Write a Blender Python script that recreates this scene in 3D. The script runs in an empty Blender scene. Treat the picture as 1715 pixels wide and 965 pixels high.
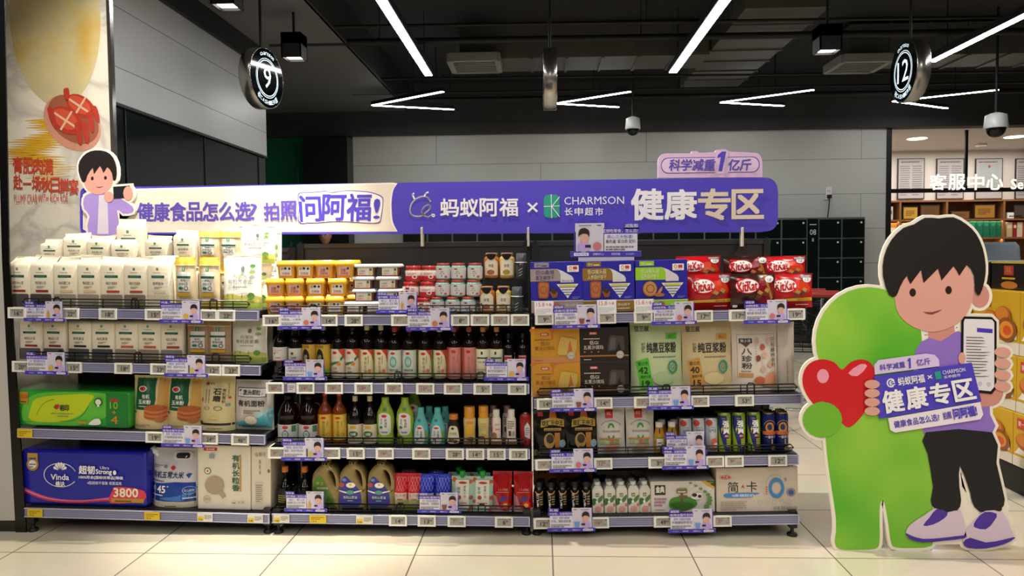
import bpy, bmesh, math, random
from mathutils import Vector, Matrix, Euler
random.seed(7)
PI = math.pi
SC = bpy.context.scene
COL = SC.collection
# ------------------------------------------------------------------ camera
FPX, W, HH = 1240.0, 1715.0, 965.0
CAM = Vector((0.0, -3.37, 1.30))
YAW, PITCH, ROLL = math.radians(2.3), math.atan((482.5 - 428) / FPX), -0.009
RM = (Matrix.Rotation(YAW, 3, 'Z') @ Matrix.Rotation(PI / 2 - PITCH, 3, 'X') @ Matrix.Rotation(ROLL, 3, 'Z'))
cd = bpy.data.cameras.new('camera'); cam = bpy.data.objects.new('camera', cd); COL.objects.link(cam)
cam.location = CAM; cam.rotation_euler = RM.to_euler()
cd.sensor_width = 36; cd.lens = FPX / W * 36; cd.clip_start = .05; cd.clip_end = 60
SC.camera = cam
SC.view_settings.view_transform = 'Standard'; SC.view_settings.look = 'None'
SC.view_settings.gamma = 1.0; SC.view_settings.use_curve_mapping = False
SC.view_settings.exposure = 0.0
SC.cycles.use_denoising = True
SC.cycles.max_bounces = 6; SC.cycles.diffuse_bounces = 3; SC.cycles.glossy_bounces = 3; SC.cycles.transmission_bounces = 6
SC.cycles.caustics_reflective = False; SC.cycles.caustics_refractive = False
SC.cycles.sample_clamp_indirect = 4.0
# ------------------------------------------------------------------ light
wd = bpy.data.worlds.new('store_air'); SC.world = wd; wd.use_nodes = True
wd.node_tree.nodes['Background'].inputs[0].default_value = (.9, .95, 1, 1)
wd.node_tree.nodes['Background'].inputs[1].default_value = 0.045
def lamp(name, typ, loc, rot, power, color=(1, 1, 1), **kw):
    l = bpy.data.lights.new(name, typ); l.energy = power; l.color = color
    for k, v in kw.items(): setattr(l, k, v)
    o = bpy.data.objects.new(name, l); o.location = loc; o.rotation_euler = rot; COL.objects.link(o); return o
# rows of linear ceiling lights continuing over the aisle in front of the shelves, behind the camera
for x, y, e in ((-2.6, -1.7, 34), (.0, -1.8, 30), (2.7, -1.7, 36), (-2.6, -4.8, 50), (0, -4.8, 50), (2.7, -4.8, 50)):
    lamp('linear_light', 'AREA', (x, y, 3.3), (0, 0, 0), e, (1, .96, .9), shape='RECTANGLE', size=.09, size_y=2.6)
# track spots over the shelves, with a fill spot for the poster
def spot(x, y, z, tx, ty, tz, e, deg=50, blend=.6, color=(1, .93, .82), r=.05):
    d = Vector((tx - x, ty - y, tz - z))
    return lamp('track_spot', 'SPOT', (x, y, z), d.to_track_quat('-Z', 'Y').to_euler(), e, color, spot_size=math.radians(deg), spot_blend=blend, shadow_soft_size=r)
spot(-1.3, -.15, 3.3, -1.25, .12, 1.2, 720, 36, .9, (1, .95, .84), .04)
spot(-.5, .20, 3.5, -.45, -.25, 0, 430, 125, .5, (1, .93, .82), .03)
spot(-1.5, -1.2, 3.3, -2.05, .55, 2.0, 230, 50, .9)  # unseen fill spot, added to brighten the pillar poster
spot(2.2, -1.6, 3.3, 2.05, -.1, .8, 110, 60, .8)
# ------------------------------------------------------------------ pixel -> world at a true distance
def ray(px, py):
    return RM @ Vector(((px - W / 2) / FPX, -(py - HH / 2) / FPX, -1.0))
def at(px, py, Y):
    d = ray(px, py); return CAM + d * ((Y - CAM.y) / d.y)
def atx(px, py, X):
    d = ray(px, py); return CAM + d * ((X - CAM.x) / d.x)
def atz(px, py, Z):
    d = ray(px, py); return CAM + d * ((Z - CAM.z) / d.z)
# ------------------------------------------------------------------ materials
def lin(c): return c / 12.92 if c <= .04045 else ((c + .055) / 1.055) ** 2.4
def rgb(h):
    h = h.lstrip('#'); return tuple(lin(int(h[i:i + 2], 16) / 255) for i in (0, 2, 4)) + (1,)
MATS = {}
def mat(h, rough=.5, metal=0.0, emit=0.0, trans=0.0, noise=0.0, scale=40, bump=0.0, coat=0.0, alpha=1.0):
    key = (h, rough, metal, emit, trans, noise, scale, bump, coat, alpha)
    if key in MATS: return MATS[key]
    m = bpy.data.materials.new('paint_' + h.strip('#')); m.use_nodes = True
    nt = m.node_tree; b = nt.nodes['Principled BSDF']; c = rgb(h)
    b.inputs['Base Color'].default_value = c; b.inputs['Roughness'].default_value = rough; b.inputs['Metallic'].default_value = metal
    if coat: b.inputs['Coat Weight'].default_value = coat; b.inputs['Coat Roughness'].default_value = .1
    if trans: b.inputs['Transmission Weight'].default_value = trans
    if alpha < 1: b.inputs['Alpha'].default_value = alpha
    if emit: b.inputs['Emission Color'].default_value = c; b.inputs['Emission Strength'].default_value = emit
    if noise or bump:
        tc = nt.nodes.new('ShaderNodeTexCoord'); n = nt.nodes.new('ShaderNodeTexNoise'); n.inputs['Scale'].default_value = scale; n.inputs['Detail'].default_value = 4
        nt.links.new(tc.outputs['Object'], n.inputs['Vector'])
        if noise:
            mx = nt.nodes.new('ShaderNodeMix'); mx.data_type = 'RGBA'
            mx.inputs[6].default_value = tuple(max(0, x * (1 - noise)) for x in c[:3]) + (1,); mx.inputs[7].default_value = tuple(min(1, x * (1 + noise)) for x in c[:3]) + (1,)
            nt.links.new(n.outputs[0], mx.inputs[0]); nt.links.new(mx.outputs[2], b.inputs['Base Color'])
        if bump:
            bp = nt.nodes.new('ShaderNodeBump'); bp.inputs['Strength'].default_value = bump; bp.inputs['Distance'].default_value = .01
            nt.links.new(n.outputs[0], bp.inputs['Height']); nt.links.new(bp.outputs[0], b.inputs['Normal'])
    MATS[key] = m; return m
BLACK = mat('#0b0b0c', .55); CHAR = mat('#1a1918', .5); STEEL = mat('#8a8784', .3, .9); WHITE = mat('#f2f0ee', .5)
WIRE = mat('#050505', .35)
# ------------------------------------------------------------------ text and outlines as polygons
TXT = {}
def text_poly(s, bold=0.0, res=2):
    k = (s, bold, res)
    if k not in TXT:
        c = bpy.data.curves.new('glyphs', 'FONT'); c.body = s; c.resolution_u = res; c.offset = bold
        o = bpy.data.objects.new('glyphs', c); me = bpy.data.meshes.new_from_object(o)
        vs = [(v.co.x, v.co.y) for v in me.vertices]; fs = [tuple(p.vertices) for p in me.polygons]
        bpy.data.objects.remove(o); bpy.data.curves.remove(c); bpy.data.meshes.remove(me)
        x0 = min(v[0] for v in vs); x1 = max(v[0] for v in vs); y0 = min(v[1] for v in vs); y1 = max(v[1] for v in vs)
        # cast iron orientation: facing the viewer
        out = []
        for f in fs:
            a = sum(vs[f[i]][0] * vs[f[(i + 1) % len(f)]][1] - vs[f[(i + 1) % len(f)]][0] * vs[f[i]][1] for i in range(len(f)))
            out.append(f if a > 0 else f[::-1])
        TXT[k] = ([((x - x0) / (x1 - x0 or 1), (y - y0) / (y1 - y0 or 1)) for x, y in vs], out, (x1 - x0) / (y1 - y0 or 1))
    return TXT[k]
def smooth(pts, n=4, closed=True):
    out = []; L = len(pts)
    for i in range(L if closed else L - 1):
        g = lambda j: pts[j % L] if closed else pts[max(0, min(L - 1, j))]
        p0, p1, p2, p3 = g(i - 1), g(i), g(i + 1), g(i + 2)
        for k in range(n):
            t = k / n
            out.append(tuple(.5 * (2 * b + (c - a) * t + (2 * a - 5 * b + 4 * c - d) * t * t + (3 * b - a - 3 * c + d) * t ** 3) for a, b, c, d in zip(p0, p1, p2, p3)))
    if not closed: out.append(pts[-1])
    return out
def area2(p): return sum(p[i][0] * p[(i + 1) % len(p)][1] - p[(i + 1) % len(p)][0] * p[i][1] for i in range(len(p)))
def rrect(x0, y0, x1, y1, r, n=5):
    out = []
    for cx, cy, a in ((x1 - r, y1 - r, 0), (x0 + r, y1 - r, 90), (x0 + r, y0 + r, 180), (x1 - r, y0 + r, 270)):
        for k in range(n + 1):
            t = math.radians(a + 90 * k / n); out.append((cx + r * math.cos(t), cy + r * math.sin(t)))
    return out
def grow(poly, d):
    p = poly if area2(poly) > 0 else poly[::-1]; out = []; n = len(p)
    for i in range(n):
        a, b, c = Vector(p[i - 1]), Vector(p[i]), Vector(p[(i + 1) % n])
        e1 = (b - a); e2 = (c - b)
        if e1.length < 1e-9 or e2.length < 1e-9: out.append(tuple(b)); continue
        n1 = Vector((e1.y, -e1.x)).normalized(); n2 = Vector((e2.y, -e2.x)).normalized(); m = n1 + n2
        if m.length < .3: m = n1
        m.normalize(); out.append(tuple(b + m * d / max(.5, m.dot(n1))))
    return out
def clip_slab(poly, ax, lo, hi):
    for s, lim in ((1, lo), (-1, hi)):
        out = []
        for i in range(len(poly)):
            a, b = poly[i - 1], poly[i]
            da, db = s * (a[ax] - lim), s * (b[ax] - lim)
            if (da < 0) != (db < 0):
                t = da / (da - db); out.append(tuple(a[k] + (b[k] - a[k]) * t for k in (0, 1)))
            if db >= 0: out.append(b)
        poly = out
        if len(poly) < 3: return []
    return poly
# ------------------------------------------------------------------ mesh builder: collects shapes, makes ONE mesh object
class MB:
    def __init__(s):
        s.v = []; s.f = []; s.m = []; s.sm = []; s.mats = []; s.warp = None; s.layer = 0; s.cell = None; s.fr = (0, 1, 0, 1); s.y = 0; s.step = .00025; s.X = None; s.bx = 1.0
    def mi(s, m):
        if isinstance(m, str): m = mat(m)
        if m not in s.mats: s.mats.append(m)
        return s.mats.index(m)
    def add(s, vs, fs, m, smooth=False):
        b = len(s.v); i = s.mi(m)
        if s.X is not None: vs = [tuple(s.X @ Vector(v)) for v in vs]
        s.v += [tuple(v) for v in vs]
        for f in fs: s.f.append(tuple(b + k for k in f)); s.m.append(i); s.sm.append(smooth)
    def box(s, x0, x1, y0, y1, z0, z1, m, b=0.0):
        if b <= 0:
            vs = [(x, y, z) for z in (z0, z1) for y in (y0, y1) for x in (x0, x1)]
            s.add(vs, [(0, 2, 3, 1), (4, 5, 7, 6), (0, 1, 5, 4), (2, 6, 7, 3), (0, 4, 6, 2), (1, 3, 7, 5)], m)
        else:
            bm = bmesh.new(); bmesh.ops.create_cube(bm, size=1)
            for v in bm.verts: v.co = Vector(((x0 + x1) / 2 + v.co.x * (x1 - x0), (y0 + y1) / 2 + v.co.y * (y1 - y0), (z0 + z1) / 2 + v.co.z * (z1 - z0)))
            bmesh.ops.bevel(bm, geom=bm.edges[:], offset=b, segments=2, profile=.5, affect='EDGES')
            s.bm(bm, m)
    def bm(s, bm, m, smooth=False):
        bm.verts.index_update(); s.add([v.co[:] for v in bm.verts], [tuple(v.index for v in f.verts) for f in bm.faces], m, smooth); bm.free()
    def ext(s, pts, y0, y1, m, bevel=0.0, mside=None):
        p = pts if area2(pts) > 0 else pts[::-1]; n = len(p)
        vs = [(x, y0, z) for x, z in p] + [(x, y1, z) for x, z in p]
        s.add(vs, [tuple(range(n)), tuple(range(2 * n - 1, n - 1, -1))], m)
        s.add(vs, [(i, n + i, n + (i + 1) % n, (i + 1) % n) for i in range(n)], mside or m)
    def lathe(s, prof, m, seg=20, cx=0, cy=0, smooth=True, sy=1.0, cap=True):
        vs = []; fs = []; n = len(prof)
        for r, z in prof:
            for k in range(seg):
                a = 2 * PI * k / seg; vs.append((cx + r * math.cos(a), cy + sy * r * math.sin(a), z))
        for i in range(n - 1):
            for k in range(seg):
                fs.append((i * seg + k, i * seg + (k + 1) % seg, (i + 1) * seg + (k + 1) % seg, (i + 1) * seg + k))
        s.add(vs, fs, m, smooth)
        if cap:
            s.add(vs[:seg], [tuple(range(seg - 1, -1, -1))], m); s.add(vs[-seg:], [tuple(range(seg))], m)
    def loft(s, secs, m, smooth=True, cap=True):
        n = len(secs[0]); vs = [p for q in secs for p in q]; fs = []
        for i in range(len(secs) - 1):
            for k in range(n): fs.append((i * n + k, i * n + (k + 1) % n, (i + 1) * n + (k + 1) % n, (i + 1) * n + k))
        s.add(vs, fs, m, smooth)
        if cap: s.add(secs[0], [tuple(range(n - 1, -1, -1))], m); s.add(secs[-1], [tuple(range(n))], m)
    def tube(s, pts, r, m, seg=6, closed=False):
        pts = [Vector(p) for p in pts]; n = len(pts); vs = []; fs = []
        up = Vector((0, 0, 1))
        for i, p in enumerate(pts):
            if closed: t = pts[(i + 1) % n] - pts[i - 1]
            else: t = pts[min(n - 1, i + 1)] - pts[max(0, i - 1)]
            t.normalize(); u = up if abs(t.dot(up)) < .95 else Vector((1, 0, 0)); a = t.cross(u).normalized(); b = t.cross(a)
            rr = r[i] if isinstance(r, (list, tuple)) else r
            for k in range(seg):
                an = 2 * PI * k / seg; vs.append(p + (a * math.cos(an) + b * math.sin(an)) * rr)
        for i in range(n if closed else n - 1):
            j = (i + 1) % n
            for k in range(seg): fs.append((i * seg + k, j * seg + k, j * seg + (k + 1) % seg, i * seg + (k + 1) % seg))
        s.add(vs, fs, m, True)
        if not closed: s.add(vs[:seg], [tuple(range(seg))], m); s.add(vs[-seg:], [tuple(range(seg - 1, -1, -1))], m)
    def ball(s, c, r, m, sx=1, sy=1, sz=1, u=14, v=9):
        prof = [(max(1e-4, r * math.sin(PI * i / v)), c[2] - sz * r * math.cos(PI * i / v)) for i in range(v + 1)]
        vs = []; b = []
        for rr, z in prof:
            for k in range(u):
                a = 2 * PI * k / u; vs.append((c[0] + sx * rr * math.cos(a), c[1] + sy * rr * math.sin(a), z))
        s.add(vs, [(i * u + k, i * u + (k + 1) % u, (i + 1) * u + (k + 1) % u, (i + 1) * u + k) for i in range(v) for k in range(u)], m, True)
    # ---- printed marks on a face: unit coordinates of the frame, each mark one thin layer further out
    def face(s, x0, x1, z0, z1, y=0, warp=None, cell=None, base=.0004):
        s.fr = (x0, x1, z0, z1); s.y = y; s.warp = warp; s.cell = cell; s.layer = base
    def mark(s, polys, m):
        x0, x1, z0, z1 = s.fr; off = s.layer; s.layer += s.step
        for p in polys:
            q = [(x0 + (x1 - x0) * u, z0 + (z1 - z0) * v) for u, v in p]
            if area2(q) < 0: q = q[::-1]
            if s.warp:
                parts = [q]
                if s.cell:
                    for ax in (0, 1):
                        c = s.cell; new = []
                        for pp in parts:
                            lo = min(a[ax] for a in pp); hi = max(a[ax] for a in pp)
                            if hi - lo <= c: new.append(pp); continue
                            n = math.ceil((hi - lo) / c)
                            for k in range(n):
                                r = clip_slab(pp, ax, lo + (hi - lo) * k / n, lo + (hi - lo) * (k + 1) / n)
                                if r: new.append(r)
                        parts = new
                for pp in parts: s.add([s.warp(x, off, z) for x, z in pp], [tuple(range(len(pp)))], m)
            else: s.add([(x, s.y - off, z) for x, z in q], [tuple(range(len(q)))], m)
    def r(s, u0, v0, u1, v1, m): s.mark([[(u0, v0), (u1, v0), (u1, v1), (u0, v1)]], m)
    def rr(s, u0, v0, u1, v1, rad, m):
        x0, x1, z0, z1 = s.fr; w, h = x1 - x0, z1 - z0
        s.mark([[(x / w, z / h) for x, z in rrect(u0 * w, v0 * h, u1 * w, v1 * h, rad, 4)]], m)
    def p(s, pts, m): s.mark([pts], m)
    def e(s, cu, cv, ru, rv, m, n=20):
        s.mark([[(cu + ru * math.cos(2 * PI * k / n), cv + rv * math.sin(2 * PI * k / n)) for k in range(n)]], m)
    def ring(s, cu, cv, ru, rv, t, m, n=20, a0=0, a1=360):
        qs = []
        for k in range(n):
            A, B = math.radians(a0 + (a1 - a0) * k / n), math.radians(a0 + (a1 - a0) * (k + 1) / n)
            qs.append([(cu + ru * math.cos(A), cv + rv * math.sin(A)), (cu + ru * math.cos(B), cv + rv * math.sin(B)), (cu + ru * (1 - t) * math.cos(B), cv + rv * (1 - t) * math.sin(B)), (cu + ru * (1 - t) * math.cos(A), cv + rv * (1 - t) * math.sin(A))])
        s.mark(qs, m)
    def line(s, pts, t, m):
        x0, x1, z0, z1 = s.fr; w, h = x1 - x0, z1 - z0; qs = []
        for a, b in zip(pts[:-1], pts[1:]):
            A, B = Vector((a[0] * w, a[1] * h)), Vector((b[0] * w, b[1] * h)); d = B - A
            if d.length < 1e-9: continue
            n = Vector((-d.y, d.x)).normalized() * t / 2; d = d.normalized() * t * .3
            qs.append([((q.x) / w, (q.y) / h) for q in (A - n - d, B - n + d, B + n + d, A + n - d)])
        s.mark(qs, m)
    def t(s, txt, u0, v0, u1, v1, m, bold=0.0, keep=False, shear=0.0, rot=0.0, res=2):
        """text stretched to fill the box (keep: letters keep their proportions, centred)"""
        vs, fs, asp = text_poly(txt, 0, res); x0, x1, z0, z1 = s.fr; w, h = x1 - x0, z1 - z0
        if keep:
            bw, bh = (u1 - u0) * w, (v1 - v0) * h
            if bw / bh > asp: d = (bw - bh * asp) / 2 / w; u0 += d; u1 -= d
            else: d = (bh - bw / asp) / 2 / h; v0 += d; v1 -= d
        P = []
        cu, cv = (u0 + u1) / 2, (v0 + v1) / 2; c, sn = math.cos(rot), math.sin(rot)
        for x, y in vs:
            X = (u0 + (u1 - u0) * x - cu) * w + shear * (y - .5) * (v1 - v0) * h; Z = (v0 + (v1 - v0) * y - cv) * h
            P.append((x0 + cu * w + c * X - sn * Z, z0 + cv * h + sn * X + c * Z))
        off = s.layer; s.layer += s.step
        d = bold * abs(v1 - v0) * h
        for dx, dz in (((-d * s.bx, -d), (d * s.bx, d), (-d * s.bx, d), (d * s.bx, -d)) if bold > .012 else ((0, 0),)):
            off += 6e-5
            s.add([s.warp(x + dx, off, z + dz) for x, z in P] if s.warp else [(x + dx, s.y - off, z + dz) for x, z in P], fs, m)
        if bold > .012: s.layer += 2.4e-4
    def vt(s, txt, u0, v0, u1, v1, m, bold=0.0):
        n = len(txt); dv = (v1 - v0) / n
        for i, ch in enumerate(txt): s.t(ch, u0, v1 - dv * (i + 1) + dv * .07, u1, v1 - dv * i - dv * .07, m, bold); s.layer -= s.step
    def lines(s, u0, v0, u1, v1, n, m, seed=0, fill=.45):
        rd = random.Random(seed); dv = (v1 - v0) / n; qs = []
        for i in range(n):
            b = v1 - dv * (i + 1); e = u1 - (u1 - u0) * (rd.random() * .12 + (.3 if i == n - 1 and n > 1 else 0)); u = u0
            while u < e:
                k = min(e, u + (u1 - u0) * (.05 + .1 * rd.random())); qs.append([(u, b), (k, b), (k, b + dv * fill), (u, b + dv * fill)]); u = k + (u1 - u0) * .02
        s.mark(qs, m)
    def build(s, name, parent=None, loc=None, rot=None):
        me = bpy.data.meshes.new(name); me.from_pydata(s.v, [], s.f)
        for m in s.mats: me.materials.append(m)
        me.polygons.foreach_set('material_index', s.m); me.polygons.foreach_set('use_smooth', s.sm); me.update()
        o = bpy.data.objects.new(name, me); COL.objects.link(o)
        if parent is not None: o.parent = parent
        if loc is not None: o.location = loc
        if rot is not None: o.rotation_euler = rot
        return o
def tag(o, label, cat, group=None, kind=None):
    o['label'] = label; o['category'] = cat
    if group: o['group'] = group
    if kind: o['kind'] = kind
    return o
def struct(o, kind='structure'): o['kind'] = kind; return o
def thing(name, label=None, cat=None, loc=(0, 0, 0), rot=(0, 0, 0), group=None):
    o = bpy.data.objects.new(name, None); COL.objects.link(o); o.location = loc; o.rotation_euler = rot; o.empty_display_size = .05
    if label: tag(o, label, cat, group)
    return o
def copy_tree(o, parent=None):
    c = o.copy(); COL.objects.link(c)
    if parent is not None: c.parent = parent
    for ch in o.children: copy_tree(ch, c)
    return c
ORD = ['first', 'second', 'third', 'fourth', 'fifth', 'sixth', 'seventh', 'eighth', 'ninth', 'tenth', 'eleventh', 'twelfth']
def nth(i, n):
    if n == 1: return ''
    if n == 2: return ('left one of two', 'right one of two')[i]
    if i == 0: return 'leftmost of %s' % NUM[n]
    if i == n - 1: return 'rightmost of %s' % NUM[n]
    return '%s from left of %s' % (ORD[i], NUM[n])
NUM = 'zero one two three four five six seven eight nine ten eleven twelve thirteen fourteen fifteen'.split()
# ================================================================== the room
def floor_mat():
    m = bpy.data.materials.new('floor_tiles'); m.use_nodes = True; nt = m.node_tree; b = nt.nodes['Principled BSDF']
    tc = nt.nodes.new('ShaderNodeTexCoord'); mp = nt.nodes.new('ShaderNodeMapping'); nt.links.new(tc.outputs['Object'], mp.inputs[0])
    br = nt.nodes.new('ShaderNodeTexBrick'); br.offset = 0; br.squash = 1
    br.inputs['Scale'].default_value = 1; br.inputs['Mortar Size'].default_value = .003; br.inputs['Mortar Smooth'].default_value = 0
    br.inputs['Brick Width'].default_value = .6; br.inputs['Row Height'].default_value = .6
    br.inputs['Color1'].default_value = rgb('#d9cdb6'); br.inputs['Color2'].default_value = rgb('#d4c8b1'); br.inputs['Mortar'].default_value = rgb('#6e685f')
    p = atz(1403, 940, 0); mp.inputs['Location'].default_value = (-(p.x % .6), -(atz(1500, 936, 0).y % .6), 0)
    nt.links.new(mp.outputs[0], br.inputs[0])
    n = nt.nodes.new('ShaderNodeTexNoise'); n.inputs['Scale'].default_value = 3; n.inputs['Detail'].default_value = 6; nt.links.new(tc.outputs['Object'], n.inputs[0])
    mx = nt.nodes.new('ShaderNodeMix'); mx.data_type = 'RGBA'; mx.blend_type = 'MULTIPLY'; mx.inputs[0].default_value = .25
    nt.links.new(br.outputs[0], mx.inputs[6]); nt.links.new(n.outputs[1], mx.inputs[7]); nt.links.new(mx.outputs[2], b.inputs['Base Color'])
    b.inputs['Roughness'].default_value = .22
    return m
def panel_mat(h, row, w=2.4, off=0.0, rough=.4):
    m = bpy.data.materials.new('wall_panels'); m.use_nodes = True; nt = m.node_tree; b = nt.nodes['Principled BSDF']
    tc = nt.nodes.new('ShaderNodeTexCoord'); mp = nt.nodes.new('ShaderNodeMapping'); mp.inputs['Rotation'].default_value = (PI / 2, 0, 0); nt.links.new(tc.outputs['Object'], mp.inputs[0])
    br = nt.nodes.new('ShaderNodeTexBrick'); br.offset = .5; br.inputs['Scale'].default_value = 1; br.inputs['Mortar Size'].default_value = .004
    br.inputs['Brick Width'].default_value = w; br.inputs['Row Height'].default_value = row
    c = rgb(h); br.inputs['Color1'].default_value = c; br.inputs['Color2'].default_value = tuple(x * .95 for x in c[:3]) + (1,); br.inputs['Mortar'].default_value = tuple(x * .35 for x in c[:3]) + (1,)
    mp.inputs['Location'].default_value = (0, off, 0)
    nt.links.new(mp.outputs[0], br.inputs[0]); nt.links.new(br.outputs[0], b.inputs['Base Color']); b.inputs['Roughness'].default_value = rough
    return m
def marble():
    m = bpy.data.materials.new('marble'); m.use_nodes = True; nt = m.node_tree; b = nt.nodes['Principled BSDF']
    tc = nt.nodes.new('ShaderNodeTexCoord'); n = nt.nodes.new('ShaderNodeTexNoise'); n.inputs['Scale'].default_value = 1.6; n.inputs['Detail'].default_value = 8; n.inputs['Distortion'].default_value = 1.2
    r = nt.nodes.new('ShaderNodeValToRGB'); e = r.color_ramp.elements; e[0].position = .46; e[0].color = rgb('#e2dccd'); e[1].position = .56; e[1].color = rgb('#e2dccd')
    k = e.new(.51); k.color = rgb('#c2bdb4')
    nt.links.new(tc.outputs['Object'], n.inputs[0]); nt.links.new(n.outputs[0], r.inputs[0]); nt.links.new(r.outputs[0], b.inputs['Base Color']); b.inputs['Roughness'].default_value = .12
    return m
YW = 8.0                                                # back wall
XL = atx(447, 262, -2.95).x
q = MB(); q.box(-7, 9, -7, 11.5, -.1, 0, floor_mat()); struct(q.build('floor'))
ZC = 3.9
q = MB(); q.box(-7, 9, -7, YW + .3, ZC, ZC + .1, mat('#26262a', .8, noise=.25, scale=3)); struct(q.build('ceiling'))
# far wall with the lockers, and the dark bulkhead above it
xa, xb = at(592, 300, YW).x, at(1484, 300, YW).x
zt = at(1040, 222, YW).z
q = MB(); q.box(xa, xb, YW, YW + .12, 0, zt, panel_mat('#cdcec8', .52, 3.2, .1)); struct(q.build('wall_back'))
q = MB(); q.box(-7, 9, YW - .12, YW + .12, zt, ZC, mat('#3a3939', .7, noise=.2, scale=4)); struct(q.build('trim_1'))
q = MB(); q.box(xb, xb + .07, YW - .02, YW + .2, 0, zt, BLACK); struct(q.build('trim_2'))
# left side: steel clad bulkhead over dark green glass
yb = (atx(447, 262, XL)).y
zb = atx(447, 262, XL).z
q = MB(); q.box(XL - .12, XL, .6, yb, zb, 3.3, panel_mat('#bdbebf', .42, 2.2, .12, .34)); q.box(XL - .12, XL + .006, .6, yb, zb - .02, zb, BLACK); struct(q.build('wall_left_upper'))
q = MB(); q.box(XL - .10, XL - .02, .6, yb, 0, zb - .02, mat('#0d1516', .12)); struct(q.build('wall_left_lower'))
q = MB()
for k in range(1, 5): q.box(XL - .021, XL - .012, .6 + k * 1.25, .61 + k * 1.25, 0, zb - .02, BLACK)
struct(q.build('trim_3'))
GREEN = mat('#1d6a48', .25, noise=.2, scale=2)
q = MB(); q.box(-7, xa, YW, YW + .1, 0, zt, GREEN); struct(q.build('wall_far_left'))
q = MB(); p = at(520, 250, YW); q.box(p.x, xa, YW - .35, YW - .005, 0, zt - .05, mat('#0a0d0c', .4)); struct(q.build('trim_4'))
q = MB(); q.box(-7, -6.9, -7, YW, 0, ZC, mat('#5a5a5a', .7)); struct(q.build('wall_left'))
q = MB(); q.box(8.9, 9, -7, 11.5, 0, ZC, mat('#77736d', .7)); struct(q.build('wall_right'))
q = MB(); q.box(-7, 9, -7.1, -7, 0, ZC, mat('#77736d', .7)); struct(q.build('wall_front'))
# sloping soffit along the left side of the ceiling
q = MB(); q.box(XL - 1.2, XL + .95, .6, YW - .15, 3.5, 3.62, mat('#6a6a6b', .7)); q.box(XL + .93, XL + .97, .6, YW - .15, 3.5, ZC, mat('#2e2e2f', .7)); q.box(XL - .1, XL + .04, .6, yb, 3.3, 3.5, BLACK); struct(q.build('ceiling_soffit'))
# service centre behind the opening on the right
YS = YW + 2.6
xs0 = xb + .07
q = MB(); q.box(xs0, 9, YS, YS + .1, 0, 3.3, mat('#d9d2cc', .6)); struct(q.build('wall_service'))
q = MB(); q.box(xs0 - .1, xs0 - .01, YW + .12, YS, 0, 3.3, mat('#cfc8c2', .6)); struct(q.build('wall_service_side'))
q = MB(); q.box(xs0, 9, YW + .12, YS, zt, zt + .1, mat('#d8d4cf', .6)); struct(q.build('ceiling_service'))
lamp('service_light', 'AREA', (xs0 + 2, YW + 1.4, zt - .03), (0, 0, 0), 70, (1, .94, .85), shape='RECTANGLE', size=3.2, size_y=1.6)
# marble pillar with the crab poster, left end
YP = .56
px0, px1 = at(12, 200, YP).x, at(186, 200, YP).x
q = MB(); q.box(px0 - .6, px1, YP, YP + .04, 0, 3.9, marble()); struct(q.build('pillar'))
q = MB(); q.box(px1, px1 + .018, YP - .012, YP + .02, 0, 3.9, mat('#9a9894', .15, 1)); struct(q.build('trim_5'))
def slant(left, right, y0, y1, m, q):
    pts = [at(*p, y0) for p in left] + [at(*p, y0) for p in right[::-1]]
    q.ext([(p.x, p.z) for p in pts], y0, y1, m)
sl_, sr_ = [(-14, -250), (3, 430), (12, 620), (27, 906)], [(3, -250), (15, 430), (26, 620), (45, 906)]
q = MB(); slant(sl_, sr_, .0135, .021, mat('#0a0808', .3), q); struct(q.build('trim_6'))
q = MB(); slant([(-160, -250), (-160, 872)], [(-14, -250), (3, 430), (12, 620), (25, 872)], .0135, .03, mat('#bdb8b2', .3, noise=.05, scale=2), q)
slant([(-160, 872), (-160, 906)], [(25, 872), (27, 906)], .0235, .03, mat('#2a2420', .3), q); e1, e0 = at(-5, 400, .03).x - .12, at(-160, 400, .03).x; q.box(e0, e1, .03, .22, 0, at(0, -250, .03).z, mat('#bdb8b2', .3, noise=.05, scale=2)); struct(q.build('wall_end'))
# ================================================================== shelving
RAILS = {  # (bay,row): left px, bottom py, right px, bottom py
 (0, 0): (15, 531.5, 435, 537), (0, 1): (22, 621, 438, 629), (0, 2): (29, 733, 446, 745), (0, 3): (40, 866, 453, 877),
 (1, 0): (441, 545, 887, 544), (1, 1): (447, 657.5, 888, 659.5), (1, 2): (450, 766, 889, 768.5), (1, 3): (454, 876, 889, 882),
 (2, 0): (894, 543, 1350, 534), (2, 1): (893, 684.5, 1345, 676.5), (2, 2): (893, 786, 1339, 778), (2, 3): (892, 884, 1340, 878)}
BAYN = ('left', 'middle', 'right'); ROWN = ('top', 'second', 'third', 'bottom')
RH = .046; DEPTH = .44
RAILM = mat('#8f8fb0', .25, .1); RAILM2 = mat('#6f6f8c', .25, .1); CLEAR = mat('#b4b3cc', .15)
SH = {}
def shelf_z(k, x):
    L, R = SH[k]; return L.z + RH + (R.z - L.z) * (x - L.x) / (R.x - L.x)
for (bay, row), (a, b, c, d) in RAILS.items():
    SH[(bay, row)] = (at(a, b, 0), at(c, d, 0))
def tilt(k):
    L, R = SH[k]; return -math.atan((R.z - L.z) / (R.x - L.x))
GUARD = {(0, 0), (0, 1), (1, 0), (1, 1), (1, 2), (1, 3), (2, 1), (2, 2)}
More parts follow.
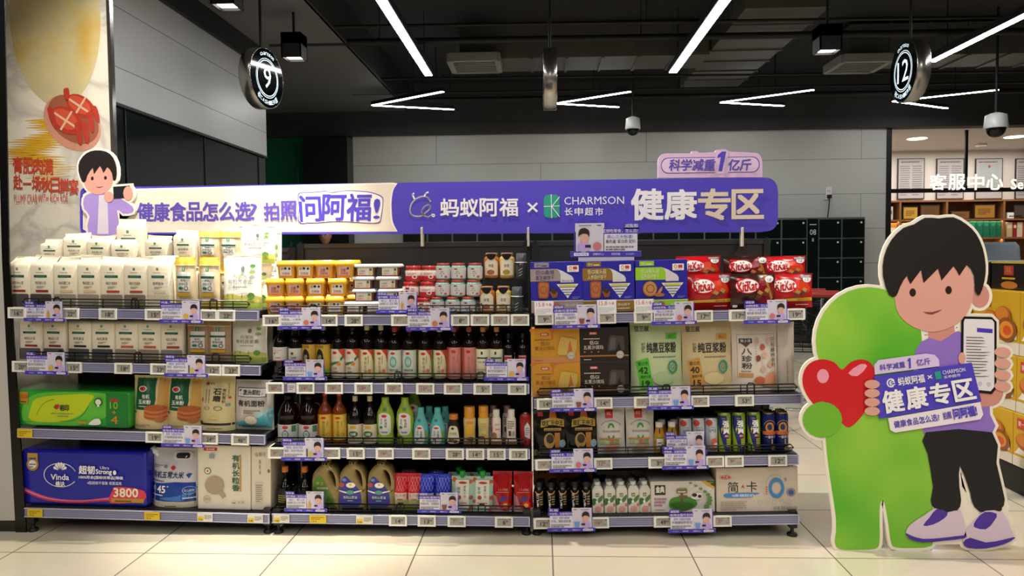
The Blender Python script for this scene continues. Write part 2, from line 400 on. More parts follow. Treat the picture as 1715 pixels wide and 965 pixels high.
for (bay, row), (L, R) in SH.items():
    k = (bay, row); ln = (R - L).length
    t = thing('store_shelf', '%s black shelf with grey price rail in the %s bay%s' % (ROWN[row], BAYN[bay], ' and wire guard' if k in GUARD else ''), 'shelf', L, (0, tilt(k), 0), 'shelf boards of the three bays')
    g = .004; gl = .06 if bay == 0 and row < 3 else g
    q = MB(); q.box(gl, ln - g, .012, DEPTH, RH - .028, RH, CHAR, .002); q.box(gl, ln - g, .012, .03, RH - .036, RH - .02, CHAR); q.build('deck', t)
    q = MB(); q.box(g, ln - g, .0, .010, .002, RH - .004, RAILM, .001)
    for i in range(4): q.box(g, ln - g, -.0012, .001, .008 + i * .009, .0095 + i * .009, RAILM2)
    q.box(g, ln - g, -.004, .004, .0, .004, CLEAR); q.box(g, ln - g, -.004, .006, RH - .006, RH - .002, CLEAR); q.box(ln - g - .006, ln - g, -.005, .0, .0, RH - .002, CLEAR)
    q.build('price_rail', t)
    if k in GUARD:
        q = MB(); h0, h1, y0 = RH + .012, RH + .042, .018
        e = .02 if bay else .055; loop = [(e + .012, y0, h1), (ln - e - .012, y0, h1), (ln - e, y0, h1 - .015), (ln - e - .012, y0, h0), (e + .012, y0, h0), (e, y0, h1 - .015)]
        q.tube(loop, .0036, WIRE, 6, True); q.tube([(e, y0, (h0 + h1) / 2), (ln - e, y0, (h0 + h1) / 2)], .0025, WIRE)
        n = 7
        for i in range(n):
            x = e + (ln - 2 * e) * (i + .5) / n; q.tube([(x, y0, h1), (x, y0, RH)], .0025, WIRE)
        for i in range(3):
            x = ln * (i + .6) / 3.2
            q.tube([(x - .016, y0 - .003, RH), (x - .016, y0 - .003, h1), (x - .010, y0 - .003, h1 + .008), (x + .01, y0 - .003, h1 + .008), (x + .016, y0 - .003, h1), (x + .016, y0 - .003, RH)], .0034, WIRE)
        q.build('wire_guard', t)
# frames
TOPZ = at(680, 407, DEPTH + .02).z
GX = [SH[(0, 3)][0].x - .005, (SH[(0, 3)][1].x + SH[(1, 3)][0].x) / 2, (SH[(1, 3)][1].x + SH[(2, 3)][0].x) / 2, SH[(2, 3)][1].x]
XT = [at(36, 460, .2).x, at(474, 460, DEPTH).x, at(893, 460, DEPTH).x, at(1304, 460, DEPTH).x]
for bay in range(3):
    x0, x1 = GX[bay] + .004, GX[bay + 1] - .004
    t = thing('gondola_frame', 'black metal shelving frame and back panel of the %s bay' % BAYN[bay], 'shelving unit', ((x0 + x1) / 2, DEPTH, 0), (0, 0, 0), 'frames of the three shelving bays')
    hw = (x1 - x0) / 2; tz = TOPZ if bay else TOPZ - .02
    q = MB(); q.box(-hw, hw, .012, .03, .1, tz - .02, mat('#2a2827', .45)); q.box(-hw, hw, .004, .034, tz - .022, tz, mat('#3a3734', .4)); q.build('back_panel', t)
    q = MB(); q.box(-hw + .01, hw - .01, -.28, -.26, .02, .11, BLACK); q.build('kick_panel', t)
    for sgn in (-1, 1):
        q = MB(); x = sgn * (hw - .02); q.box(x - .016, x + .016, .0, .05, .0, tz, CHAR)
        for i in range(22): q.box(x - .006, x + .006, -.0012, .002, .2 + i * .055, .225 + i * .055, BLACK)
        q.build('upright', t)
        q = MB(); q.box(x - .014, x + .014, -DEPTH + .02, .0, .055, .105, CHAR, .003); q.box(x - .018, x + .018, -DEPTH + .015, -DEPTH + .05, .04, .12, CHAR, .003)
        q.build('base_bracket', t)
        q = MB(); q.lathe([(.022, 0), (.024, .008), (.02, .014), (.008, .016), (.008, .05)], CHAR, 14, x, -DEPTH + .035); q.build('foot', t)
# ---------------------------------------------------------------- the long banner
YB = .40
bz = lambda px, py: at(px, py, YB)
PUR = mat('#4c3fbe', .45); PUR2 = mat('#5f55b8', .45); LAV = mat('#d7c5ea', .45); CREAM = mat('#e2d9cf', .45)
L, R = bz(134, 350), bz(1303, 345)
zl0, zl1, zr0, zr1 = bz(134, 392).z, bz(134, 314).z, bz(1303, 388).z, bz(1303, 297).z
bw = R.x - L.x; sl = (zr1 - zl1) / bw
t = thing('promotional_banner', 'long purple and cream banner board running above the shelves', 'banner', (L.x, YB, zl0), (0, 0, 0))
H0 = zl1 - zl0; H1 = zr1 - zr0
def ban(u, v): # unit along the board, unit up
    b = (zr0 - zl0) * u; return (u * bw, b + v * (H0 + (H1 - H0) * u))
def banpx(px, py): p = bz(px, py); return (p.x - L.x, p.z - zl0)
def xmap(pts): return [banpx(*p) for p in pts]
q = MB()
r = .025
out = [(x, z) for x, z in rrect(0, 0, 1, 1, .0001, 1)]
brd = smooth([(134, 380), (134, 330), (136, 318), (142, 314)], 3, False) + smooth([(1270, 297), (1290, 299), (1300, 308), (1303, 322), (1303, 340), (1303, 364), (1300, 378), (1291, 386), (1272, 389)], 3, False) + [(670, 392), (142, 393), (136, 390)]
q.ext(xmap(brd), 0, .02, PUR); q.build('board', t)
q = MB(); q.face(0, 1, 0, 1, 0); q.step = .0004
CR = mat('#e6dccd', .5)
crm = [(140, 384), (140, 326), (150, 318)] + [(660, 306)] + smooth([(668, 307), (661, 318), (658, 335), (658, 352), (660, 372), (668, 388)], 3, False) + [(150, 390)]
q.p(xmap([(a - (2 if a > 600 else 1), b) for a, b in crm]), mat('#f6f2ec', .5))
q.p(xmap([(a - (5 if a > 600 else -1), b + (2 if b < 330 else -1.5)) for a, b in crm]), CR)
q.build('cream_panel', t)['label'] = 'cream panel with purple lettering'
def btext(q, s, x0, y0, x1, y1, m, bold=.02, **kw):
    a, b = banpx(x0, y1), banpx(x1, y0); q.t(s, a[0], a[1], b[0], b[1], m, bold, **kw)
q = MB(); q.face(0, 1, 0, 1, 0, base=.002); q.step = .0004
PT = mat('#5a48b0', .5)
for i, ch in enumerate('健康食品怎么选'):
    btext(q, ch, 231.5 + i * 27.3, 340 - i * .25, 256.5 + i * 27.2, 371 - i * .3, PT, .025); q.layer -= q.step
btext(q, '?', 419, 341, 431, 368, PT, .0)
btext(q, '拍', 443, 340, 467, 369, PT, .025); btext(q, '照', 471, 337, 497, 368, PT, .025)
q.build('lettering', t)
q = MB(); q.face(0, 1, 0, 1, 0, base=.002); q.step = .0004
bub = smooth([(499, 330), (502, 323), (520, 322), (545, 320), (556, 322), (580, 319), (605, 320), (622, 322), (640, 329), (642, 340), (639, 365), (634, 374), (610, 374), (580, 372), (556, 372), (530, 374), (516, 374), (504, 375), (499, 368), (501, 350)], 3)
q.p(xmap(bub), PT); q.p(xmap([(a + (1.3 if a < 570 else -1.3), b + (1.3 if b < 348 else -1.3)) for a, b in bub]), mat('#f3ede6', .5))
for ch, x0, y0, x1, y1 in (('问', 503, 328, 537, 371), ('阿', 541, 326, 579, 369), ('福', 582, 325, 621, 370), ('!', 626, 333, 637, 367)):
    btext(q, ch, x0, y0, x1, y1, PUR, .022 if ch != '!' else 0, shear=-.04 if ch == '问' else .06)
q.build('speech_bubble', t)['label'] = 'white speech outline with bold purple words'
q = MB(); q.face(0, 1, 0, 1, 0, base=.002); q.step = .0004
WH = mat('#f4f0f2', .45)
for i, ch in enumerate('蚂蚁阿福'):
    btext(q, ch, 738 + i * 33, 333 - i * .3, 768 + i * 33, 363 - i * .3, WH, .02); q.layer -= q.step
q.build('partner_name', t); q = MB(); q.face(0, 1, 0, 1, 0, base=.002); btext(q, '×', 883, 339, 901, 356, WH, .0)
q.build('cross_mark', t); q = MB(); q.face(0, 1, 0, 1, 0, base=.002); q.step = .0004
# line emblem: loop with two feelers and a curl
def bl(pts, w, m): q.line(xmap(pts), w, m)
bl(smooth([(721, 337), (716, 331), (708, 329), (697, 333), (689, 342), (687, 354), (692, 361), (704, 362), (712, 357), (720, 349), (719, 343), (711, 346), (707, 353), (709, 360), (717, 363), (724, 359)], 4, False), .0075, WH)
bl([(694, 333), (691, 326), (693, 324)], .008, WH); bl([(711, 329), (713, 324), (717, 322)], .008, WH)
q.ring(*banpx(726, 361), .0085, .0085, .6, WH)
q.build('partner_logo', t)
q = MB(); q.face(0, 1, 0, 1, 0, base=.002); q.step = .0004
a, b = banpx(911, 365), banpx(937, 326)
TEAL = mat('#1f9e86', .45)
q.p([(x, z) for x, z in rrect(a[0], a[1], b[0], b[1], .022)], TEAL)
cx, cz = (a[0] + b[0]) / 2, (a[1] + b[1]) / 2
for p0, p1 in (((911, 346), (937, 345)), ((923, 326), (924, 365)), ((924, 346), (937, 330)), ((924, 346), (937, 363))): bl([p0, p1], .0035, WH)
btext(q, 'CHARMSON', 945, 329, 1045, 343, WH, .01)
for i, ch in enumerate('长申超市'): btext(q, ch, 945.5 + i * 17, 348, 959 + i * 17, 361, WH, .015)
q.build('store_logo', t)
q = MB(); q.face(0, 1, 0, 1, 0, base=.002); q.step = .0004
for i, (ch, m) in enumerate(zip('健康专区', (WH, WH, mat('#e3d2bc', .45), mat('#e3d2bc', .45)))):
    btext(q, ch, 1058 + i * 56, (317, 318, 317, 318)[i], 1110 + i * 56, (368, 367, 368, 366)[i], m, .03)
q.build('headline', t)
# mounting clips at the foot of the board
for px in (707, 885, 1243):
    q = MB(); a = banpx(px, 410); b = banpx(px, 381); q.box(a[0] - .006, a[0] + .006, -.012, .034, a[1] - .01, b[1], mat('#cdbfae', .5), .003); q.build('clip', t)
# lavender topper
t = thing('banner_topper', 'lavender rounded badge sign standing on top of the long banner', 'sign', (L.x, YB, zl0))
top = [(1102, 298), (1102, 272)] + smooth([(1103, 266), (1108, 259), (1115, 257)], 3, False) + [(1157, 257), (1159, 253), (1168, 253), (1170, 256), (1197, 255), (1200, 251), (1216, 250), (1220, 254)] + smooth([(1266, 256), (1272, 259), (1276, 267), (1277, 278)], 3, False) + [(1277, 297)]
q = MB(); q.ext(xmap(top), .0, .02, mat('#dcb9dc', .5)); q.build('board', t)
q = MB(); q.face(0, 1, 0, 1, 0); q.step = .0004
a, b = banpx(1107, 291), banpx(1272, 262); q.p([(x, z) for x, z in rrect(a[0], a[1], b[0], b[1], .035)], PT)
a, b = banpx(1108.3, 289.7), banpx(1270.7, 263.3); q.p([(x, z) for x, z in rrect(a[0], a[1], b[0], b[1], .034)], mat('#e3c6e4', .5))
a, b = banpx(1198, 291), banpx(1219, 252); q.p([(a[0], a[1]), (b[0], a[1]), (b[0], b[1]), (a[0], b[1])], mat('#dfc0e0', .5))
for i, ch in enumerate('科学减重'): btext(q, ch, 1121 + i * 19.5, 267, 1139 + i * 19.5, 286, PT, .025, shear=.12)
q.p(xmap([(1203, 287), (1209, 287), (1216, 254), (1209, 254), (1202, 260), (1201, 265), (1207, 263)]), PUR)
for i, ch in enumerate('亿斤'): btext(q, ch, 1220 + i * 19.5, 267, 1238 + i * 19.5, 286, PT, .025, shear=.12)
q.build('lettering', t)
# ================================================================== ceiling fittings
GLOW = mat('#ffffff', .5, emit=50.0); GLOW2 = mat('#ffffff', .5, emit=34.0); DK = mat('#101012', .6); DUCT = mat('#55554f', .6, noise=.15, scale=5)
def rods(q, x, y, z0, r=.006, m=DK): q.tube([(x, y, z0), (x, y, ZC)], r, m)
for i, (px, py, w, y0) in enumerate(((718, 127, .08, 1.2), (1127, 122, .085, 1.0), (1560, 104, .075, .8))):
    p = atz(px, py, 3.3); L = p.y - y0
    t = thing('linear_light', ('white linear ceiling light pointing at the banner between the tracks, near the square spot', 'white linear ceiling light beside the grey duct', 'white linear ceiling light behind the round cashier sign 12')[i], 'ceiling light', (p.x, y0, 3.3), (0, 0, 0), 'long linear ceiling lights')
    q = MB(); q.box(-w / 2 - .012, w / 2 + .012, 0, L, .004, .07, DK); q.build('housing', t)
    q = MB(); q.box(-w / 2, w / 2, .0, L, 0, .006, GLOW); q.build('diffuser', t)
    for yy in (.5, L - .3): q = MB(); q.tube([(0, yy, .07), (0, yy, ZC - 3.3)], .005, DK); q.build('hanger', t)
VL = [((624, 177), (742, 154), (760, 184)), ((930, 174), (1056, 154), (1036, 180)), ((1207, 172), (1363, 151), (1312, 178)), ((1496, 170), (1673, 151), (1586, 182))]
for i, (a, b, c) in enumerate(VL):
    A = atz(*a, 3.3)
    t = thing('angled_light', ('V-shaped tube ceiling light left of the hanging sign seen edge-on', 'V-shaped tube ceiling light beside the sign seen edge-on', 'V-shaped tube ceiling light between duct and cashier sign 12', 'V-shaped tube ceiling light under cashier sign 12')[i], 'ceiling light', A, (0, 0, 0), 'V-shaped ceiling lights')
    for e in (b, c):
        E_ = atz(*e, 3.3) - A; L = E_.length; an = math.atan2(E_.y, E_.x)
        q = MB(); q.X = Matrix.Rotation(an, 4, 'Z'); q.box(0, L, -.026, .026, .006, .05, DK); h = q.build('housing', t)
        q = MB(); q.X = Matrix.Rotation(an, 4, 'Z'); q.box(0, L, -.022, .022, 0, .007, GLOW2); q.build('tube', h)
    for e in (b, c):
        E_ = atz(*e, 3.3) - A; q = MB(); q.tube([(E_.x * .6, E_.y * .6, .05), (E_.x * .6, E_.y * .6, ZC - 3.3)], .006, DK); q.build('hanger', t)
# square track spots
for i, (px, py, w, Y) in enumerate(((380, 8, .18, 2.2), (493, 96, .18, 3.3), (1385, 84, .19, 3.3))):
    p = at(px, py, Y)
    t = thing('square_downlight', ('square black spotlight cut by the top edge of the photo', 'square black spotlight on the track beside cashier sign 9', 'square black spotlight hanging beside the grey duct')[i], 'spotlight', p, (0, 0, 0), 'square black spotlights')
    h = w / 2
    q = MB(); q.box(-h, h, -h, -h + .012, -.02, .2, DK); q.box(-h, h, h - .012, h, -.02, .2, DK); q.box(-h, -h + .012, -h, h, -.02, .2, DK); q.box(h - .012, h, -h, h, -.02, .2, DK); q.box(-h, h, -h, h, .1, .2, DK); q.build('housing', t)
    q = MB(); q.box(-h + .02, h - .02, -h + .02, h - .02, .0, .02, mat('#fff6e6', .5, emit=9)); q.build('lens', t)
    q = MB(); q.tube([(0, 0, .2), (0, 0, ZC - p.z)], .012, DK); q.build('stem', t)
# tracks and pipes
def bar(name, label, cat, a, b, Y, r, m=DK, box=False):
    A, B = at(*a, Y), at(*b, Y); q = MB(); o = A.copy()
    q.tube([(0, 0, 0), tuple(B - A)], r, m, 8)
    for k in (.15, .5, .85):
        P = (B - A) * k; q.tube([tuple(P), (P.x, P.y, ZC - A.z)], .005, m)
    tag(q.build(name, None, A), label, cat)
bar('light_track', 'black ceiling track carrying the square spotlight beside cashier sign 9', 'track', (452, 73), (1720, 52), 4.3, .035)
bar('ceiling_pipe', 'thin black ceiling pipe just above the light track', 'pipe', (470, 46), (1720, 28), 3.8, .016)
bar('ceiling_pipe', 'thin black ceiling pipe crossing below the linear lights', 'pipe', (562, 133), (1720, 120), 5.9, .014)
bar('ceiling_pipe', 'thin black ceiling pipe just above the V-shaped lights', 'pipe', (590, 158), (1720, 138), 6.7, .014)
bar('light_track', 'thick black ceiling track behind the V-shaped lights', 'track', (576, 170), (1720, 152), 7.3, .035)
# ducts
def duct(label, x0, x1, y0, y1, z0, z1, m=DUCT, seams=(), axis='y'):
    q = MB(); q.box(x0, x1, y0, y1, z0, z1, m, .004)
    n = 7
    for k in range(1, n):
        if axis == 'y': yy = y0 + (y1 - y0) * k / n; q.box(x0 - .015, x1 + .015, yy, yy + .03, z0 - .015, z1, m)
        else: xx = x0 + (x1 - x0) * k / n; q.box(xx, xx + .03, y0 - .015, y1 + .015, z0 - .015, z1, m)
    tag(q.build('air_duct'), label, 'duct')
a, b = atz(1254, 8, 3.56), atz(1395, 8, 3.56)
duct('wide grey air duct running away from the camera beside the linear light', a.x, b.x, 3.66, 6.9, 3.56, 3.88)
a = atz(960, 118, 3.5); 
duct('grey air duct crossing the ceiling above the edge-on sign', -.9, atz(1254, 8, 3.56).x - .03, 5.0, 5.6, 3.5, 3.86, DUCT, axis='x')
a = atz(1440, 118, 3.5)
duct('grey air duct crossing the ceiling behind cashier sign 12', atz(1415, 100, 3.5).x, 6.5, 5.2, 5.8, 3.5, 3.86, DUCT, axis='x')
for i, (px, py) in enumerate(((796, 110), (1436, 111))):
    p = atz(px, py, 3.42)
    t = thing('air_vent', ('square slatted air vent left of the edge-on sign', 'square slatted air vent between duct and cashier sign 12')[i], 'vent', p, (0, 0, 0), 'ceiling air vents')
    q = MB(); s_ = .26; fm = mat('#8f8f8c', .5)
    for k in (-1, 1): q.box(-s_, s_, k * s_ - .03, k * s_ + .03, -.02, .07, fm); q.box(k * s_ - .03, k * s_ + .03, -s_, s_, -.02, .07, fm)
    q.build('frame', t)
    q = MB()
    for k in range(6): q.box(-s_, s_, -s_ + .05 + k * .085, -s_ + .07 + k * .085, -.01, .05, fm)
    q.box(-s_, s_, -s_, s_, .05, .08, DK); q.build('grille', t)
# hanging round cashier signs
def round_sign(px, py, Y, yaw, num, label):
    p = at(px, py, Y); R = .25
    t = thing('cashier_sign', label, 'sign', p, (0, 0, yaw), 'round hanging cashier signs')
    q = MB(); q.X = Matrix.Rotation(PI / 2, 4, 'X'); q.lathe([(R, -.055), (R + .006, -.05), (R + .006, .05), (R, .055)], mat('#b9b4ae', .25, 1), 48); q.build('rim', t)
    for k in (0, 1):
        q = MB(); q.X = Matrix.Rotation(PI * k, 4, 'Z'); q.face(-R, R, -R, R, -.0555); q.step = .0006
        q.e(.5, .5, .495, .495, mat('#04070a', .06), 48)
        IC = mat('#dff4ff', .4, emit=1.1)
        q.ring(.5, .5, .335, .335, .03, IC, 40); q.ring(.5, .5, .305, .305, .05, IC, 40)
        if num: q.t(num, .5 - .09 * len(num) - .02, .33, .5 + .09 * len(num) + .02, .68, IC, .0 if len(num) > 1 else .0)
        for i, ch in enumerate('收CASHIER银'):
            an = math.radians(-90 - 38 + i * 76 / 8); rr = .41; u, v = .5 + rr * math.cos(an), .5 + rr * math.sin(an); sz = .038 if i in (0, 8) else .026
            q.t(ch, u - sz, v - sz * 1.3, u + sz, v + sz * 1.3, IC, 0, rot=an + PI / 2)
            q.layer -= q.step
        for i, ch in enumerate('charmson'):
            an = math.radians(90 + 26 - i * 52 / 7); rr = .41; u, v = .5 + rr * math.cos(an), .5 + rr * math.sin(an)
            q.t(ch, u - .02, v - .026, u + .02, v + .026, IC, 0, rot=an - PI / 2, shear=.1); q.layer -= q.step
        q.build('face', t)
    q = MB(); q.tube([(0, 0, R), (0, 0, ZC - p.z)], .012, DK, 8); q.build('stem', t)
round_sign(438, 132, 2.95, math.radians(78), '9', 'round black hanging cashier sign numbered 9')
round_sign(921, 133, 2.95, math.radians(90), '', 'round hanging cashier sign seen edge-on, in the middle of the ceiling')
round_sign(1524, 119, 2.95, math.radians(-92), '12', 'round black hanging cashier sign numbered 12')
# dome cameras
for i, (px, py, Y, zt_) in enumerate(((1060, 214, 6.6, 0), (1668, 212, 4.85, 0))):
    p = at(px, py, Y); r = .1 if i == 0 else .115
    t = thing('dome_camera', ('white dome camera in front of the long grey wall', 'white dome camera hanging before the service centre')[i], 'camera', p, (0, 0, 0), 'white dome cameras')
    q = MB(); q.lathe([(r, -.02), (r * 1.02, .0), (r * .9, .12), (r * .5, .14), (.02, .15)], mat('#c9c9c6', .35), 20); q.build('housing', t)
    q = MB(); q.ball((0, 0, -.02), r * .86, mat('#0a0a0c', .08)); q.build('dome', t)
    q = MB(); q.tube([(0, 0, .15), (0, 0, ZC - p.z)], .014, DK, 8); q.build('stem', t)
# ================================================================== lockers, socket, person
LY = YW - .42; LZ = at(1400, 364, LY).z
edges = [(1408, 1449), (1370, 1408), (1352, 1370), (1307, 1352)]
FR = mat('#6f7574', .4, .5); LG = mat('#071410', .16)
def locker(x0, x1, ncol, label, screen=False):
    w = x1 - x0
    t = thing('locker_unit', label, 'locker', (x0, LY, 0), (0, 0, 0), 'parcel lockers along the back wall')
    q = MB(); q.box(0, w, .004, .4, 0, LZ, FR); q.build('cabinet', t)
    nr = 6; cw = w / ncol; rh = (LZ - .1) / nr
    if screen:
        q = MB(); q.box(.006, w - .006, -.006, .004, .02, LZ - .02, LG); q.face(0, w, LZ - .42, LZ - .02, -.006)
        q.t('08', .22, .42, .78, .62, mat('#cfd6d4', .5)); q.t('LOCKER', .15, .76, .85, .82, mat('#cfd6d4', .5)) if 0 else q.r(.2, .78, .8, .81, mat('#cfd6d4', .5)); q.r(.42, .18, .58, .3, mat('#9fa6c4', .4)); q.build('screen_panel', t); return
    for c in range(ncol):
        for r in range(nr):
            q = MB(); x = c * cw; z = .08 + r * rh
            q.box(x + .012, x + cw - .012, -.008, .004, z + .01, z + rh - .01, LG)
            q.box(x + cw - .07, x + cw - .045, -.0095, -.008, z + rh - .07, z + rh - .045, mat('#cfd6d4', .5)); q.build('door', t)
lx = [at(px, 370, LY).x for px in (1449, 1410, 1371, 1352, 1307)]
locker(lx[1], lx[0], 1, 'locker column at the far right end of the locker wall')
locker(lx[2], lx[1], 1, 'locker column between the 08 panel and the last column')
locker(lx[3], lx[2], 1, 'narrow locker panel with screen marked 08', True)
x = lx[3]; cw2 = .74
for i in range(8):
    locker(x - cw2, x, 2, 'double locker unit behind the shelves, %s from the 08 panel' % ORD[i]); x -= cw2
p = at(1388, 323, YW - .01)
t = thing('wall_socket', 'white double wall socket with a plug and cable above the lockers', 'socket', p)
q = MB(); q.box(-.045, .045, -.002, .012, -.1, .09, WHITE, .003); q.face(-.045, .045, -.1, .09, -.002); q.r(.3, .62, .4, .72, BLACK); q.r(.6, .62, .7, .72, BLACK); q.build('plate', t)
q = MB(); q.box(-.03, .03, -.05, -.003, -.085, -.03, BLACK, .006); q.build('plug', t)
q = MB(); q.tube(smooth([(0, -.03, -.085), (-.01, -.03, -.25), (-.03, -.02, -.42), (-.04, -.02, LZ - p.z)], 4, False), .008, BLACK); q.build('cable', t)
# a person waiting by the lockers, only the head shows in the gap under the banner
def person(loc):
    t = thing('person', 'person in a grey shirt standing by the lockers, seen under the banner', 'person', loc)
    J = [((0, 0, .92), .15), ((0, 0, 1.12), .145), ((0, .0, 1.30), .16), ((0, .0, 1.42), .07), ((0, -.01, 1.49), .055), ((-.11, 0, .88), .095), ((-.11, -.01, .48), .06), ((-.11, .01, .08), .045), ((-.12, -.13, .04), .04), ((.11, 0, .88), .095), ((.11, -.01, .48), .06), ((.11, .01, .08), .045), ((.12, -.13, .04), .04),
         ((-.19, 0, 1.36), .06), ((-.24, .01, 1.1), .045), ((-.2, -.16, .95), .035), ((-.17, -.24, .93), .03), ((.19, 0, 1.36), .06), ((.24, .01, 1.1), .045), ((.24, -.08, .86), .035), ((.23, -.1, .78), .03)]
    E = [(0, 1), (1, 2), (2, 3), (3, 4), (0, 5), (5, 6), (6, 7), (7, 8), (0, 9), (9, 10), (10, 11), (11, 12), (2, 13), (13, 14), (14, 15), (15, 16), (2, 17), (17, 18), (18, 19), (19, 20)]
    me = bpy.data.meshes.new('body'); me.from_pydata([j[0] for j in J], E, []); o = bpy.data.objects.new('body', me); COL.objects.link(o); o.parent = t
    m = o.modifiers.new('skin', 'SKIN'); m.use_smooth_shade = True
    for v, j in zip(me.skin_vertices[0].data, J): v.radius = (j[1], j[1] * .8)
    me.skin_vertices[0].data[0].use_root = True
    s_ = o.modifiers.new('sub', 'SUBSURF'); s_.levels = s_.render_levels = 2
    me.materials.append(mat('#6f7276', .8))
    SK = mat('#b98468', .5)
    q = MB(); q.ball((0, -.01, 1.6), .1, SK, .78, .95, 1.18, 18, 12); q.ball((0, -.11, 1.585), .016, SK); 
    for sx in (-1, 1): q.ball((sx * .08, 0, 1.595), .025, SK, .4, .7, 1.1); q.ball((sx * .032, -.093, 1.615), .011, mat('#1a1210', .3))
    q.box(-.025, .025, -.102, -.09, 1.535, 1.543, mat('#8a4a40', .5)); q.build('head', t)
    q = MB(); q.ball((0, .012, 1.635), .108, mat('#141010', .5), .8, .92, .95, 18, 10); q.build('hair', t)
person((at(545, 400, 7.0).x, 7.0, 0))
# ================================================================== service centre
WOOD = mat('#8a5a32', .5, noise=.15, scale=6)
YF = YS - .36
def sc(px, py, Y): return at(px, py, Y)
zs = [sc(1600, y, YF).z for y in (335, 367, 398, 437)]
t = thing('wooden_shelf_unit', 'wooden shelf unit along the back wall of the service centre', 'shelf', (xs0, YF, 0))
wx = 4.2
q = MB(); q.box(0, wx, .33, .35, 0, zs[0], WOOD); q.build('back_panel', t)
for z in zs + [.8, .4, .05]:
    q = MB(); q.box(0, wx, 0, .33, z - .03, z, WOOD); q.build('board', t)
for px in (1508, 1586, 1682, 1760):
    x = sc(px, 370, YF).x - xs0; q = MB(); q.box(x - .018, x + .018, .004, .33, 0, zs[0] - .03, WOOD); q.build('divider', t)
lamp('shelf_light', 'AREA', (xs0 + 1.6, YF + .04, zs[1] - .035), (0, 0, 0), 6, (1, .8, .5), shape='RECTANGLE', size=3, size_y=.05)
lamp('shelf_light', 'AREA', (xs0 + 1.6, YF + .04, zs[2] - .035), (0, 0, 0), 8, (1, .8, .5), shape='RECTANGLE', size=3, size_y=.05)
def sbox(name, label, cat, x0, x1, y0, z, m, dep=.2, extra=None, group=None, dy=.05):
    A, B = sc(x0, y0, YF + dy), sc(x1, y0, YF + dy)
    q = MB(); w = B.x - A.x; h = A.z - z; q.box(-w / 2, w / 2, 0, dep, 0, h, m, .004)
    q.face(-w / 2, w / 2, 0, h, 0, base=.001); q.step = .001
    if extra: extra(q)
    return tag(q.build(name, None, ((A.x + B.x) / 2, YF + dy, z)), label, cat, group)
GB = mat('#0f6b50', .5)
for i in range(6):
    sbox('binder', 'green binder standing on the service shelf, %s' % nth(i, 6), 'binder', 1613 + i * 11.3, 1623.6 + i * 11.3, 371 + (i == 0) * .5, zs[2], GB, .22, lambda q: (q.r(.1, .0, .13, 1, mat('#0a4a38', .5)), q.r(.3, .7, .7, .85, mat('#3a8a70', .5))), 'green binders on the service shelf')
for i, (x0, x1, c, nm) in enumerate(((1686, 1696, '#c9b48a', 'cream'), (1697, 1703, '#9a1f2a', 'dark red'), (1704, 1713, '#d9cbb0', 'pale'), (1714, 1722, '#b9482a', 'orange'))):
    sbox('book', '%s upright book on the service shelf right of the green binders' % nm, 'book', x0, x1, 372, zs[2], mat(c, .5), .2, lambda q: q.r(.15, .6, .85, .8, mat('#e8dcc0', .5)))
for i, (x0, x1, y0, c, nm) in enumerate(((1512, 1538, 346, '#c99a3a', 'gold certificate'), (1541, 1575, 343, '#6a4a26', 'brown certificate'), (1592, 1625, 354, '#7a5636', 'low brown box-frame'), (1631, 1668, 342, '#a8772e', 'amber certificate'), (1698, 1722, 343, '#4a4540', 'grey certificate'))):
    sbox('framed_certificate', '%s leaning on the upper service shelf' % nm, 'frame', x0, x1, y0, zs[1], mat('#2a1c12', .4), .03, lambda q, c=c: (q.r(.06, .08, .94, .92, mat(c, .4)), q.lines(.2, .3, .8, .75, 4, mat('#5a3a1a', .5), 3)))
sbox('name_plaque', 'white lettered plaque at the right end of the upper service shelf', 'plaque', 1687, 1716, 356, zs[1], WHITE, .04, lambda q: q.lines(.12, .3, .9, .7, 1, mat('#333333', .5), 5))
sbox('carton', 'white carton on the service shelf beside the grey wall', 'box', 1487, 1496, 346, zs[1], mat('#c9c4bc', .5), .2, lambda q: q.r(.2, .4, .8, .7, mat('#8a6a4a', .5)))
sbox('carton', 'orange gift carton on the lower service shelf beside the grey wall', 'box', 1487, 1503, 374, zs[2], mat('#d98a3a', .5), .2, lambda q: q.r(.2, .4, .8, .7, mat('#f0e0c0', .5)))
sbox('carton', 'yellow gift carton on the lower service shelf behind the dark-haired figure', 'box', 1512, 1545, 374, zs[2], mat('#d9b03a', .5), .2, lambda q: q.r(.2, .4, .8, .7, mat('#f0e0c0', .5)))
FRM = mat('#2a2626', .4); PAPER = mat('#b9b4b6', .6)
for i, (x0, x1) in enumerate(((1503, 1549), (1568, 1615), (1633, 1680), (1700, 1747))):
    A, B = sc(x0, 334, YS - .03), sc(x1, 265, YS - .03)
    t = thing('framed_notice', 'framed printed notice on the service centre wall, %s' % ('nearest the grey wall', 'left of the hanger rod', 'with a red seal on it', 'cut off by the photo edge')[i], 'frame', ((A.x + B.x) / 2, YS - .03, A.z), (0, 0, 0), 'framed notices on the service wall')
    w, h = B.x - A.x, B.z - A.z
    q = MB(); q.box(-w / 2, w / 2, .0, .028, 0, h, FRM); q.build('frame', t)
    q = MB(); q.face(-w / 2, w / 2, 0, h, 0, base=.001); q.step = .001; q.r(.03, .02, .97, .98, PAPER); q.lines(.12, .9, .88, .95, 1, mat('#444444'), i)
    if i == 2: q.r(.15, .2, .85, .85, mat('#a9b2b4', .5)); q.e(.5, .8, .045, .035, mat('#c03a3a', .5))
    else: q.lines(.08, .1, .46, .85, 14, mat('#77727a'), i + 9, .35); q.lines(.54, .1, .92, .85, 14, mat('#77727a'), i + 20, .35)
    q.build('print', t)
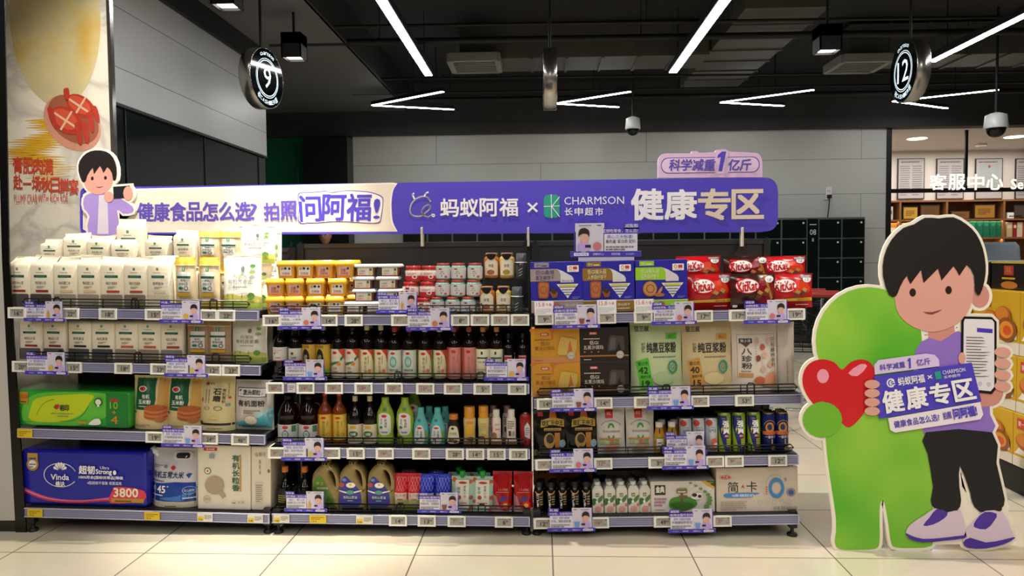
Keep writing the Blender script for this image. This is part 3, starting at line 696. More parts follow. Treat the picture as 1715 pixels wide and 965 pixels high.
# hanging sign
YG = YW + .25
a, b = sc(1486, 320, YG), sc(1715, 318, YG)
t = thing('service_sign', 'black hanging rail sign with white letters for the service centre', 'sign', a)
q = MB(); q.box(0, 4.2, 0, .05, -.03, .03, BLACK); q.build('rail', t)
for px in (1491, 1619, 1760):
    x = sc(px, 300, YG).x - a.x; q = MB(); q.box(x - .02, x + .02, .01, .04, .03, zt - a.z, BLACK); q.build('hanger', t)
LT = mat('#fff4e6', .5, emit=1.1)
for i, ch in enumerate('客服中心'):
    A, B = sc(1556.5 + i * 31.6, 318, YG), sc(1584.5 + i * 31.6, 292, YG); q = MB(); q.face(A.x - a.x, B.x - a.x, A.z - a.z, B.z - a.z, -.01); q.t(ch, 0, 0, 1, 1, LT, .02); q.build('letter', t)
A, B = sc(1692.5, 317, YG), sc(1760, 299.5, YG); q = MB(); q.face(A.x - a.x, B.x - a.x, A.z - a.z, B.z - a.z, -.01); q.t('Service', 0, 0, 1, 1, LT, .02); q.build('lettering', t)
for i, (px, py) in enumerate(((1536, 233), (1699, 230), (1593, 256))):
    p = atz(px, py, zt - .006); q = MB(); q.lathe([(.14, 0), (.15, .004), (.15, .008)], mat('#fff2e0', .5, emit=6), 20); tag(q.build('recessed_downlight', None, p), 'round recessed downlight in the service centre ceiling, ' + ('nearest the grey wall', 'nearest the photo edge', 'furthest back')[i], 'ceiling light', 'service centre downlights')
p = atz(1643, 246, zt - .05); q = MB(); q.lathe([(.05, 0), (.09, .02), (.09, .05)], mat('#cfc8c2', .5), 16); tag(q.build('smoke_detector', None, p), 'small smoke detector on the service centre ceiling', 'detector')
# ================================================================== goods: helpers
def base_py(k): a, b, c, d = RAILS[k]; return (b + d) / 2 - 25
def dims(k, x0, x1, yt, y):
    A, B = at(x0, yt, y), at(x1, yt, y); xm = (A.x + B.x) / 2
    return B.x - A.x, (A.z + B.z) / 2 - shelf_z(k, xm)
def pxw(n, y=.04): return n * (y - CAM.y) / FPX
def seat(o, k, pc, y, d, dz=0.0, rz=0.0, py=None):
    x = at(pc, py or base_py(k), y).x
    o.location = (x + dz * math.sin(tilt(k)), y + d / 2, shelf_z(k, x) + dz + .0004); o.rotation_euler = (0, tilt(k), rz)
    return o
def run(build, k, box, centres, labels, cat, y=.04, dz=0.0, group=None, rz=0.0, wob=.03, **kw):
    """build one at the size of BOX (px left, right, top), copy it to the other centres"""
    x0, x1, yt = box
    w, h = dims(k, x0, x1, yt, y); h -= dz
    proto, d = build(w, h, **kw); out = []
    for i, c in enumerate(centres):
        o = proto if i == 0 else copy_tree(proto)
        lab = labels[i] if isinstance(labels, (list, tuple)) else labels % nth(i, len(centres)) if '%s' in labels else labels
        tag(o, lab, cat, group); seat(o, k, c, y, d, dz, rz + (random.random() - .5) * wob); out.append(o)
    return out
def cyl(R, cy=0): return lambda x, off, z: ((R + off) * math.sin(x / R), cy - (R + off) * math.cos(x / R), z)
def wraplabel(q, R, z0, z1, m, arc=PI, full=True, seg=28):
    if full: q.lathe([(R + .0005, z0), (R + .0007, z0 + .0005), (R + .0007, z1 - .0005), (R + .0005, z1)], m, seg, cap=False)
    else:
        vs = []; n = 14
        for i in range(n + 1):
            a = -arc / 2 + arc * i / n
            vs += [((R + .0007) * math.sin(a), -(R + .0007) * math.cos(a), z) for z in (z0, z1)]
        q.add(vs, [(2 * i, 2 * i + 2, 2 * i + 3, 2 * i + 1) for i in range(n)], m, True)
    q.face(-R * 1.2, R * 1.2, z0, z1, 0, cyl(R), R * .22, .0012); q.step = .0004
def pouch(q, w, h, d, m, kind='stand', seal=.05, rip=.0012, seed=1):
    rd = random.Random(seed); ph = [rd.random() * 6 for _ in range(6)]; nx, nz = 14, 16
    def b(x, z):
        u = min(1, abs(2 * x / w)); t = max(0, min(1, z / h)); a = max(0, 1 - u ** 3.4)
        if kind == 'stand': f = max(0, 1 - (t / (1 - seal)) ** 2.4) if t < 1 - seal else 0; f = .06 + .94 * f
        elif kind == 'block': f = 1 if t < .74 else max(.06, 1 - ((t - .74) / (.22)) ** 1.3)
        else: s_ = max(0, min(1, (t - seal) / (1 - 2 * seal))); f = .05 + .95 * math.sin(PI * s_) ** .55
        return d / 2 * (.12 + .88 * a) * f + rip * (math.sin(x / w * 17 + ph[0] + z / h * 5) + math.sin(z / h * 23 + ph[1] + x / w * 6) * .7) * (.3 + t)
    def xs(x, z):
        t = z / h
        return x * (1 - .035 * math.sin(PI * t)) if kind != 'block' else x
    for sgn in (-1, 1):
        vs = [(xs(w * (i / nx - .5), h * j / nz), sgn * (b(w * (i / nx - .5), h * j / nz)), h * j / nz) for j in range(nz + 1) for i in range(nx + 1)]
        fs = [(j * (nx + 1) + i, j * (nx + 1) + i + 1, (j + 1) * (nx + 1) + i + 1, (j + 1) * (nx + 1) + i) for j in range(nz) for i in range(nx)]
        q.add(vs, fs if sgn < 0 else [f[::-1] for f in fs], m, True)
    n = nx + 1
    # closing strips round the edge
    for col in (0, nx):
        vs = []; 
        for j in range(nz + 1):
            x, z = w * (col / nx - .5), h * j / nz; yb_ = b(x, z); vs += [(xs(x, z), -yb_, z), (xs(x, z), yb_, z)]
        q.add(vs, [(2 * j, 2 * j + 1, 2 * j + 3, 2 * j + 2) if col else (2 * j, 2 * j + 2, 2 * j + 3, 2 * j + 1) for j in range(nz)], m, True)
    for row in (0, nz):
        vs = []
        for i in range(nx + 1):
            x, z = w * (i / nx - .5), h * row / nz; yb_ = b(x, z); vs += [(xs(x, z), -yb_, z), (xs(x, z), yb_, z)]
        q.add(vs, [(2 * i, 2 * i + 1, 2 * i + 3, 2 * i + 2) if not row else (2 * i, 2 * i + 2, 2 * i + 3, 2 * i + 1) for i in range(nx)], m)
    warp = lambda x, off, z: (xs(x, z), -b(x, z) - off, z)
    q.face(-w / 2, w / 2, 0, h, 0, warp, w / 9, .0012); q.step = .0004
    return warp
def sealstrip(root, q0, w, h, d, m, warp, frac=.05, name='seal_strip'):
    q = MB(); q.face(-w / 2, w / 2, 0, h, 0, warp, w / 9, .0026); q.r(0, 1 - frac, 1, 1, m); 
    for k in range(3): q.r(.01, 1 - frac * (.25 + .22 * k), .99, 1 - frac * (.2 + .22 * k), m)
    q.build(name, root)
DKG = mat('#13523f', .45); INK = mat('#2b2926', .5); INKG = mat('#6f6b64', .5); RED = mat('#c1272d', .4); PALE = mat('#efe9dc', .55); GRN = mat('#0f7a58', .45)
def charm(q, u, v, s, asp):   # small green emblem with pale rays
    q.rr(u - s, v - s * asp * 1.2, u + s, v + s * asp * 1.2, s * .6 * (q.fr[1] - q.fr[0]), GRN); q.r(u - s * .12, v - s * asp, u + s * .12, v + s * asp, PALE)
# ---------------------------------------------------------------- grain bags
def grain_bag(w, h, title='有机糙米', bar='#b5392a', grain='#8b7f6c', lean=.0, flap=1, body='#e9dfc6', seed=1):
    d = .062; t = thing('grain_bag'); fz = h * .84; rd = random.Random(seed)
    def sec(ws, ds, z, yo=0, xo=0): return [(x + xo, y + yo, z) for x, y in rrect(-ws / 2, -ds / 2, ws / 2, ds / 2, min(ws, ds) * .18, 2)]
    q = MB(); m = mat(body, .6, bump=.15, scale=60); xo = rd.uniform(-.008, .008); fold = rd.uniform(.2, 1.0)
    q.loft([sec(w * .95, d * .95, 0), sec(w * .97, d, .01), sec(w * .97, d, h * .5), sec(w, d, fz - .01), sec(w * .99, d * .8, fz + h * .02), sec(w * .97, d * .3, fz + h * .055, .006, xo), sec(w * 1.0, d * .1, fz + h * .075, .012, xo), [(x, y, z + (x / w) * rd.uniform(-.004, .004) * 4) for x, y, z in sec(w * 1.04, d * .08, h, .012 + .03 * flap * fold, xo * 2)]], m)
    q.build('bag', t)
    q = MB(); q.face(-w / 2, w / 2, 0, fz, -d / 2, base=.0006); q.step = .0004
    asp = w / fz; charm(q, .46, .9, .045, asp); q.r(.3, .815, .62, .823, INKG)
    q.r(.22, .70, .76, .755, DKG); q.r(.3, .715, .68, .74, mat('#3f7a66', .45))
    q.t(title, .27, .535, .73, .61, INK); q.lines(.33, .45, .68, .51, 2, INKG, seed)
    if bar: q.r(.3, .355, .82, .405, bar)
    q.build('print', t)
    q = MB(); q.face(-w / 2, w / 2, 0, fz, -d / 2, base=.0006); q.step = .0004; q.rr(.05, .01, .93, .31, .006, mat(grain, .5, noise=.45, scale=260)); q.e(.78, .09, .09, .06, mat('#7a8a4a', .5)); q.build('grain_window', t)
    return t, d
def noodle_pack(w, h, top='#e6c648', body='#d9c4a0', seed=1):
    d = .04; t = thing('noodle_pack'); q = MB(); wp = pouch(q, w, h, d, mat(body, .35), 'pillow', .03, .0008, seed)
    st = mat('#c4a983', .45)
    for k in range(4): q.r(.1 + k * .21, .12, .115 + k * .21, .84, st)
    q.r(0, 0, 1, .13, mat(top, .4)); q.build('bag', t)
    q = MB(); q.face(-w / 2, w / 2, 0, h, 0, wp, w / 9, .003); q.step = .0005
    q.r(0, .84, 1, 1, mat(top, .35)); q.r(0, .84, 1, .855, mat('#f2e6a0', .4)); q.build('top_band', t)
    q = MB(); q.face(-w / 2, w / 2, 0, h, 0, wp, w / 9, .0035); q.step = .0005
    q.r(.17, .33, .78, .72, mat('#dcd9d2', .45)); charm(q, .46, .77, .07, w / h); q.r(.12, .59, .82, .635, DKG); q.t('有机', .35, .52, .6, .57, INK); q.t('原味挂面', .25, .455, .7, .51, INK); q.e(.36, .4, .12, .028, GRN); q.ring(.62, .4, .1, .045, .3, INK)
    q.r(.18, .24, .78, .31, mat('#d9a52e', .4)); q.build('label', t)
    return t, d
def flour_pouch(w, h, d=.07, body='#f0ede2', deco=None, kind='stand', seed=1, name='flour_pouch', rough=.4, seal=.05):
    t = thing(name); q = MB(); wp = pouch(q, w, h, d, mat(body, rough), kind, seal, .0011, seed)
    if deco: deco(q)
    q.build('bag', t); sealstrip(t, q, w, h, d, mat(body, rough + .1), wp, seal)
    return t, d
K = (0, 0)
HOT = '#ece6d6'
for i, (c, ti, bar, gr) in enumerate(((31, '有机赤小豆', '#8f1f2a', '#4a4644'), (69.5, '有机赤小豆', '#8f1f2a', '#4a4644'), (109, '有机薏仁米', '#d9b98a', '#9b917e'), (149, '有机薏仁米', '#d9b98a', '#9b917e'), (187.5, '有机七色糙米', '#b03a22', '#8a7d6c'), (226.5, '有机七色糙米', '#b03a22', '#7c7262'), (266, '有机糙米', '#d8c5a2', '#cfc0a0'))):
    run(grain_bag, K, (c - 20.5, c + 20.5, 430), (c,), 'cream grain bag in the top shelf front row, %s' % nth(i, 7), 'grain bag', .045, group='grain bags in the front row of the top shelf', title=ti, bar=bar, grain=gr, seed=i, flap=1 if i < 2 else .5, wob=.12)
run(noodle_pack, K, (291, 326, 431), (308.5, 348.5), ['yellow-topped noodle pack beside the cream grain bags on the top shelf', 'yellow-topped noodle pack beside the white buckwheat pouch on the top shelf'], 'noodle pack', .045, group='noodle packs on the top shelf')
def d_buck(title, white=True):
    def f(q):
        q.p([(.0, .02), (1, .02), (1, .22), (.75, .27), (.5, .24), (.25, .28), (0, .25)], mat('#c2bd5a', .5)); q.p([(0, .02), (1, .02), (1, .12), (.6, .16), (.3, .12), (0, .17)], mat('#93a63e', .5))
        for x in (.15, .3, .55, .8): q.p([(x - .02, .22), (x + .02, .22), (x, .29)], mat('#6f8a3a', .5))
        q.e(.78, .24, .09, .06, mat('#5d8a35', .5)); q.t('内蒙古', .3, .55, .68, .62, mat('#7f9152', .5)); q.t(title, .16, .45, .82, .53, mat('#6f6a58', .5)); q.lines(.3, .39, .7, .42, 1, INKG, 3)
        q.e(.55, .72, .05, .05, INKG); q.e(.8, .77, .07, .035, mat('#5d8a35', .5)); q.e(.8, .66, .08, .03, mat('#7d9a45', .5))
    return f
run(flour_pouch, K, (370, 435, 424), (402,), 'white buckwheat pouch with green field print at the right end of the top shelf', 'pouch', .05, deco=d_buck('有机荞麦面'), body='#f4f1e6')
# second row, raised on the bags behind
for i, (c, top, ti) in enumerate(((86, 403, '有机赤小豆'), (125, 391, '有机赤小豆'), (165, 396, '有机薏仁米'), (205, 402, '有机薏仁米'), (262, 396, '有机七色糙米'), (309, 387, '有机糙米'))):
    lo = run(grain_bag, K, (c - 20, c + 20, 447), (c,), 'cream grain bag hidden behind the front row, %s' % nth(i, 6), 'grain bag', .125, group='grain bags hidden behind the front row', title=ti, seed=20 + i)[0]
    w_, h_ = dims(K, c - 20, c + 20, 447, .125)
    run(grain_bag, K, (c - 20, c + 20, top), (c,), 'cream grain bag stacked on the row behind, %s' % nth(i, 6), 'grain bag', .125, dz=h_, group='grain bags stacked at the back of the top shelf', title=ti, seed=40 + i, bar=None if i < 5 else '#d8c5a2', flap=.3, wob=.25)
w_, h_ = dims(K, 195, 240, 452, .22)
run(grain_bag, K, (195, 240, 452), (217,), 'lowest cream grain bag in the back row, under the tall bag', 'grain bag', .22, seed=61)
run(grain_bag, K, (195, 240, 368), (217,), 'tallest cream grain bag, standing in front of the banner figure board', 'grain bag', .22, dz=h_, title='有机糙米', seed=60, flap=.2)
w_, h_ = dims(K, 330, 366, 447, .125)
run(noodle_pack, K, (330, 366, 447), (348, 384), ['lower noodle pack hidden behind the front noodle packs, left one', 'lower noodle pack hidden behind the front noodle packs, right one'], 'noodle pack', .125)
run(noodle_pack, K, (331, 367, 388), (349, 384), ['yellow-topped noodle pack on the raised back row, left one of two', 'yellow-topped noodle pack on the raised back row, right one of two'], 'noodle pack', .125, dz=h_, seed=5)
w_, h_ = dims(K, 398, 452, 442, .14)
run(flour_pouch, K, (398, 452, 442), (425,), 'white pouch behind the buckwheat pouch, lower one', 'pouch', .15, body='#f4f1e6', deco=d_buck('有机莜麦面'), d=.05)
run(flour_pouch, K, (398, 458, 376), (428,), 'white printed pouch stacked highest at the right end of the top shelf', 'pouch', .15, dz=h_, body='#f6f4ec', deco=d_buck('有机莜麦面'), d=.05, seed=3)
run(flour_pouch, K, (438, 473, 384), (452,), 'narrow white pouch against the dark back panel beside the yellow tubs', 'pouch', .26, body='#f4f2ea', deco=d_buck('有机莜麦面'), d=.05, seed=4)
# second shelf, left bay
K = (0, 1)
for i, (c, ti, bar, gr) in enumerate(((51, '有机红小豆', '#8f1f3a', '#5a5452'), (91, '有机红小豆', '#8f1f3a', '#5a5452'), (133, '有机黑豆', '#1f1c1c', '#4a4a4c'), (172, '有机黑豆', '#1f1c1c', '#45454a'), (211, '有机七色糙米', '#c05a2a', '#8f7f6c'), (249.5, '有机七色糙米', '#c05a2a', '#8f7f6c'), (287.5, '有机三色藜麦', '#a8342a', '#8a7d70'))):
    run(grain_bag, K, (c - 20, c + 20, 528), (c,), 'cream grain bag on the second shelf, %s' % nth(i, 7), 'grain bag', .05, group='grain bags on the second shelf', title=ti, bar=bar, grain=gr, seed=70 + i, wob=.12)
    run(grain_bag, K, (c - 20, c + 20, 530), (c + 2,), 'rear cream grain bag on the second shelf, %s' % nth(i, 7), 'grain bag', .14, group='rear grain bags on the second shelf', title=ti, bar=bar, grain=gr, seed=90 + i)
run(noodle_pack, K, (311, 350, 535), (331, 365), ['kraft noodle pack leaning beside the cream bags on the second shelf', 'kraft noodle pack beside the oat flour pouch on the second shelf'], 'noodle pack', .05, top='#a98a68', body='#a88a6a', rz=.1)
run(flour_pouch, K, (383, 443, 534), (413,), 'oat flour pouch with yellow field print at the right end of the second shelf', 'pouch', .05, deco=d_buck('有机莜麦面'), body='#ddd8c8', d=.08)
run(flour_pouch, K, (383, 443, 538), (424,), 'plain pouch half hidden behind the oat flour pouch on the second shelf', 'pouch', .16, body='#cfcabb', d=.06)
# third shelf
K = (0, 2)
def tissue_pack(w, h):
    d = .2; t = thing('tissue_pack'); q = MB(); G = mat('#2fa23a', .25, bump=.12, scale=30); q.box(-w / 2, w / 2, -d / 2, d / 2, 0, h, G, .012)
    q.face(-w / 2 + .006, w / 2 - .006, .006, h - .006, -d / 2, base=.0006); q.step = .0005
    q.p(smooth([(.1, .05), (.3, .02), (.62, .04), (.8, .3), (.84, .6), (.8, .98), (.3, .98), (.12, .8), (.06, .4)], 3), mat('#62bd3a', .3))
    q.p(smooth([(.14, .14), (.4, .12), (.58, .35), (.66, .7), (.69, .94), (.45, .92), (.2, .8), (.14, .5)], 3), mat('#bfd11e', .3))
    q.line(smooth([(.19, .3), (.23, .55), (.28, .7), (.35, .78)], 4, False), .0022, mat('#4a7a1e')); q.line(smooth([(.4, .14), (.52, .18), (.6, .35), (.65, .6)], 4, False), .0022, mat('#4a7a1e'))
    q.t('心', .345, .5, .39, .63, INK, .02); q.p(smooth([(.37, .48), (.355, .57), (.362, .63), (.372, .6), (.385, .65), (.395, .58)], 3), RED); q.t('相印', .4, .45, .48, .63, INK, .02); q.lines(.32, .36, .55, .4, 1, INKG, 2); q.lines(.38, .28, .48, .33, 1, INKG, 3)
    q.r(.81, .0, 1.0, 1, mat('#1d7a30', .3)); q.rr(.845, .77, .92, .84, .004, RED)
    q.t('10', .845, .55, .915, .75, mat('#8fae2a', .4), .02); q.t('+', .865, .4, .9, .5, mat('#c88a2a', .4), .02); q.t('4', .855, .12, .915, .34, mat('#c88a2a', .4), .02)
    q.e(.745, .74, .036, .12, mat('#234a2a', .5)); q.e(.745, .74, .026, .085, mat('#d8e6c8', .5)); q.r(.735, .6, .755, .7, mat('#d8e6c8', .5))
    q.p(smooth([(.66, .08), (.7, .22), (.75, .26), (.77, .14), (.74, .07)], 3), mat('#e8ece4', .4)); q.r(.57, .1, .64, .17, mat('#c88a2a', .4)); q.lines(.03, .11, .17, .14, 1, mat('#123a12'), 5)
    q.build('pack', t)
    q = MB(); q.face(-w / 2 + .006, w / 2 - .006, .006, h - .006, -d / 2, base=.003); q.step = .0005; q.p([(.045, .64), (.12, .62), (.122, .98), (.045, .98)], mat('#b98a26', .4)); q.t('2004', .05, .78, .118, .9, mat('#c8462a', .4), .015); q.lines(.055, .67, .11, .73, 1, INK, 2); q.build('gold_sticker', t)
    return t, d
run(tissue_pack, K, (23, 217, 655), (120,), 'long green and yellow tissue pack on the third shelf of the left bay', 'tissue pack', .035, wob=0)
def d_corn(q):
    q.r(0, 0, 1, .36, mat('#d9bd85', .4)); q.r(.72, .3, 1, 1, mat('#c79a4a', .4)); q.p([(.08, .36), (.62, .36), (.68, .55), (.64, .8), (.66, .96), (.1, .96)], mat('#1c5a3a', .35))
    q.e(.28, .75, .12, .055, WHITE); q.e(.28, .75, .09, .04, RED); q.t('有机', .28, .57, .5, .65, WHITE, .015); q.t('玉米粉', .18, .47, .55, .55, WHITE, .015); q.lines(.2, .42, .5, .45, 1, WHITE, 4)
    for k in range(5): q.e(.68, .24 + k * .04, .3, .06, mat(('#a8552a', '#c8733a')[k % 2], .45))
    q.e(.82, .19, .14, .05, mat('#b8683a', .45), 12); q.lines(.06, .05, .6, .1, 2, INKG, 9); q.r(.05, .3, .14, .34, mat('#4a5a6a', .5))
run(flour_pouch, K, (217, 277, 631), (248, 304), ['corn flour pouch with green panel beside the long green tissue pack', 'corn flour pouch with green panel beside the stone-ground flour pouch'], 'pouch', .045, deco=d_corn, body='#dcc893', d=.085, rough=.25, group='corn flour pouches')
def d_stone(q):
    q.r(0, .1, 1, .14, mat('#2f2418', .4)); q.vt('石磨', .44, .52, .66, .76, INK, .025); q.vt('有机面粉', .7, .5, .8, .76, INK, .0); q.vt('有机小麦粉', .84, .62, .88, .86, INKG); q.lines(.22, .5, .26, .75, 9, INKG, 2, .6); q.lines(.31, .5, .35, .75, 9, INKG, 3, .6)
    q.e(.27, .84, .05, .025, mat('#b0382a', .4)); q.t('爱菊', .34, .82, .46, .86, mat('#8a4a2a', .4)); q.ring(.28, .41, .09, .03, .2, INKG); q.ring(.6, .41, .12, .04, .2, INKG); q.r(.8, .45, .92, .5, mat('#7a8fa0', .4)); q.e(.9, .6, .04, .02, RED); q.e(.14, .56, .02, .04, RED); q.lines(.3, .04, .75, .07, 1, INKG, 4)
    q.p([(.35, .22), (.5, .27), (.65, .21)], mat('#d9b86a', .5)); q.e(.14, .16, .05, .02, INK)
run(flour_pouch, K, (328, 389, 630), (358,), 'pale yellow stone-ground flour pouch with black vertical title on the third shelf', 'pouch', .045, deco=d_stone, body='#d3c48f', d=.085, rough=.3)
def d_wheat(q):
    q.p([(0, .03), (.95, .03), (1, .3), (1, .42), (.55, .25), (0, .14)], mat('#5cb6c6', .3)); q.p([(.35, .2), (1, .5), (1, .42), (.5, .2)], mat('#a8dbe0', .3))
    q.r(.1, .68, .86, .86, mat('#55585c', .35)); q.r(.12, .695, .84, .845, mat('#dfdcd8', .4)); q.t('澳洲颗粒', .27, .72, .72, .82, INK, .02)
    q.t('有机面粉', .14, .5, .84, .62, INK, .02); q.lines(.3, .36, .75, .45, 2, INKG, 3); q.ring(.47, .22, .17, .11, .12, mat('#d0b08a', .4)); q.e(.47, .22, .15, .09, mat('#e8dccc', .4)); q.lines(.2, .08, .6, .11, 1, mat('#1a4a6a'), 2)
run(flour_pouch, K, (387, 453, 639), (420,), 'white and turquoise wheat flour bag at the right end of the third shelf', 'flour bag', .05, deco=d_wheat, body='#cbc4bc', d=.1, rough=.2, kind='pillow')
# bottom shelf
K = (0, 3)
def paper_pack(w, h):
    d = .26; t = thing('toilet_paper_pack'); q = MB(); B = mat('#1c1f9a', .22, bump=.1, scale=25)
    q.box(-w / 2, w / 2, -d / 2, d / 2, 0, h, B, .014); q.face(-w / 2 + .012, w / 2 - .012, .012, h - .012, -d / 2, base=.0006); q.step = .0005
    for (a, b_, c) in (('#e8336a', .0, .3), ('#e0508a', .05, .26), ('#4aa0e0', .1, .22), ('#f2a0b8', .14, .18), ('#d8203a', .18, .14)):
        up = smooth([(0, .30 - a.__len__() * 0 - b_ * .3), (.2, .12 - b_ * .2), (.45, .05 + .02 - b_ * .1), (.7, .14 - b_ * .2), (1, .28 - b_)], 5, False); lo = [(x, max(.0, z - .035)) for x, z in up[::-1]]
        q.p([(x, max(.012, z)) for x, z in up] + lo, mat(a, .3))
    SV = mat('#d5d6e2', .3, .3)
    q.ring(.31, .56, .14, .24, .06, SV, 30, 50, 330); q.ring(.31, .56, .135, .235, .05, SV, 30, 20, 120)
    for k in range(6):
        an = math.radians(25 + 26 * k); c_, s_ = math.cos(an), math.sin(an); q.p([(.31 + .014 * c_, .645 + .03 * s_), (.31 + .05 * c_ + .011 * s_, .645 + .15 * s_ - .03 * c_), (.31 + .06 * c_, .645 + .175 * s_), (.31 + .05 * c_ - .011 * s_, .645 + .15 * s_ + .03 * c_)], WHITE)
    q.t('Vinda', .235, .47, .385, .58, WHITE, .02); q.t('维达', .275, .33, .35, .44, WHITE, .025)
    q.t('超韧', .47, .6, .6, .76, WHITE, .025); q.t('Strong', .61, .58, .74, .7, WHITE, .02); q.t('Ultra', .645, .7, .72, .76, WHITE, .01); q.e(.765, .64, .014, .045, WHITE)
    q.t('100%符合[国标优等品]等级', .47, .5, .835, .57, WHITE, .015); q.t('4层超韧不易破 母婴适用', .54, .4, .82, .465, WHITE, .0)
    q.build('pack', t)
    q = MB(); q.face(-w / 2 + .012, w / 2 - .012, .012, h - .012, -d / 2, base=.004); q.step = .0005
    q.p(smooth([(.72, .03), (.74, .28), (.78, .36), (.99, .3), (.99, .1)], 3), mat('#d83a52', .35)); q.r(.73, .05, .995, .13, mat('#c08a2a', .35)); q.t('3800', .75, .16, .95, .33, mat('#f4e6c8', .35), .03); q.lines(.76, .07, .9, .11, 1, INK, 3); q.build('count_badge', t)
    q = MB(); q.face(-w / 2 + .012, w / 2 - .012, .012, h - .012, -d / 2, base=.004); q.step = .0005
    q.r(.04, .8, .125, .98, mat('#b98f3a', .3)); q.e(.082, .76, .05, .13, mat('#a87f2e', .3)); q.e(.082, .76, .034, .085, mat('#e2ddd0', .3)); q.lines(.055, .7, .11, .8, 2, mat('#4a5aa0'), 3); q.lines(.05, .86, .115, .92, 1, mat('#3a3aa0'), 4); q.build('gold_medal', t)
    q = MB()
    for k in range(4): q.lathe([(.055, 0), (.058, .01), (.058, h * .42), (.05, h * .43)], mat('#dcdad6', .6), 16, w / 2 - .1 - k * .13, .05 + .0)
    return t, d
run(paper_pack, K, (36, 247, 755), (141,), 'large blue toilet paper pack numbered 3800 on the bottom shelf', 'toilet paper', .035, wob=0)
def rice_sack(w, h):
    d = .11; t = thing('rice_sack'); q = MB(); wp = pouch(q, w, h * .97, d, mat('#c9c6ca', .25), 'stand', .05, .001, 5)
    q.p([(0, .1), (1, .1), (1, .42), (.55, .44), (0, .39)], mat('#1b3f96', .25)); q.p(smooth([(.2, .15), (.6, .2), (.95, .35), (.7, .12)], 3), mat('#3a78c8', .25)); q.r(0, .0, 1, .1, mat('#cfc0ac', .3))
    q.t('有机五常大米', .02, .5, .7, .61, mat('#2a3a6a', .3), .02, shear=.1); q.p([(.74, .56), (.79, .59), (.86, .58), (.8, .5)], mat('#1b4aa6', .3)); q.lines(.02, .44, .35, .48, 1, mat('#2a3a6a'), 2)
    q.t('45', .16, .25, .34, .37, WHITE, .03); q.ring(.39, .36, .02, .012, .4, WHITE); q.ring(.08, .32, .035, .035, .3, WHITE); q.lines(.04, .2, .3, .24, 1, WHITE, 3); q.ring(.82, .3, .13, .07, .1, mat('#9ab6e0', .3)); q.t('匠心好米', .73, .28, .91, .32, mat('#dfe8f6', .3)); q.lines(.7, .16, .95, .2, 1, WHITE, 7)
    q.e(.48, .68, .05, .035, RED); q.lines(.05, .68, .28, .74, 2, INKG, 5); q.e(.32, .7, .04, .03, mat('#7a7a80', .4)); q.lines(.35, .02, .6, .05, 1, INK, 6)
    q.build('bag', t)
    q = MB(); q.face(-w / 2, w / 2, 0, h * .97, 0, wp, w / 9, .003); q.step = .0006; HR = mat('#d8d5d8', .3)
    q.rr(.44, .8, .84, .95, .016, HR); q.rr(.5, .83, .78, .92, .012, BLACK); q.build('handle', t)
    q = MB(); q.X = Matrix.Translation((-w * .44, 0, h * .88)) @ Matrix.Rotation(-.7, 4, 'Y'); q.lathe([(.012, -.02), (.012, .0), (.016, .002), (.016, .03), (.013, .032)], mat('#dcdadd', .35), 16); q.build('spout_cap', t)
    return t, d
run(rice_sack, K, (247, 331, 752), (289.5,), 'blue and white rice sack with handle and spout beside the blue paper pack', 'rice sack', .05, wob=0)
def rice_carton(w, h):
    d = .2; t = thing('rice_carton'); q = MB(); q.box(-w / 2, w / 2, -d / 2, d / 2, 0, h, mat('#d5cdbd', .5), .006); q.build('box', t)
    q = MB(); q.face(-w / 2, w / 2, 0, h, -d / 2, base=.0006); q.step = .0005
    q.rr(.12, .91, .38, .96, .004, RED); q.t('有机粮', .17, .92, .33, .95, WHITE); q.r(.8, .29, .83, .86, mat('#b9873a', .4)); q.vt('有机长粒香', .66, .29, .8, .86, mat('#2f5a3a', .4), .02)
    q.e(.2, .6, .065, .05, mat('#4f8a3a', .4)); q.e(.2, .6, .045, .035, WHITE); q.e(.2, .6, .025, .02, mat('#c8732a', .4))
    q.e(.33, .38, .18, .14, mat('#a3927c', .6)); q.e(.49, .23, .045, .03, mat('#a3927c', .6)); q.line([(.44, .28), (.5, .21)], .02, mat('#a3927c', .6)); q.ring(.19, .17, .07, .055, .1, mat('#a8703a', .5)); q.t('香韵', .14, .15, .24, .19, mat('#a8703a', .5)); q.t('大米', .77, .11, .9, .15, INKG); q.r(.24, .8, .34, .86, mat('#8a8f94', .4)); q.lines(.66, .11, .74, .15, 1, INKG, 2); q.build('front_print', t)
    return t, d
run(rice_carton, K, (331, 420, 746), (375,), 'tall cream rice carton with vertical green title on the bottom shelf', 'carton', .035, wob=0)
def side_carton(w, h):
    d = .2; t = thing('rice_carton'); q = MB(); q.box(-w / 2, w / 2, -d / 2, d / 2, 0, h, mat('#d0c7b6', .5), .005); q.build('box', t)
    q = MB(); q.face(-w / 2, w / 2, 0, h, -d / 2, base=.0006); q.step = .0005; q.t('谷粮河', .2, .84, .75, .91, mat('#7a5a34', .5)); q.vt('有机米', .4, .55, .52, .8, INKG); q.r(.2, .1, .62, .45, mat('#c4bba8', .5)); q.lines(.24, .14, .58, .42, 9, INKG, 3, .4); q.e(.9, .62, .07, .03, INKG); q.build('front_print', t)
    return t, d
run(side_carton, K, (420, 453, 748), (437,), 'narrow cream rice carton at the right end of the left bay bottom shelf', 'carton', .04, wob=0)
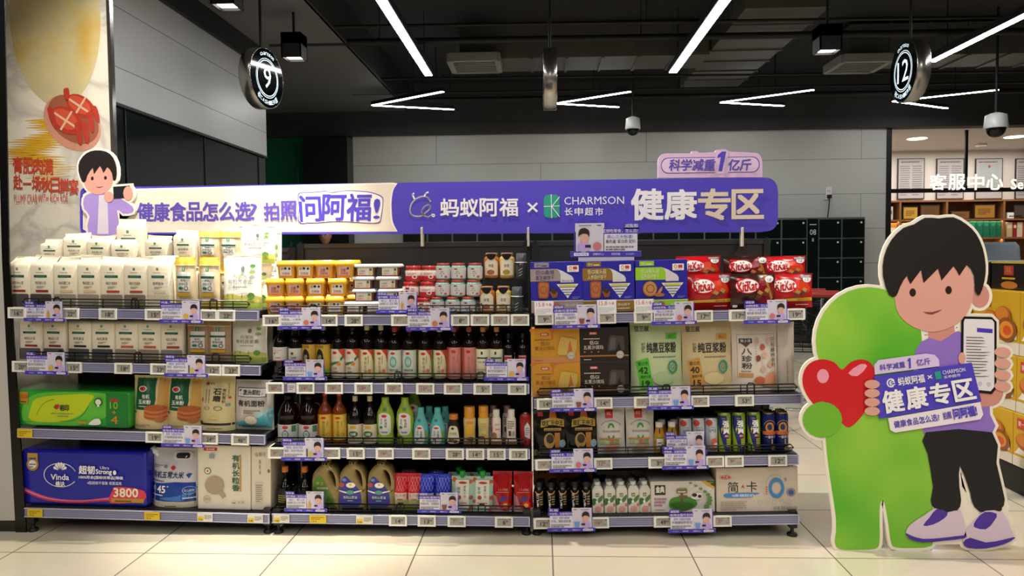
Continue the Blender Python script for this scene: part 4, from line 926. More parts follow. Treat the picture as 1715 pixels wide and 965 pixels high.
# ================================================================== middle bay
K = (1, 0)
def tub(w, h, lab='#e8e2d8'):
    d = w * .92; t = thing('paste_tub'); Y_ = mat('#d99a22', .3); hb = h * .8
    sec = lambda k, z, n=3: [(x, y, z) for x, y in rrect(-w / 2 * k, -d / 2 * k, w / 2 * k, d / 2 * k, w * .12 * k, n)]
    q = MB(); q.loft([sec(.80, 0), sec(.82, .003), sec(.93, hb)], Y_); q.build('tub', t)
    q = MB(); q.loft([sec(.96, hb - .012), sec(1.0, hb - .01), sec(1.0, hb + .006), sec(.95, hb + .008), sec(.93, h), sec(.85, h)], mat('#e0a52a', .28)); q.build('lid', t)
    q = MB(); sl_ = (d / 2 * (.93 - .82)) / hb
    wp = lambda x, off, z: (x, -d / 2 * .82 - sl_ * z - off, z)
    q.face(-w * .3, w * .3, h * .08, h * .66, 0, wp, None, .0008); q.step = .0005; q.r(0, 0, 1, 1, lab); q.r(0, .0, 1, .12, mat('#c9883a', .4)); q.e(.82, .8, .1, .12, mat('#2f3a2a', .4)); q.r(.08, .68, .3, .92, mat('#c9a23a', .4)) if lab == '#e8e2d8' else None
    q.t('石磨', .2, .5, .62, .8, mat('#8f2a20', .4)) if lab != '#e8e2d8' else q.e(.48, .82, .12, .12, INK); q.t('芝麻酱', .16, .22, .84, .46, mat('#a8403a', .4)); q.build('label', t)
    return t, d
G = 'yellow paste tubs stacked on the top shelf of the middle bay'
TW = pxw(33); w0, h0 = dims(K, 476, 509, 497, .05)
tiers = [((460, 492, 527, 560), 0, 'bottom'), ((460, 493, 528, 565), 1, 'middle'), ((479, 510, 543, 577), 2, 'top')]
for cs, n, nm in tiers:
    run(tub, K, (476, 509, 497), cs, 'yellow lidded paste tub in the %s tier, %%s' % nm, 'tub', .045 + .012 * n, dz=h0 * n + .0005 * n, group=G, py=None) if 0 else None
protos = [tub(TW, h0, '#e8e2d8'), tub(TW, h0, '#e0a89a')]; used_ = [False, False]
for cs, n, nm in tiers:
    for i, c in enumerate(cs):
        v = (i < 2) if n != 2 else (i >= 2); v = int(v)
        o = protos[v][0] if not used_[v] else copy_tree(protos[v][0]); used_[v] = True
        tag(o, 'yellow lidded paste tub in the %s tier of the stack, %s' % (nm, nth(i, 4)), 'tub', G); seat(o, K, c, .045 + .004 * n, TW * .92, (h0 + .0006) * n, (random.random() - .5) * .06)
for i, c in enumerate((498, 540, 588)): o = copy_tree(protos[0][0]); tag(o, 'yellow paste tub in the back row of the stack, %s' % nth(i, 3), 'tub', G); seat(o, K, c, .17, TW * .92, (h0 + .0006) * 0)
for n in (1, 2):
    for i, c in enumerate((498, 540, 584)): o = copy_tree(protos[0][0]); tag(o, 'yellow paste tub in the %s back row of the stack, %s' % (('', 'middle', 'upper')[n], nth(i, 3)), 'tub', G); seat(o, K, c, .17, TW * .92, (h0 + .0006) * n)
def clear_tub(w, h):
    d = w * .72; t = thing('food_tub'); hb = h * .74
    sec = lambda k, z: [(x, y, z) for x, y in rrect(-w / 2 * k, -d / 2 * k, w / 2 * k, d / 2 * k, w * .1 * k, 3)]
    q = MB(); q.loft([sec(.70, 0), sec(.72, .002), sec(.84, hb)], mat('#6a3a24', .15)); q.build('tub', t)
    q = MB(); q.loft([sec(.95, hb), sec(1, hb + .002), sec(1, hb + .009), sec(.93, hb + .010), sec(.9, h), sec(.8, h)], mat('#e6e2de', .3))
    for i in range(14): q.box(-w / 2 + w * (i + .3) / 14, -w / 2 + w * (i + .7) / 14, -d / 2 - .0006, -d / 2, hb + .002, hb + .009, mat('#b9b4ae', .4))
    q.build('lid', t)
    q = MB(); q.face(-w * .32, w * .32, h * .06, h * .7, -d / 2 * .85, base=.0008); q.step = .0005; q.r(0, 0, 1, 1, '#ddd3c2'); q.r(0, 0, 1, .1, mat('#c9806a', .4)); q.r(.78, .62, .94, .92, mat('#5a6a3a', .4)); q.t('山楂条', .1, .48, .5, .72, INKG); q.lines(.1, .2, .55, .4, 2, mat('#a05a4a'), 3); q.e(.84, .3, .1, .2, mat('#c9b06a', .4)); q.build('label', t)
    return t, d
w1, h1 = dims(K, 588, 629, 501, .05); pr = clear_tub(pxw(41), .058); first = True
for cs, n, nm in (((594, 628), 0, 'lowest'), ((609, 652), 1, 'second'), ((607, 649), 2, 'third'), ((612, 653), 3, 'top')):
    for i, c in enumerate(cs):
        o = pr[0] if first else copy_tree(pr[0]); first = False
        tag(o, 'clear food tub with white ribbed lid in the %s tier, %s' % (nm, nth(i, 2)), 'tub', 'white lidded food tubs'); seat(o, K, c, .05 + .006 * n, pr[1], .0585 * n)
def lathe_jar(name, w, h, body, lidc, labc, deco, lidh=.16, neck=.86, rough=.12, belly=None, labz=(.1, .7)):
    R = w / 2; t = thing(name); hb = h * (1 - lidh)
    q = MB()
    if belly: prof = [(R * .8, 0), (R * .92, h * .02)] + [(R * k, h * z) for z, k in belly] + [(R * neck, hb)]
    else: prof = [(R * .86, 0), (R, h * .03), (R, hb - h * .12), (R * neck, hb - h * .05), (R * neck, hb)]
    q.lathe(prof, mat(body, rough), 20); q.build('jar', t)
    q = MB(); lr = R * (neck + .06); q.lathe([(lr, hb - h * .015), (lr, h - h * .02), (lr * .95, h)], mat(lidc, .3), 22); q.build('lid', t)
    q = MB(); RR = R * (1.0 if not belly else max(k for z, k in belly) + .004); wraplabel(q, RR, h * labz[0], h * labz[1], mat(labc, .45)); deco(q); q.build('label', t)
    return t, w
def d_red(q): q.r(.28, .72, .5, .95, RED); q.e(.36, .42, .09, .16, INK, 12); q.e(.36, .3, .12, .16, WHITE, 12); q.vt('拌饭酱', .58, .1, .76, .9, RED); q.r(0, 0, 1, .1, RED)
def d_red2(q): q.r(0, 0, 1, .45, RED); q.e(.62, .35, .13, .2, WHITE, 12); q.e(.62, .35, .08, .12, RED, 12); q.lines(.25, .55, .75, .85, 2, mat('#d88a90'), 2)
J = 'red lidded jars on the top shelf of the middle bay'
a = dict(body='#a8604a', lidc='#b3202a', labc='#ead9d2', name='sauce_jar')
def jarA(w, h): return lathe_jar(deco=d_red, **{**a}, w=w, h=h)
def jarB(w, h): return lathe_jar(deco=d_red2, **{**a}, w=w, h=h)
wj, hj = dims(K, 673, 700, 486, .05)
hj = .074; wj = pxw(28)
P = [jarA(wj, hj), jarB(wj, hj)]; us = [0, 0]
for cs, n, nm in (((680, 709), 0, 'bottom'), ((686, 715), 1, 'middle'), ((691, 718), 2, 'top')):
    for i, c in enumerate(cs):
        v = i if n == 1 else (0 if n == 0 else 1); o = copy_tree(P[v][0]) if us[v] else P[v][0]; us[v] = 1
        tag(o, 'red lidded sauce jar in the %s tier of the jar stack, %s' % (nm, nth(i, 2)), 'jar', J); seat(o, K, c, .045 + .012 * n, wj, (hj + .0008) * n)
def d_teal(q): q.r(.0, .0, 1, 1, '#d3d0cc'); q.e(.4, .86, .1, .07, RED, 12); q.t('有机', .42, .55, .56, .7, INKG); q.t('婴儿面', .38, .38, .62, .5, INKG); q.e(.48, .22, .04, .06, INKG, 8); q.e(.7, .15, .08, .1, mat('#c05058', .4), 12)
def jarT(w, h): return lathe_jar('paste_jar', w, h, '#7fb0a4', '#a03a30', '#d3d0cc', d_teal, .12, .78, .12, [(.1, .98), (.45, .92), (.6, .94), (.76, .98), (.84, .86)], (.1, .74))
T0 = jarT(pxw(26), .078); us = 0
for cs, n, nm in (((730, 757, 783), 0, 'bottom'), ((740, 766, 793), 1, 'middle'), ((741, 767, 795), 2, 'top')):
    for i, c in enumerate(cs):
        o = copy_tree(T0[0]) if us else T0[0]; us = 1
        tag(o, 'teal glass paste jar with red lid in the %s tier, %s' % (nm, nth(i, 3)), 'jar', 'teal paste jars'); seat(o, K, c, .045 + .012 * n, T0[1], (.0788) * n)
for n in range(2): o = copy_tree(T0[0]); tag(o, 'teal paste jar behind the others beside the honey jar, %s one' % ('lower', 'upper')[n], 'jar', 'teal paste jars'); seat(o, K, 797 - 2 * n, .12, T0[1], .0788 * n)
# glass riser with honey jars
xr0, xr1 = at(804, 480, .2).x, at(886, 480, .2).x; zz = shelf_z(K, (xr0 + xr1) / 2)
zt2 = at(845, 468, .12).z
t = thing('glass_riser', 'small clear riser shelf carrying the upper honey jars', 'riser', ((xr0 + xr1) / 2, .12, zz), (0, tilt(K), 0)); hw = (xr1 - xr0) / 2
q = MB(); q.box(-hw, hw, 0, .17, zt2 - zz - .006, zt2 - zz, mat('#1c2120', .08, trans=.0)); q.build('board', t)
for sx in (-1, 1): q = MB(); q.box(sx * hw - .003, sx * hw + .003, .01, .165, 0, zt2 - zz - .006, CHAR); q.build('leg', t)
def d_honey(c): return lambda q: (q.p([(.1, .14), (.9, .14), (.9, .8), (.7, .98), (.3, .98), (.1, .8)], mat('#e6dcc2', .5)), q.t('蜂蜜', .36, .55, .64, .72, INKG), q.e(.48, .3, .2, .13, mat(c, .4), 12), q.r(.1, .02, .9, .14, mat(c, .4)))
def honey(c, body):
    def f(w, h):
        t, d = lathe_jar('honey_jar', w, h, body, '#a87a5a', body, d_honey(c), .07, .74, .08, None, (.04, .78))
        q = MB(); q.face(-w * .5, w * .5, h * .72, h * .96, -w / 2 - .004); q.p(smooth([(.2, .95), (.8, .95), (.7, .3), (.5, .02), (.3, .3)], 3), mat('#0c0b0b', .3)); q.build('tag', t)
        return t, d
    return f
for up in (0, 1):
    hh = dims(K, 803, 828, 480, .05)[1] if not up else at(822, 424, .14).z - zt2
    dz = 0 if not up else zt2 - zz + .0006
    for i, (cx_, cc, bb) in enumerate(((815 + 8 * up, '#b3623a', '#a8642a'), (843 + 6 * up, '#b08a3a', '#c9a85a'))):
        o, d = honey(cc, bb)(pxw(26), hh); tag(o, '%s honey jar with cream label, %s' % (('amber', 'golden')[i], ('on the shelf below the riser', 'up on the small riser')[up]), 'jar', 'honey jars'); seat(o, K, cx_, .05 if not up else .14, d, dz)
    o = thing('glass_bottle', 'small clear glass bottle with wire clasp, %s' % ('beside the lower honey jars', 'on the riser beside the purple biscuit box')[up], 'bottle'); R = pxw(10); h = hh * .98
    GL = mat('#3a3d3c', .06); q = MB(); q.lathe([(R, 0), (R, h * .58), (R * .9, h * .64), (R * .86, h * .68)], GL, 20); q.face(-R * 1.2, R * 1.2, 0, h * .6, 0, cyl(R), R * .3, .001)
    for k in range(3): q.p([(.32, .2 + .18 * k), (.36, .18 + .18 * k), (.62, .32 + .18 * k), (.58, .34 + .18 * k)], mat('#b9c4b4', .4))
    q.build('bottle', o); q = MB(); q.lathe([(R * .9, h * .68), (R * .9, h * .97), (R * .8, h)], mat('#55585a', .08), 20); q.build('cap', o); q = MB(); q.tube([(R * math.cos(a_ / 8 * PI), R * math.sin(a_ / 8 * PI), h * .64) for a_ in range(16)], .002, WHITE, 6, True); q.build('ring', o)
    seat(o, K, 866 + 7 * up, .05 if not up else .14, 2 * R, dz)
# ---------------------------------------------------------------- bottles
def bottle(w, h, glass='#0c0705', cap='#c9c4a0', lab='#e0d6bf', lz=(.12, .52), deco=None, shoulder=.62, neck=.3, caph=.1, name='sauce_bottle', capr=None, rough=.1, full=True, square=0, neckc=None):
    R = w / 2; t = thing(name); q = MB(); g = mat(glass, rough)
    hs = h * shoulder; hc = h * (1 - caph)
    prof = [(R * .9, 0), (R, h * .015), (R, hs), (R * .93, hs + h * .05), (R * .66, hs + h * .11), (R * neck * 1.1, hs + (hc - hs) * .62), (R * neck, hc), (R * neck, hc + .002)]
    q.lathe(prof, g, 20); q.build('bottle', t)
    q = MB(); cr = R * (capr or neck * 1.18); q.lathe([(cr, hc), (cr, h - .002), (cr * .92, h)], mat(cap, .4), 18); q.build('cap', t)
    if lab:
        q = MB(); wraplabel(q, R, h * lz[0], h * lz[1], mat(lab, .5), 1.25, full)
        if deco: deco(q)
        q.build('label', t)
    if neckc:
        q = MB(); z0 = hs + (hc - hs) * .72; q.lathe([(R * neck * 1.16, z0), (R * neck * 1.12, hc - .004)], mat(neckc, .5), 16, cap=False); q.build('neck_band', t)
    return t, w
K = (1, 1)
def dl_flower(q): q.lines(.3, .6, .7, .9, 2, mat('#c9a0a8'), 3); q.e(.3, .55, .04, .08, mat('#4a3a1a', .4), 8); q.lines(.35, .2, .65, .35, 1, INKG, 4); q.r(0, 0, 1, .06, mat('#b8402a', .4))
def dl_crest(q): q.e(.42, .6, .1, .14, mat('#b9a23a', .4), 10); q.e(.42, .6, .06, .09, INK, 10); q.t('有机醋', .35, .2, .65, .35, mat('#4a5a6a', .4)); q.r(0, 0, 1, .06, mat('#b8402a', .4))
def dl_chun(q): q.r(0, 0, 1, .2, mat('#6f9a2a', .4)); q.t('六月鲜', .2, .88, .6, .98, mat('#4a2a10', .4)); q.p(smooth([(.22, .25), (.2, .7), (.38, .86), (.58, .7), (.56, .25)], 3), mat('#14110c', .4)); q.t('纯', .28, .42, .5, .68, mat('#e6d8a8', .4)); q.lines(.3, .06, .7, .14, 1, INK, 2)
def dl_salt(q): q.p([(.55, 1), (1, 1), (1, .6), (.75, .82)], mat('#c8432a', .4)); q.e(.38, .87, .13, .05, RED, 10); q.p(smooth([(.1, .5), (.5, .58), (.85, .76), (.86, .66), (.5, .5), (.12, .42)], 3), mat('#2f7a3a', .4)); q.t('有机薄盐', .16, .56, .7, .66, WHITE, .02, rot=.1); q.e(.62, .48, .12, .06, mat('#d8823a', .4), 10); q.t('生抽', .28, .3, .5, .38, INKG); q.lines(.3, .2, .6, .25, 1, INK, 5)
def dl_org(g='#c9a85a', t='有机生抽', red=True):
    def f(q):
        if red: q.p([(.6, 1), (1, 1), (1, .5), (.85, .8)], mat('#c8432a', .4))
        q.r(.0, .0, .16, 1, mat(g, .5)); q.e(.46, .87, .13, .05, RED, 10); q.vt(t, .42, .18, .58, .76, mat('#8a7a4a', .4)); q.e(.72, .26, .11, .07, mat('#d07a3a', .4), 10); q.lines(.62, .5, .68, .8, 6, INKG, 5, .6)
    return f
def dl_zero(q): q.e(.46, .88, .13, .05, RED, 10); q.p([(0, 1), (.25, 1), (.1, .8), (0, .75)], mat('#b890b8', .4)); q.ring(.48, .58, .19, .2, .35, mat('#4aa8b0', .4)); q.vt('零添加', .44, .46, .53, .7, mat('#5aa8a8', .4)); q.t('特级生抽', .25, .24, .75, .33, mat('#3a4a3a', .4), .01); q.r(.2, .13, .45, .19, RED)
def dl_pink(q): q.r(0, 0, .25, 1, mat('#b5533a', .4)); q.e(.5, .87, .13, .05, mat('#b3302a', .4), 10); q.vt('有机料酒', .45, .15, .62, .74, mat('#b06a60', .4)); q.lines(.7, .5, .75, .75, 5, mat('#a85a50'), 3, .6)
def dl_cream(q): q.r(.4, .82, .52, .92, DKG); q.r(.15, .68, .82, .73, DKG); q.t('有机酱油', .25, .54, .75, .6, INKG); q.r(.15, .3, .85, .33, mat('#d9a24a', .4)); q.e(.3, .18, .07, .05, INKG, 8)
def dl_white(q): q.r(.2, .75, .75, .95, RED); q.e(.48, .5, .18, .16, INK, 10); q.e(.48, .48, .12, .1, WHITE, 10)
B2 = [(466, dl_flower, '#0c0805', '#8f9a3a', '#d5cfc6', (.36, .61), 'dark vinegar bottle with floral white label at the left end'),
 (492, dl_crest, '#0c0805', '#7f8a3a', '#d0ccc4', (.36, .59), 'dark vinegar bottle with a crest on its white label'),
 (515.5, dl_chun, '#0a0906', '#9a9a6a', '#cba03a', (.1, .66), 'dark soy bottle with yellow label beside the crest label, left of the yellow pair'),
 (539, dl_chun, '#0a0906', '#9a9a6a', '#c7a032', (.1, .66), 'dark soy bottle with yellow label, right of the yellow pair'),
 (564, dl_salt, '#120a06', '#15100c', '#d9cbb4', (.06, .58), 'soy bottle with green ribbon label, left of the ribbon pair'),
 (588, dl_salt, '#120a06', '#15100c', '#d9cbb4', (.06, .58), 'soy bottle with green ribbon label, right of the ribbon pair'),
 (612.5, dl_org(), '#140b06', '#d0c890', '#ddd0a8', (.05, .57), 'soy bottle with cream label and pale cap, next to the ribbon pair'),
 (636, dl_org('#7a9a3a'), '#140b06', '#d0c890', '#ddd0a8', (.05, .57), 'soy bottle with green-edged cream label next to the blue zero label'),
 (659, dl_zero, '#140b06', '#b0404a', '#ccd0bc', (.06, .58), 'soy bottle with a big blue zero, left of the zero pair'),
 (684, dl_zero, '#140b06', '#b0404a', '#ccd0bc', (.06, .58), 'soy bottle with a big blue zero, right of the zero pair'),
 (710, dl_org('#7a8a3a', '有机老抽'), '#140b06', '#d8d2b0', '#d9cda8', (.06, .58), 'dark soy bottle with red-cornered label right of the zero pair'),
 (735, dl_org('#5f9a2a', '有机老抽'), '#140b06', '#d8d2b0', '#d9cda8', (.06, .58), 'dark soy bottle with bright green label edge next to the pink labels'),
 (759.5, dl_pink, '#1a0c08', '#a0454a', '#c98078', (.05, .63), 'cooking wine bottle with pink label, left of the pink pair'),
 (784.5, dl_pink, '#1a0c08', '#a8503a', '#c98078', (.05, .63), 'cooking wine bottle with pink label, right of the pink pair'),
 (808, dl_cream, '#1a0f08', '#c98a5a', '#e0d8bc', (.05, .6), 'soy bottle with cork-coloured cap, left of the cork pair'),
 (831, dl_cream, '#1a0f08', '#c98a5a', '#e0d8bc', (.05, .6), 'soy bottle with cork-coloured cap, right of the cork pair'),
 (851, dl_white, '#0c0a09', '#14110f', '#e0dcd8', (.2, .55), 'dark bottle with narrow white label beside the cork-capped pair'),
 (875, dl_white, '#0c0a09', '#14110f', '#e0dcd8', (.2, .55), 'dark bottle with narrow white label at the right end of the shelf')]
hB = .27
for i, (c, de, gl, cp, lb, lz, nm) in enumerate(B2):
    slim = i >= 16
    top = 549 if i < 16 else 560
    w_, h_ = dims(K, c - (12 if not slim else 10), c + (12 if not slim else 10), top if c > 640 else 546, .045)
    nk = '#d8d2a8' if cp in ('#d0c890', '#d8d2b0') else None
    o, d = bottle(w_, h_, gl, cp, lb, lz, de, .68, .32, .09, full=not slim, neckc=None)
    tag(o, nm, 'bottle', 'sauce bottles on the second shelf'); seat(o, K, c, .045, d)
    if i % 2 == 0:
        o2 = copy_tree(o); tag(o2, 'rear copy standing behind the ' + ' '.join(nm.split()[:7]), 'bottle', 'rear sauce bottles on the second shelf'); seat(o2, K, c + 6, .14, d)
        o2['label'] = 'second-row bottle behind the ' + ' '.join(nm.split(',')[0].split()[:9])
K = (1, 2)
def dl_jug(q): q.e(.5, .85, .12, .1, RED, 10); q.p(smooth([(.5, .2), (.36, .45), (.5, .72), (.64, .45)], 3), mat('#3a6a4a', .4)); q.e(.5, .46, .1, .18, '#c8c8c4', 10); q.t('有机', .44, .4, .56, .54, mat('#3a6a4a', .4)); q.r(.74, .6, .92, .95, mat('#4a7a5a', .4)); q.t('有机原酿酱油', .2, .06, .8, .2, INKG, .01)
def jug(w, h):
    R = w / 2; t = thing('soy_jug'); g = mat('#140704', .12); q = MB()
    q.lathe([(R * .92, 0), (R, .006), (R, h * .5), (R * .93, h * .54), (R, h * .58), (R * .96, h * .64), (R * .7, h * .8), (R * .34, h * .9), (R * .3, h * .93)], g, 24); q.build('bottle', t)
    q = MB(); q.tube(smooth([(R * .62, 0, h * .84), (R * 1.05, 0, h * .8), (R * 1.1, 0, h * .62), (R * .9, 0, h * .54)], 4, False), R * .14, mat('#3a0c0a', .2), 8); q.build('handle', t)
    q = MB(); q.lathe([(R * .36, h * .92), (R * .36, h * .99), (R * .3, h)], mat('#1a1210', .4), 18); q.build('cap', t)
    q = MB(); wraplabel(q, R, h * .06, h * .42, mat('#c6c7c2', .45)); dl_jug(q); q.build('label', t)
    return t, w
run(jug, K, (460, 495, 665), (478, 513), ['large dark soy jug with grey label at the left end of the third shelf', 'large dark soy jug with grey label beside the orange vinegar bottles'], 'jug', .04, group='soy jugs')
def dl_or(q): q.r(0, 0, .2, 1, mat('#c8702a', .4)); q.e(.5, .87, .15, .05, RED, 10); q.vt('有机五谷醋', .42, .12, .6, .76, mat('#8a6a1a', .4)); q.ring(.75, .2, .1, .06, .25, mat('#6a5a1a', .4)); q.lines(.68, .5, .74, .75, 5, INKG, 3, .6)
run(lambda w, h: bottle(w, h, '#7a3410', '#b03a28', '#cfae42', (.1, .58), dl_or, .62, .3, .08, rough=.08), K, (530, 554, 658), (542, 566), ['amber vinegar bottle with yellow label, left of the amber pair', 'amber vinegar bottle with yellow label, right of the amber pair'], 'bottle', .045, group='amber vinegar bottles')
def dl_vin(q): q.r(.3, .78, .62, .94, mat('#c9a02a', .4)); q.e(.46, .5, .26, .16, mat('#2f6a3a', .4), 14); q.t('白米醋', .32, .43, .6, .57, PALE, .015); q.t('香醋饮', .2, .12, .8, .3, mat('#8a7a5a', .4))
run(lambda w, h: bottle(w, h, '#0e0906', '#14100c', '#cfc4a4', (.03, .38), dl_vin, .5, .3, .1, neckc='#cbbf98'), K, (580, 605, 655), (592.5, 617.5), ['black vinegar bottle with cream neck tag, left of the pair', 'black vinegar bottle with cream neck tag, right of the pair'], 'bottle', .045, group='black vinegar bottles')
def squeeze(w, h, body='#8fb03a', cap='#9ab83a', lab='#d8d6d0', deco=None, caph=.12, capr=.42, name='seasoning_bottle', prof=None, rough=.3):
    R = w / 2; t = thing(name); hb = h * (1 - caph)
    prof = prof or [(.8, 0), (.95, .02), (.9, .2), (.86, .3), (.98, .5), (1, .62), (.9, .78), (.6, .92), (.44, 1)]
    q = MB(); P_ = [(R * r, hb * z) for r, z in prof]; q.lathe(P_, mat(body, rough), 22, sy=.7); q.build('bottle', t)
    q = MB(); q.lathe([(R * capr, hb), (R * capr * 1.02, h * .99), (R * capr * .9, h)], mat(cap, .35), 18, sy=.9); q.build('cap', t)
    def rad(z):
        for (r0, z0), (r1, z1) in zip(P_, P_[1:]):
            if z <= z1: return r0 + (r1 - r0) * (z - z0) / max(1e-6, z1 - z0)
        return P_[-1][0]
    q = MB(); wp = lambda x, off, z: (x, -.7 * math.sqrt(max(1e-6, rad(z) ** 2 - min(x * x, .98 * rad(z) ** 2))) - off, z)
    q.face(-R * .86, R * .86, 0, hb, 0, wp, R * .2, .0012); q.step = .0005
    if deco: deco(q)
    q.build('label', t)
    return t, w * .7
def ds_green(q): q.p(smooth([(.12, .62), (.14, .3), (.5, .24), (.86, .3), (.9, .55), (.85, .72), (.5, .78), (.15, .74)], 4), mat('#d3d2cc', .4)); q.e(.48, .7, .18, .035, RED, 12); q.vt('蚝油鲜', .5, .42, .66, .64, INK); q.vt('有机', .25, .5, .38, .64, INKG); q.e(.28, .43, .11, .035, GRN, 12); q.r(.3, .16, .7, .19, mat('#1a3a1a')); q.r(.4, .82, .62, .9, mat('#4a7a1a', .4)); q.lines(.3, .3, .7, .36, 1, INKG, 3)
run(lambda w, h: squeeze(w, h, '#90ad35', '#a0b83a', deco=ds_green), K, (629, 659, 667), (644, 677), ['lime green seasoning bottle behind the wire guard, left of the green pair', 'lime green seasoning bottle beside the turquoise bottles'], 'bottle', .045, group='lime seasoning bottles')
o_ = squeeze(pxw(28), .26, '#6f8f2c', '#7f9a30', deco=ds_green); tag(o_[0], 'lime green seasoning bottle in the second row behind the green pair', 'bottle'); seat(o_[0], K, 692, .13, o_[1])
def ds_teal(q): q.p(smooth([(.08, .1), (.1, .45), (.3, .62), (.62, .62), (.78, .45), (.8, .1)], 4), mat('#cfd3cf', .4)); q.e(.44, .55, .2, .03, RED, 12); q.vt('淡盐鲜', .5, .24, .66, .47, INK); q.vt('有机', .25, .32, .38, .47, INKG); q.e(.27, .2, .1, .035, INKG, 10); q.p([(.82, .1), (1, .12), (.98, .5), (.84, .45)], mat('#7a9a4a', .4)); q.r(.3, .74, .52, .82, mat('#2a7a7a', .4))
TE = lambda w, h: squeeze(w, h, '#5fb0b0', '#55b3aa', deco=ds_teal, caph=.15, capr=.42, prof=[(.9, 0), (1, .02), (1, .5), (.9, .64), (.55, .88), (.42, 1)], rough=.15)
run(TE, K, (691, 717, 684), (704, 732), ['turquoise seasoning bottle, left of the front pair', 'turquoise seasoning bottle, right of the front pair'], 'bottle', .045, group='turquoise seasoning bottles')
run(TE, K, (691, 717, 682), (718, 745), ['darker turquoise bottle behind the turquoise front pair, left one', 'darker turquoise bottle behind the turquoise front pair, right one'], 'bottle', .13)
def ds_honey(q): q.p(smooth([(.1, .1), (.05, .3), (.2, .7), (.5, .76), (.8, .7), (.95, .3), (.9, .1)], 4), mat('#ddd4b4', .4)); q.e(.45, .66, .13, .05, mat('#3a3216'), 10); q.t('有机蜂蜜', .2, .42, .75, .52, mat('#9a8a4a', .4)); q.e(.3, .2, .18, .06, mat('#4a5a2a', .4), 10); q.e(.68, .17, .16, .07, mat('#5a4a26', .4), 10); q.e(.5, .24, .08, .04, mat('#b0502a', .4), 10)
run(lambda w, h: squeeze(w, h, '#2a1d0e', '#c8761c', deco=ds_honey, caph=.17, capr=.6, prof=[(.8, 0), (1, .05), (1, .25), (.8, .6), (.82, .75), (.62, .9), (.55, 1)]), K, (747, 772, 695), (759,), 'squat dark honey squeeze bottle with cream label and orange cap', 'bottle', .045)
def ds_or(q): q.e(.5, .55, .42, .28, mat('#d9a42a', .4), 16); q.r(.25, .8, .85, .9, mat('#c8852a', .4)); q.e(.6, .25, .35, .08, mat('#6a3a1c', .4), 12); q.lines(.2, .1, .8, .16, 1, INKG, 3)
def ds_or2(q): q.lines(.15, .55, .85, .85, 4, mat('#b09a5a'), 2); q.r(.3, .28, .8, .42, mat('#d9962a', .4)); q.e(.3, .25, .08, .03, RED, 8)
SQ = dict(prof=[(.9, 0), (1, .02), (.92, .3), (.92, .6), (1, .9), (.95, 1)], caph=.3, capr=.85)
run(lambda w, h: squeeze(w, h, '#c9b27a', '#d08a22', deco=ds_or, **SQ), K, (776, 797, 682), (786,), 'orange-capped dressing bottle with orange picture label', 'bottle', .045)
run(lambda w, h: squeeze(w, h, '#c9ba7a', '#d08a22', deco=ds_or2, **SQ), K, (800, 819, 681), (809.5,), 'orange-capped dressing bottle turned to its text label', 'bottle', .045)
def ds_s1(q): q.e(.3, .35, .28, .12, mat('#a86a4a', .4), 12); q.t('沙拉汁', .4, .7, .9, .78, INKG); q.r(.4, .55, .9, .6, mat('#d0808a', .4)); q.r(0, .3, .1, .95, mat('#c8707a', .4)); q.r(0, 0, 1, .16, mat('#9a6a2a', .2))
def ds_s2(q): q.lines(.15, .6, .85, .9, 4, mat('#6a5a4a'), 2); q.r(.25, .35, .5, .52, mat('#4a4038', .4)); q.lines(.6, .35, .9, .52, 4, INKG, 5); q.r(0, 0, 1, .16, mat('#9a6a2a', .2))
SS = dict(prof=[(.85, 0), (1, .03), (1, .2), (.85, .28), (.85, .9), (.7, .97), (.6, 1)], caph=.2, capr=.62)
run(lambda w, h: squeeze(w, h, '#d6cabc', '#d8d0c4', deco=ds_s1, **SS), K, (822, 840, 687), (831,), 'white dressing bottle with pink-edged label', 'bottle', .045)
run(lambda w, h: squeeze(w, h, '#d6cabc', '#d8d0c4', deco=ds_s2, **SS), K, (846, 865, 687), (856,), 'white dressing bottle turned to its text label', 'bottle', .045)
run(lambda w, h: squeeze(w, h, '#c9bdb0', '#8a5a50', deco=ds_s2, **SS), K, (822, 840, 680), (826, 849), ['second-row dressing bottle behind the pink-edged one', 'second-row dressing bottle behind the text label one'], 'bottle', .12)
def ds_ket(q): q.p([(.45, .3), (.95, .2), (.95, .6), (.7, .75), (.4, .6)], mat('#c8c0c0', .4)); q.lines(.5, .35, .9, .6, 4, INKG, 2)
run(lambda w, h: squeeze(w, h, '#8a140f', '#cfcbc8', deco=ds_ket, prof=[(.8, 0), (.82, .1), (1, .3), (1, .8), (.9, .95), (.6, 1)], caph=.02, capr=.3), K, (870, 890, 693), (880,), 'red ketchup bottle standing on its cap at the right end', 'bottle', .05)
K = (1, 3)
def dl_none(q): q.lines(.2, .3, .8, .8, 4, mat('#a89a2a'), 3)
run(lambda w, h: bottle(w, h, '#0a0806', '#c8702a', '#17130c', (.05, .45), dl_none, .5, .28, .14, capr=.42), K, (461, 487, 784), (474, 507), ['dark vinegar bottle with orange cap at the left end of the bottom shelf', 'dark vinegar bottle with orange cap beside the oil jugs'], 'bottle', .05, group='orange capped dark bottles')
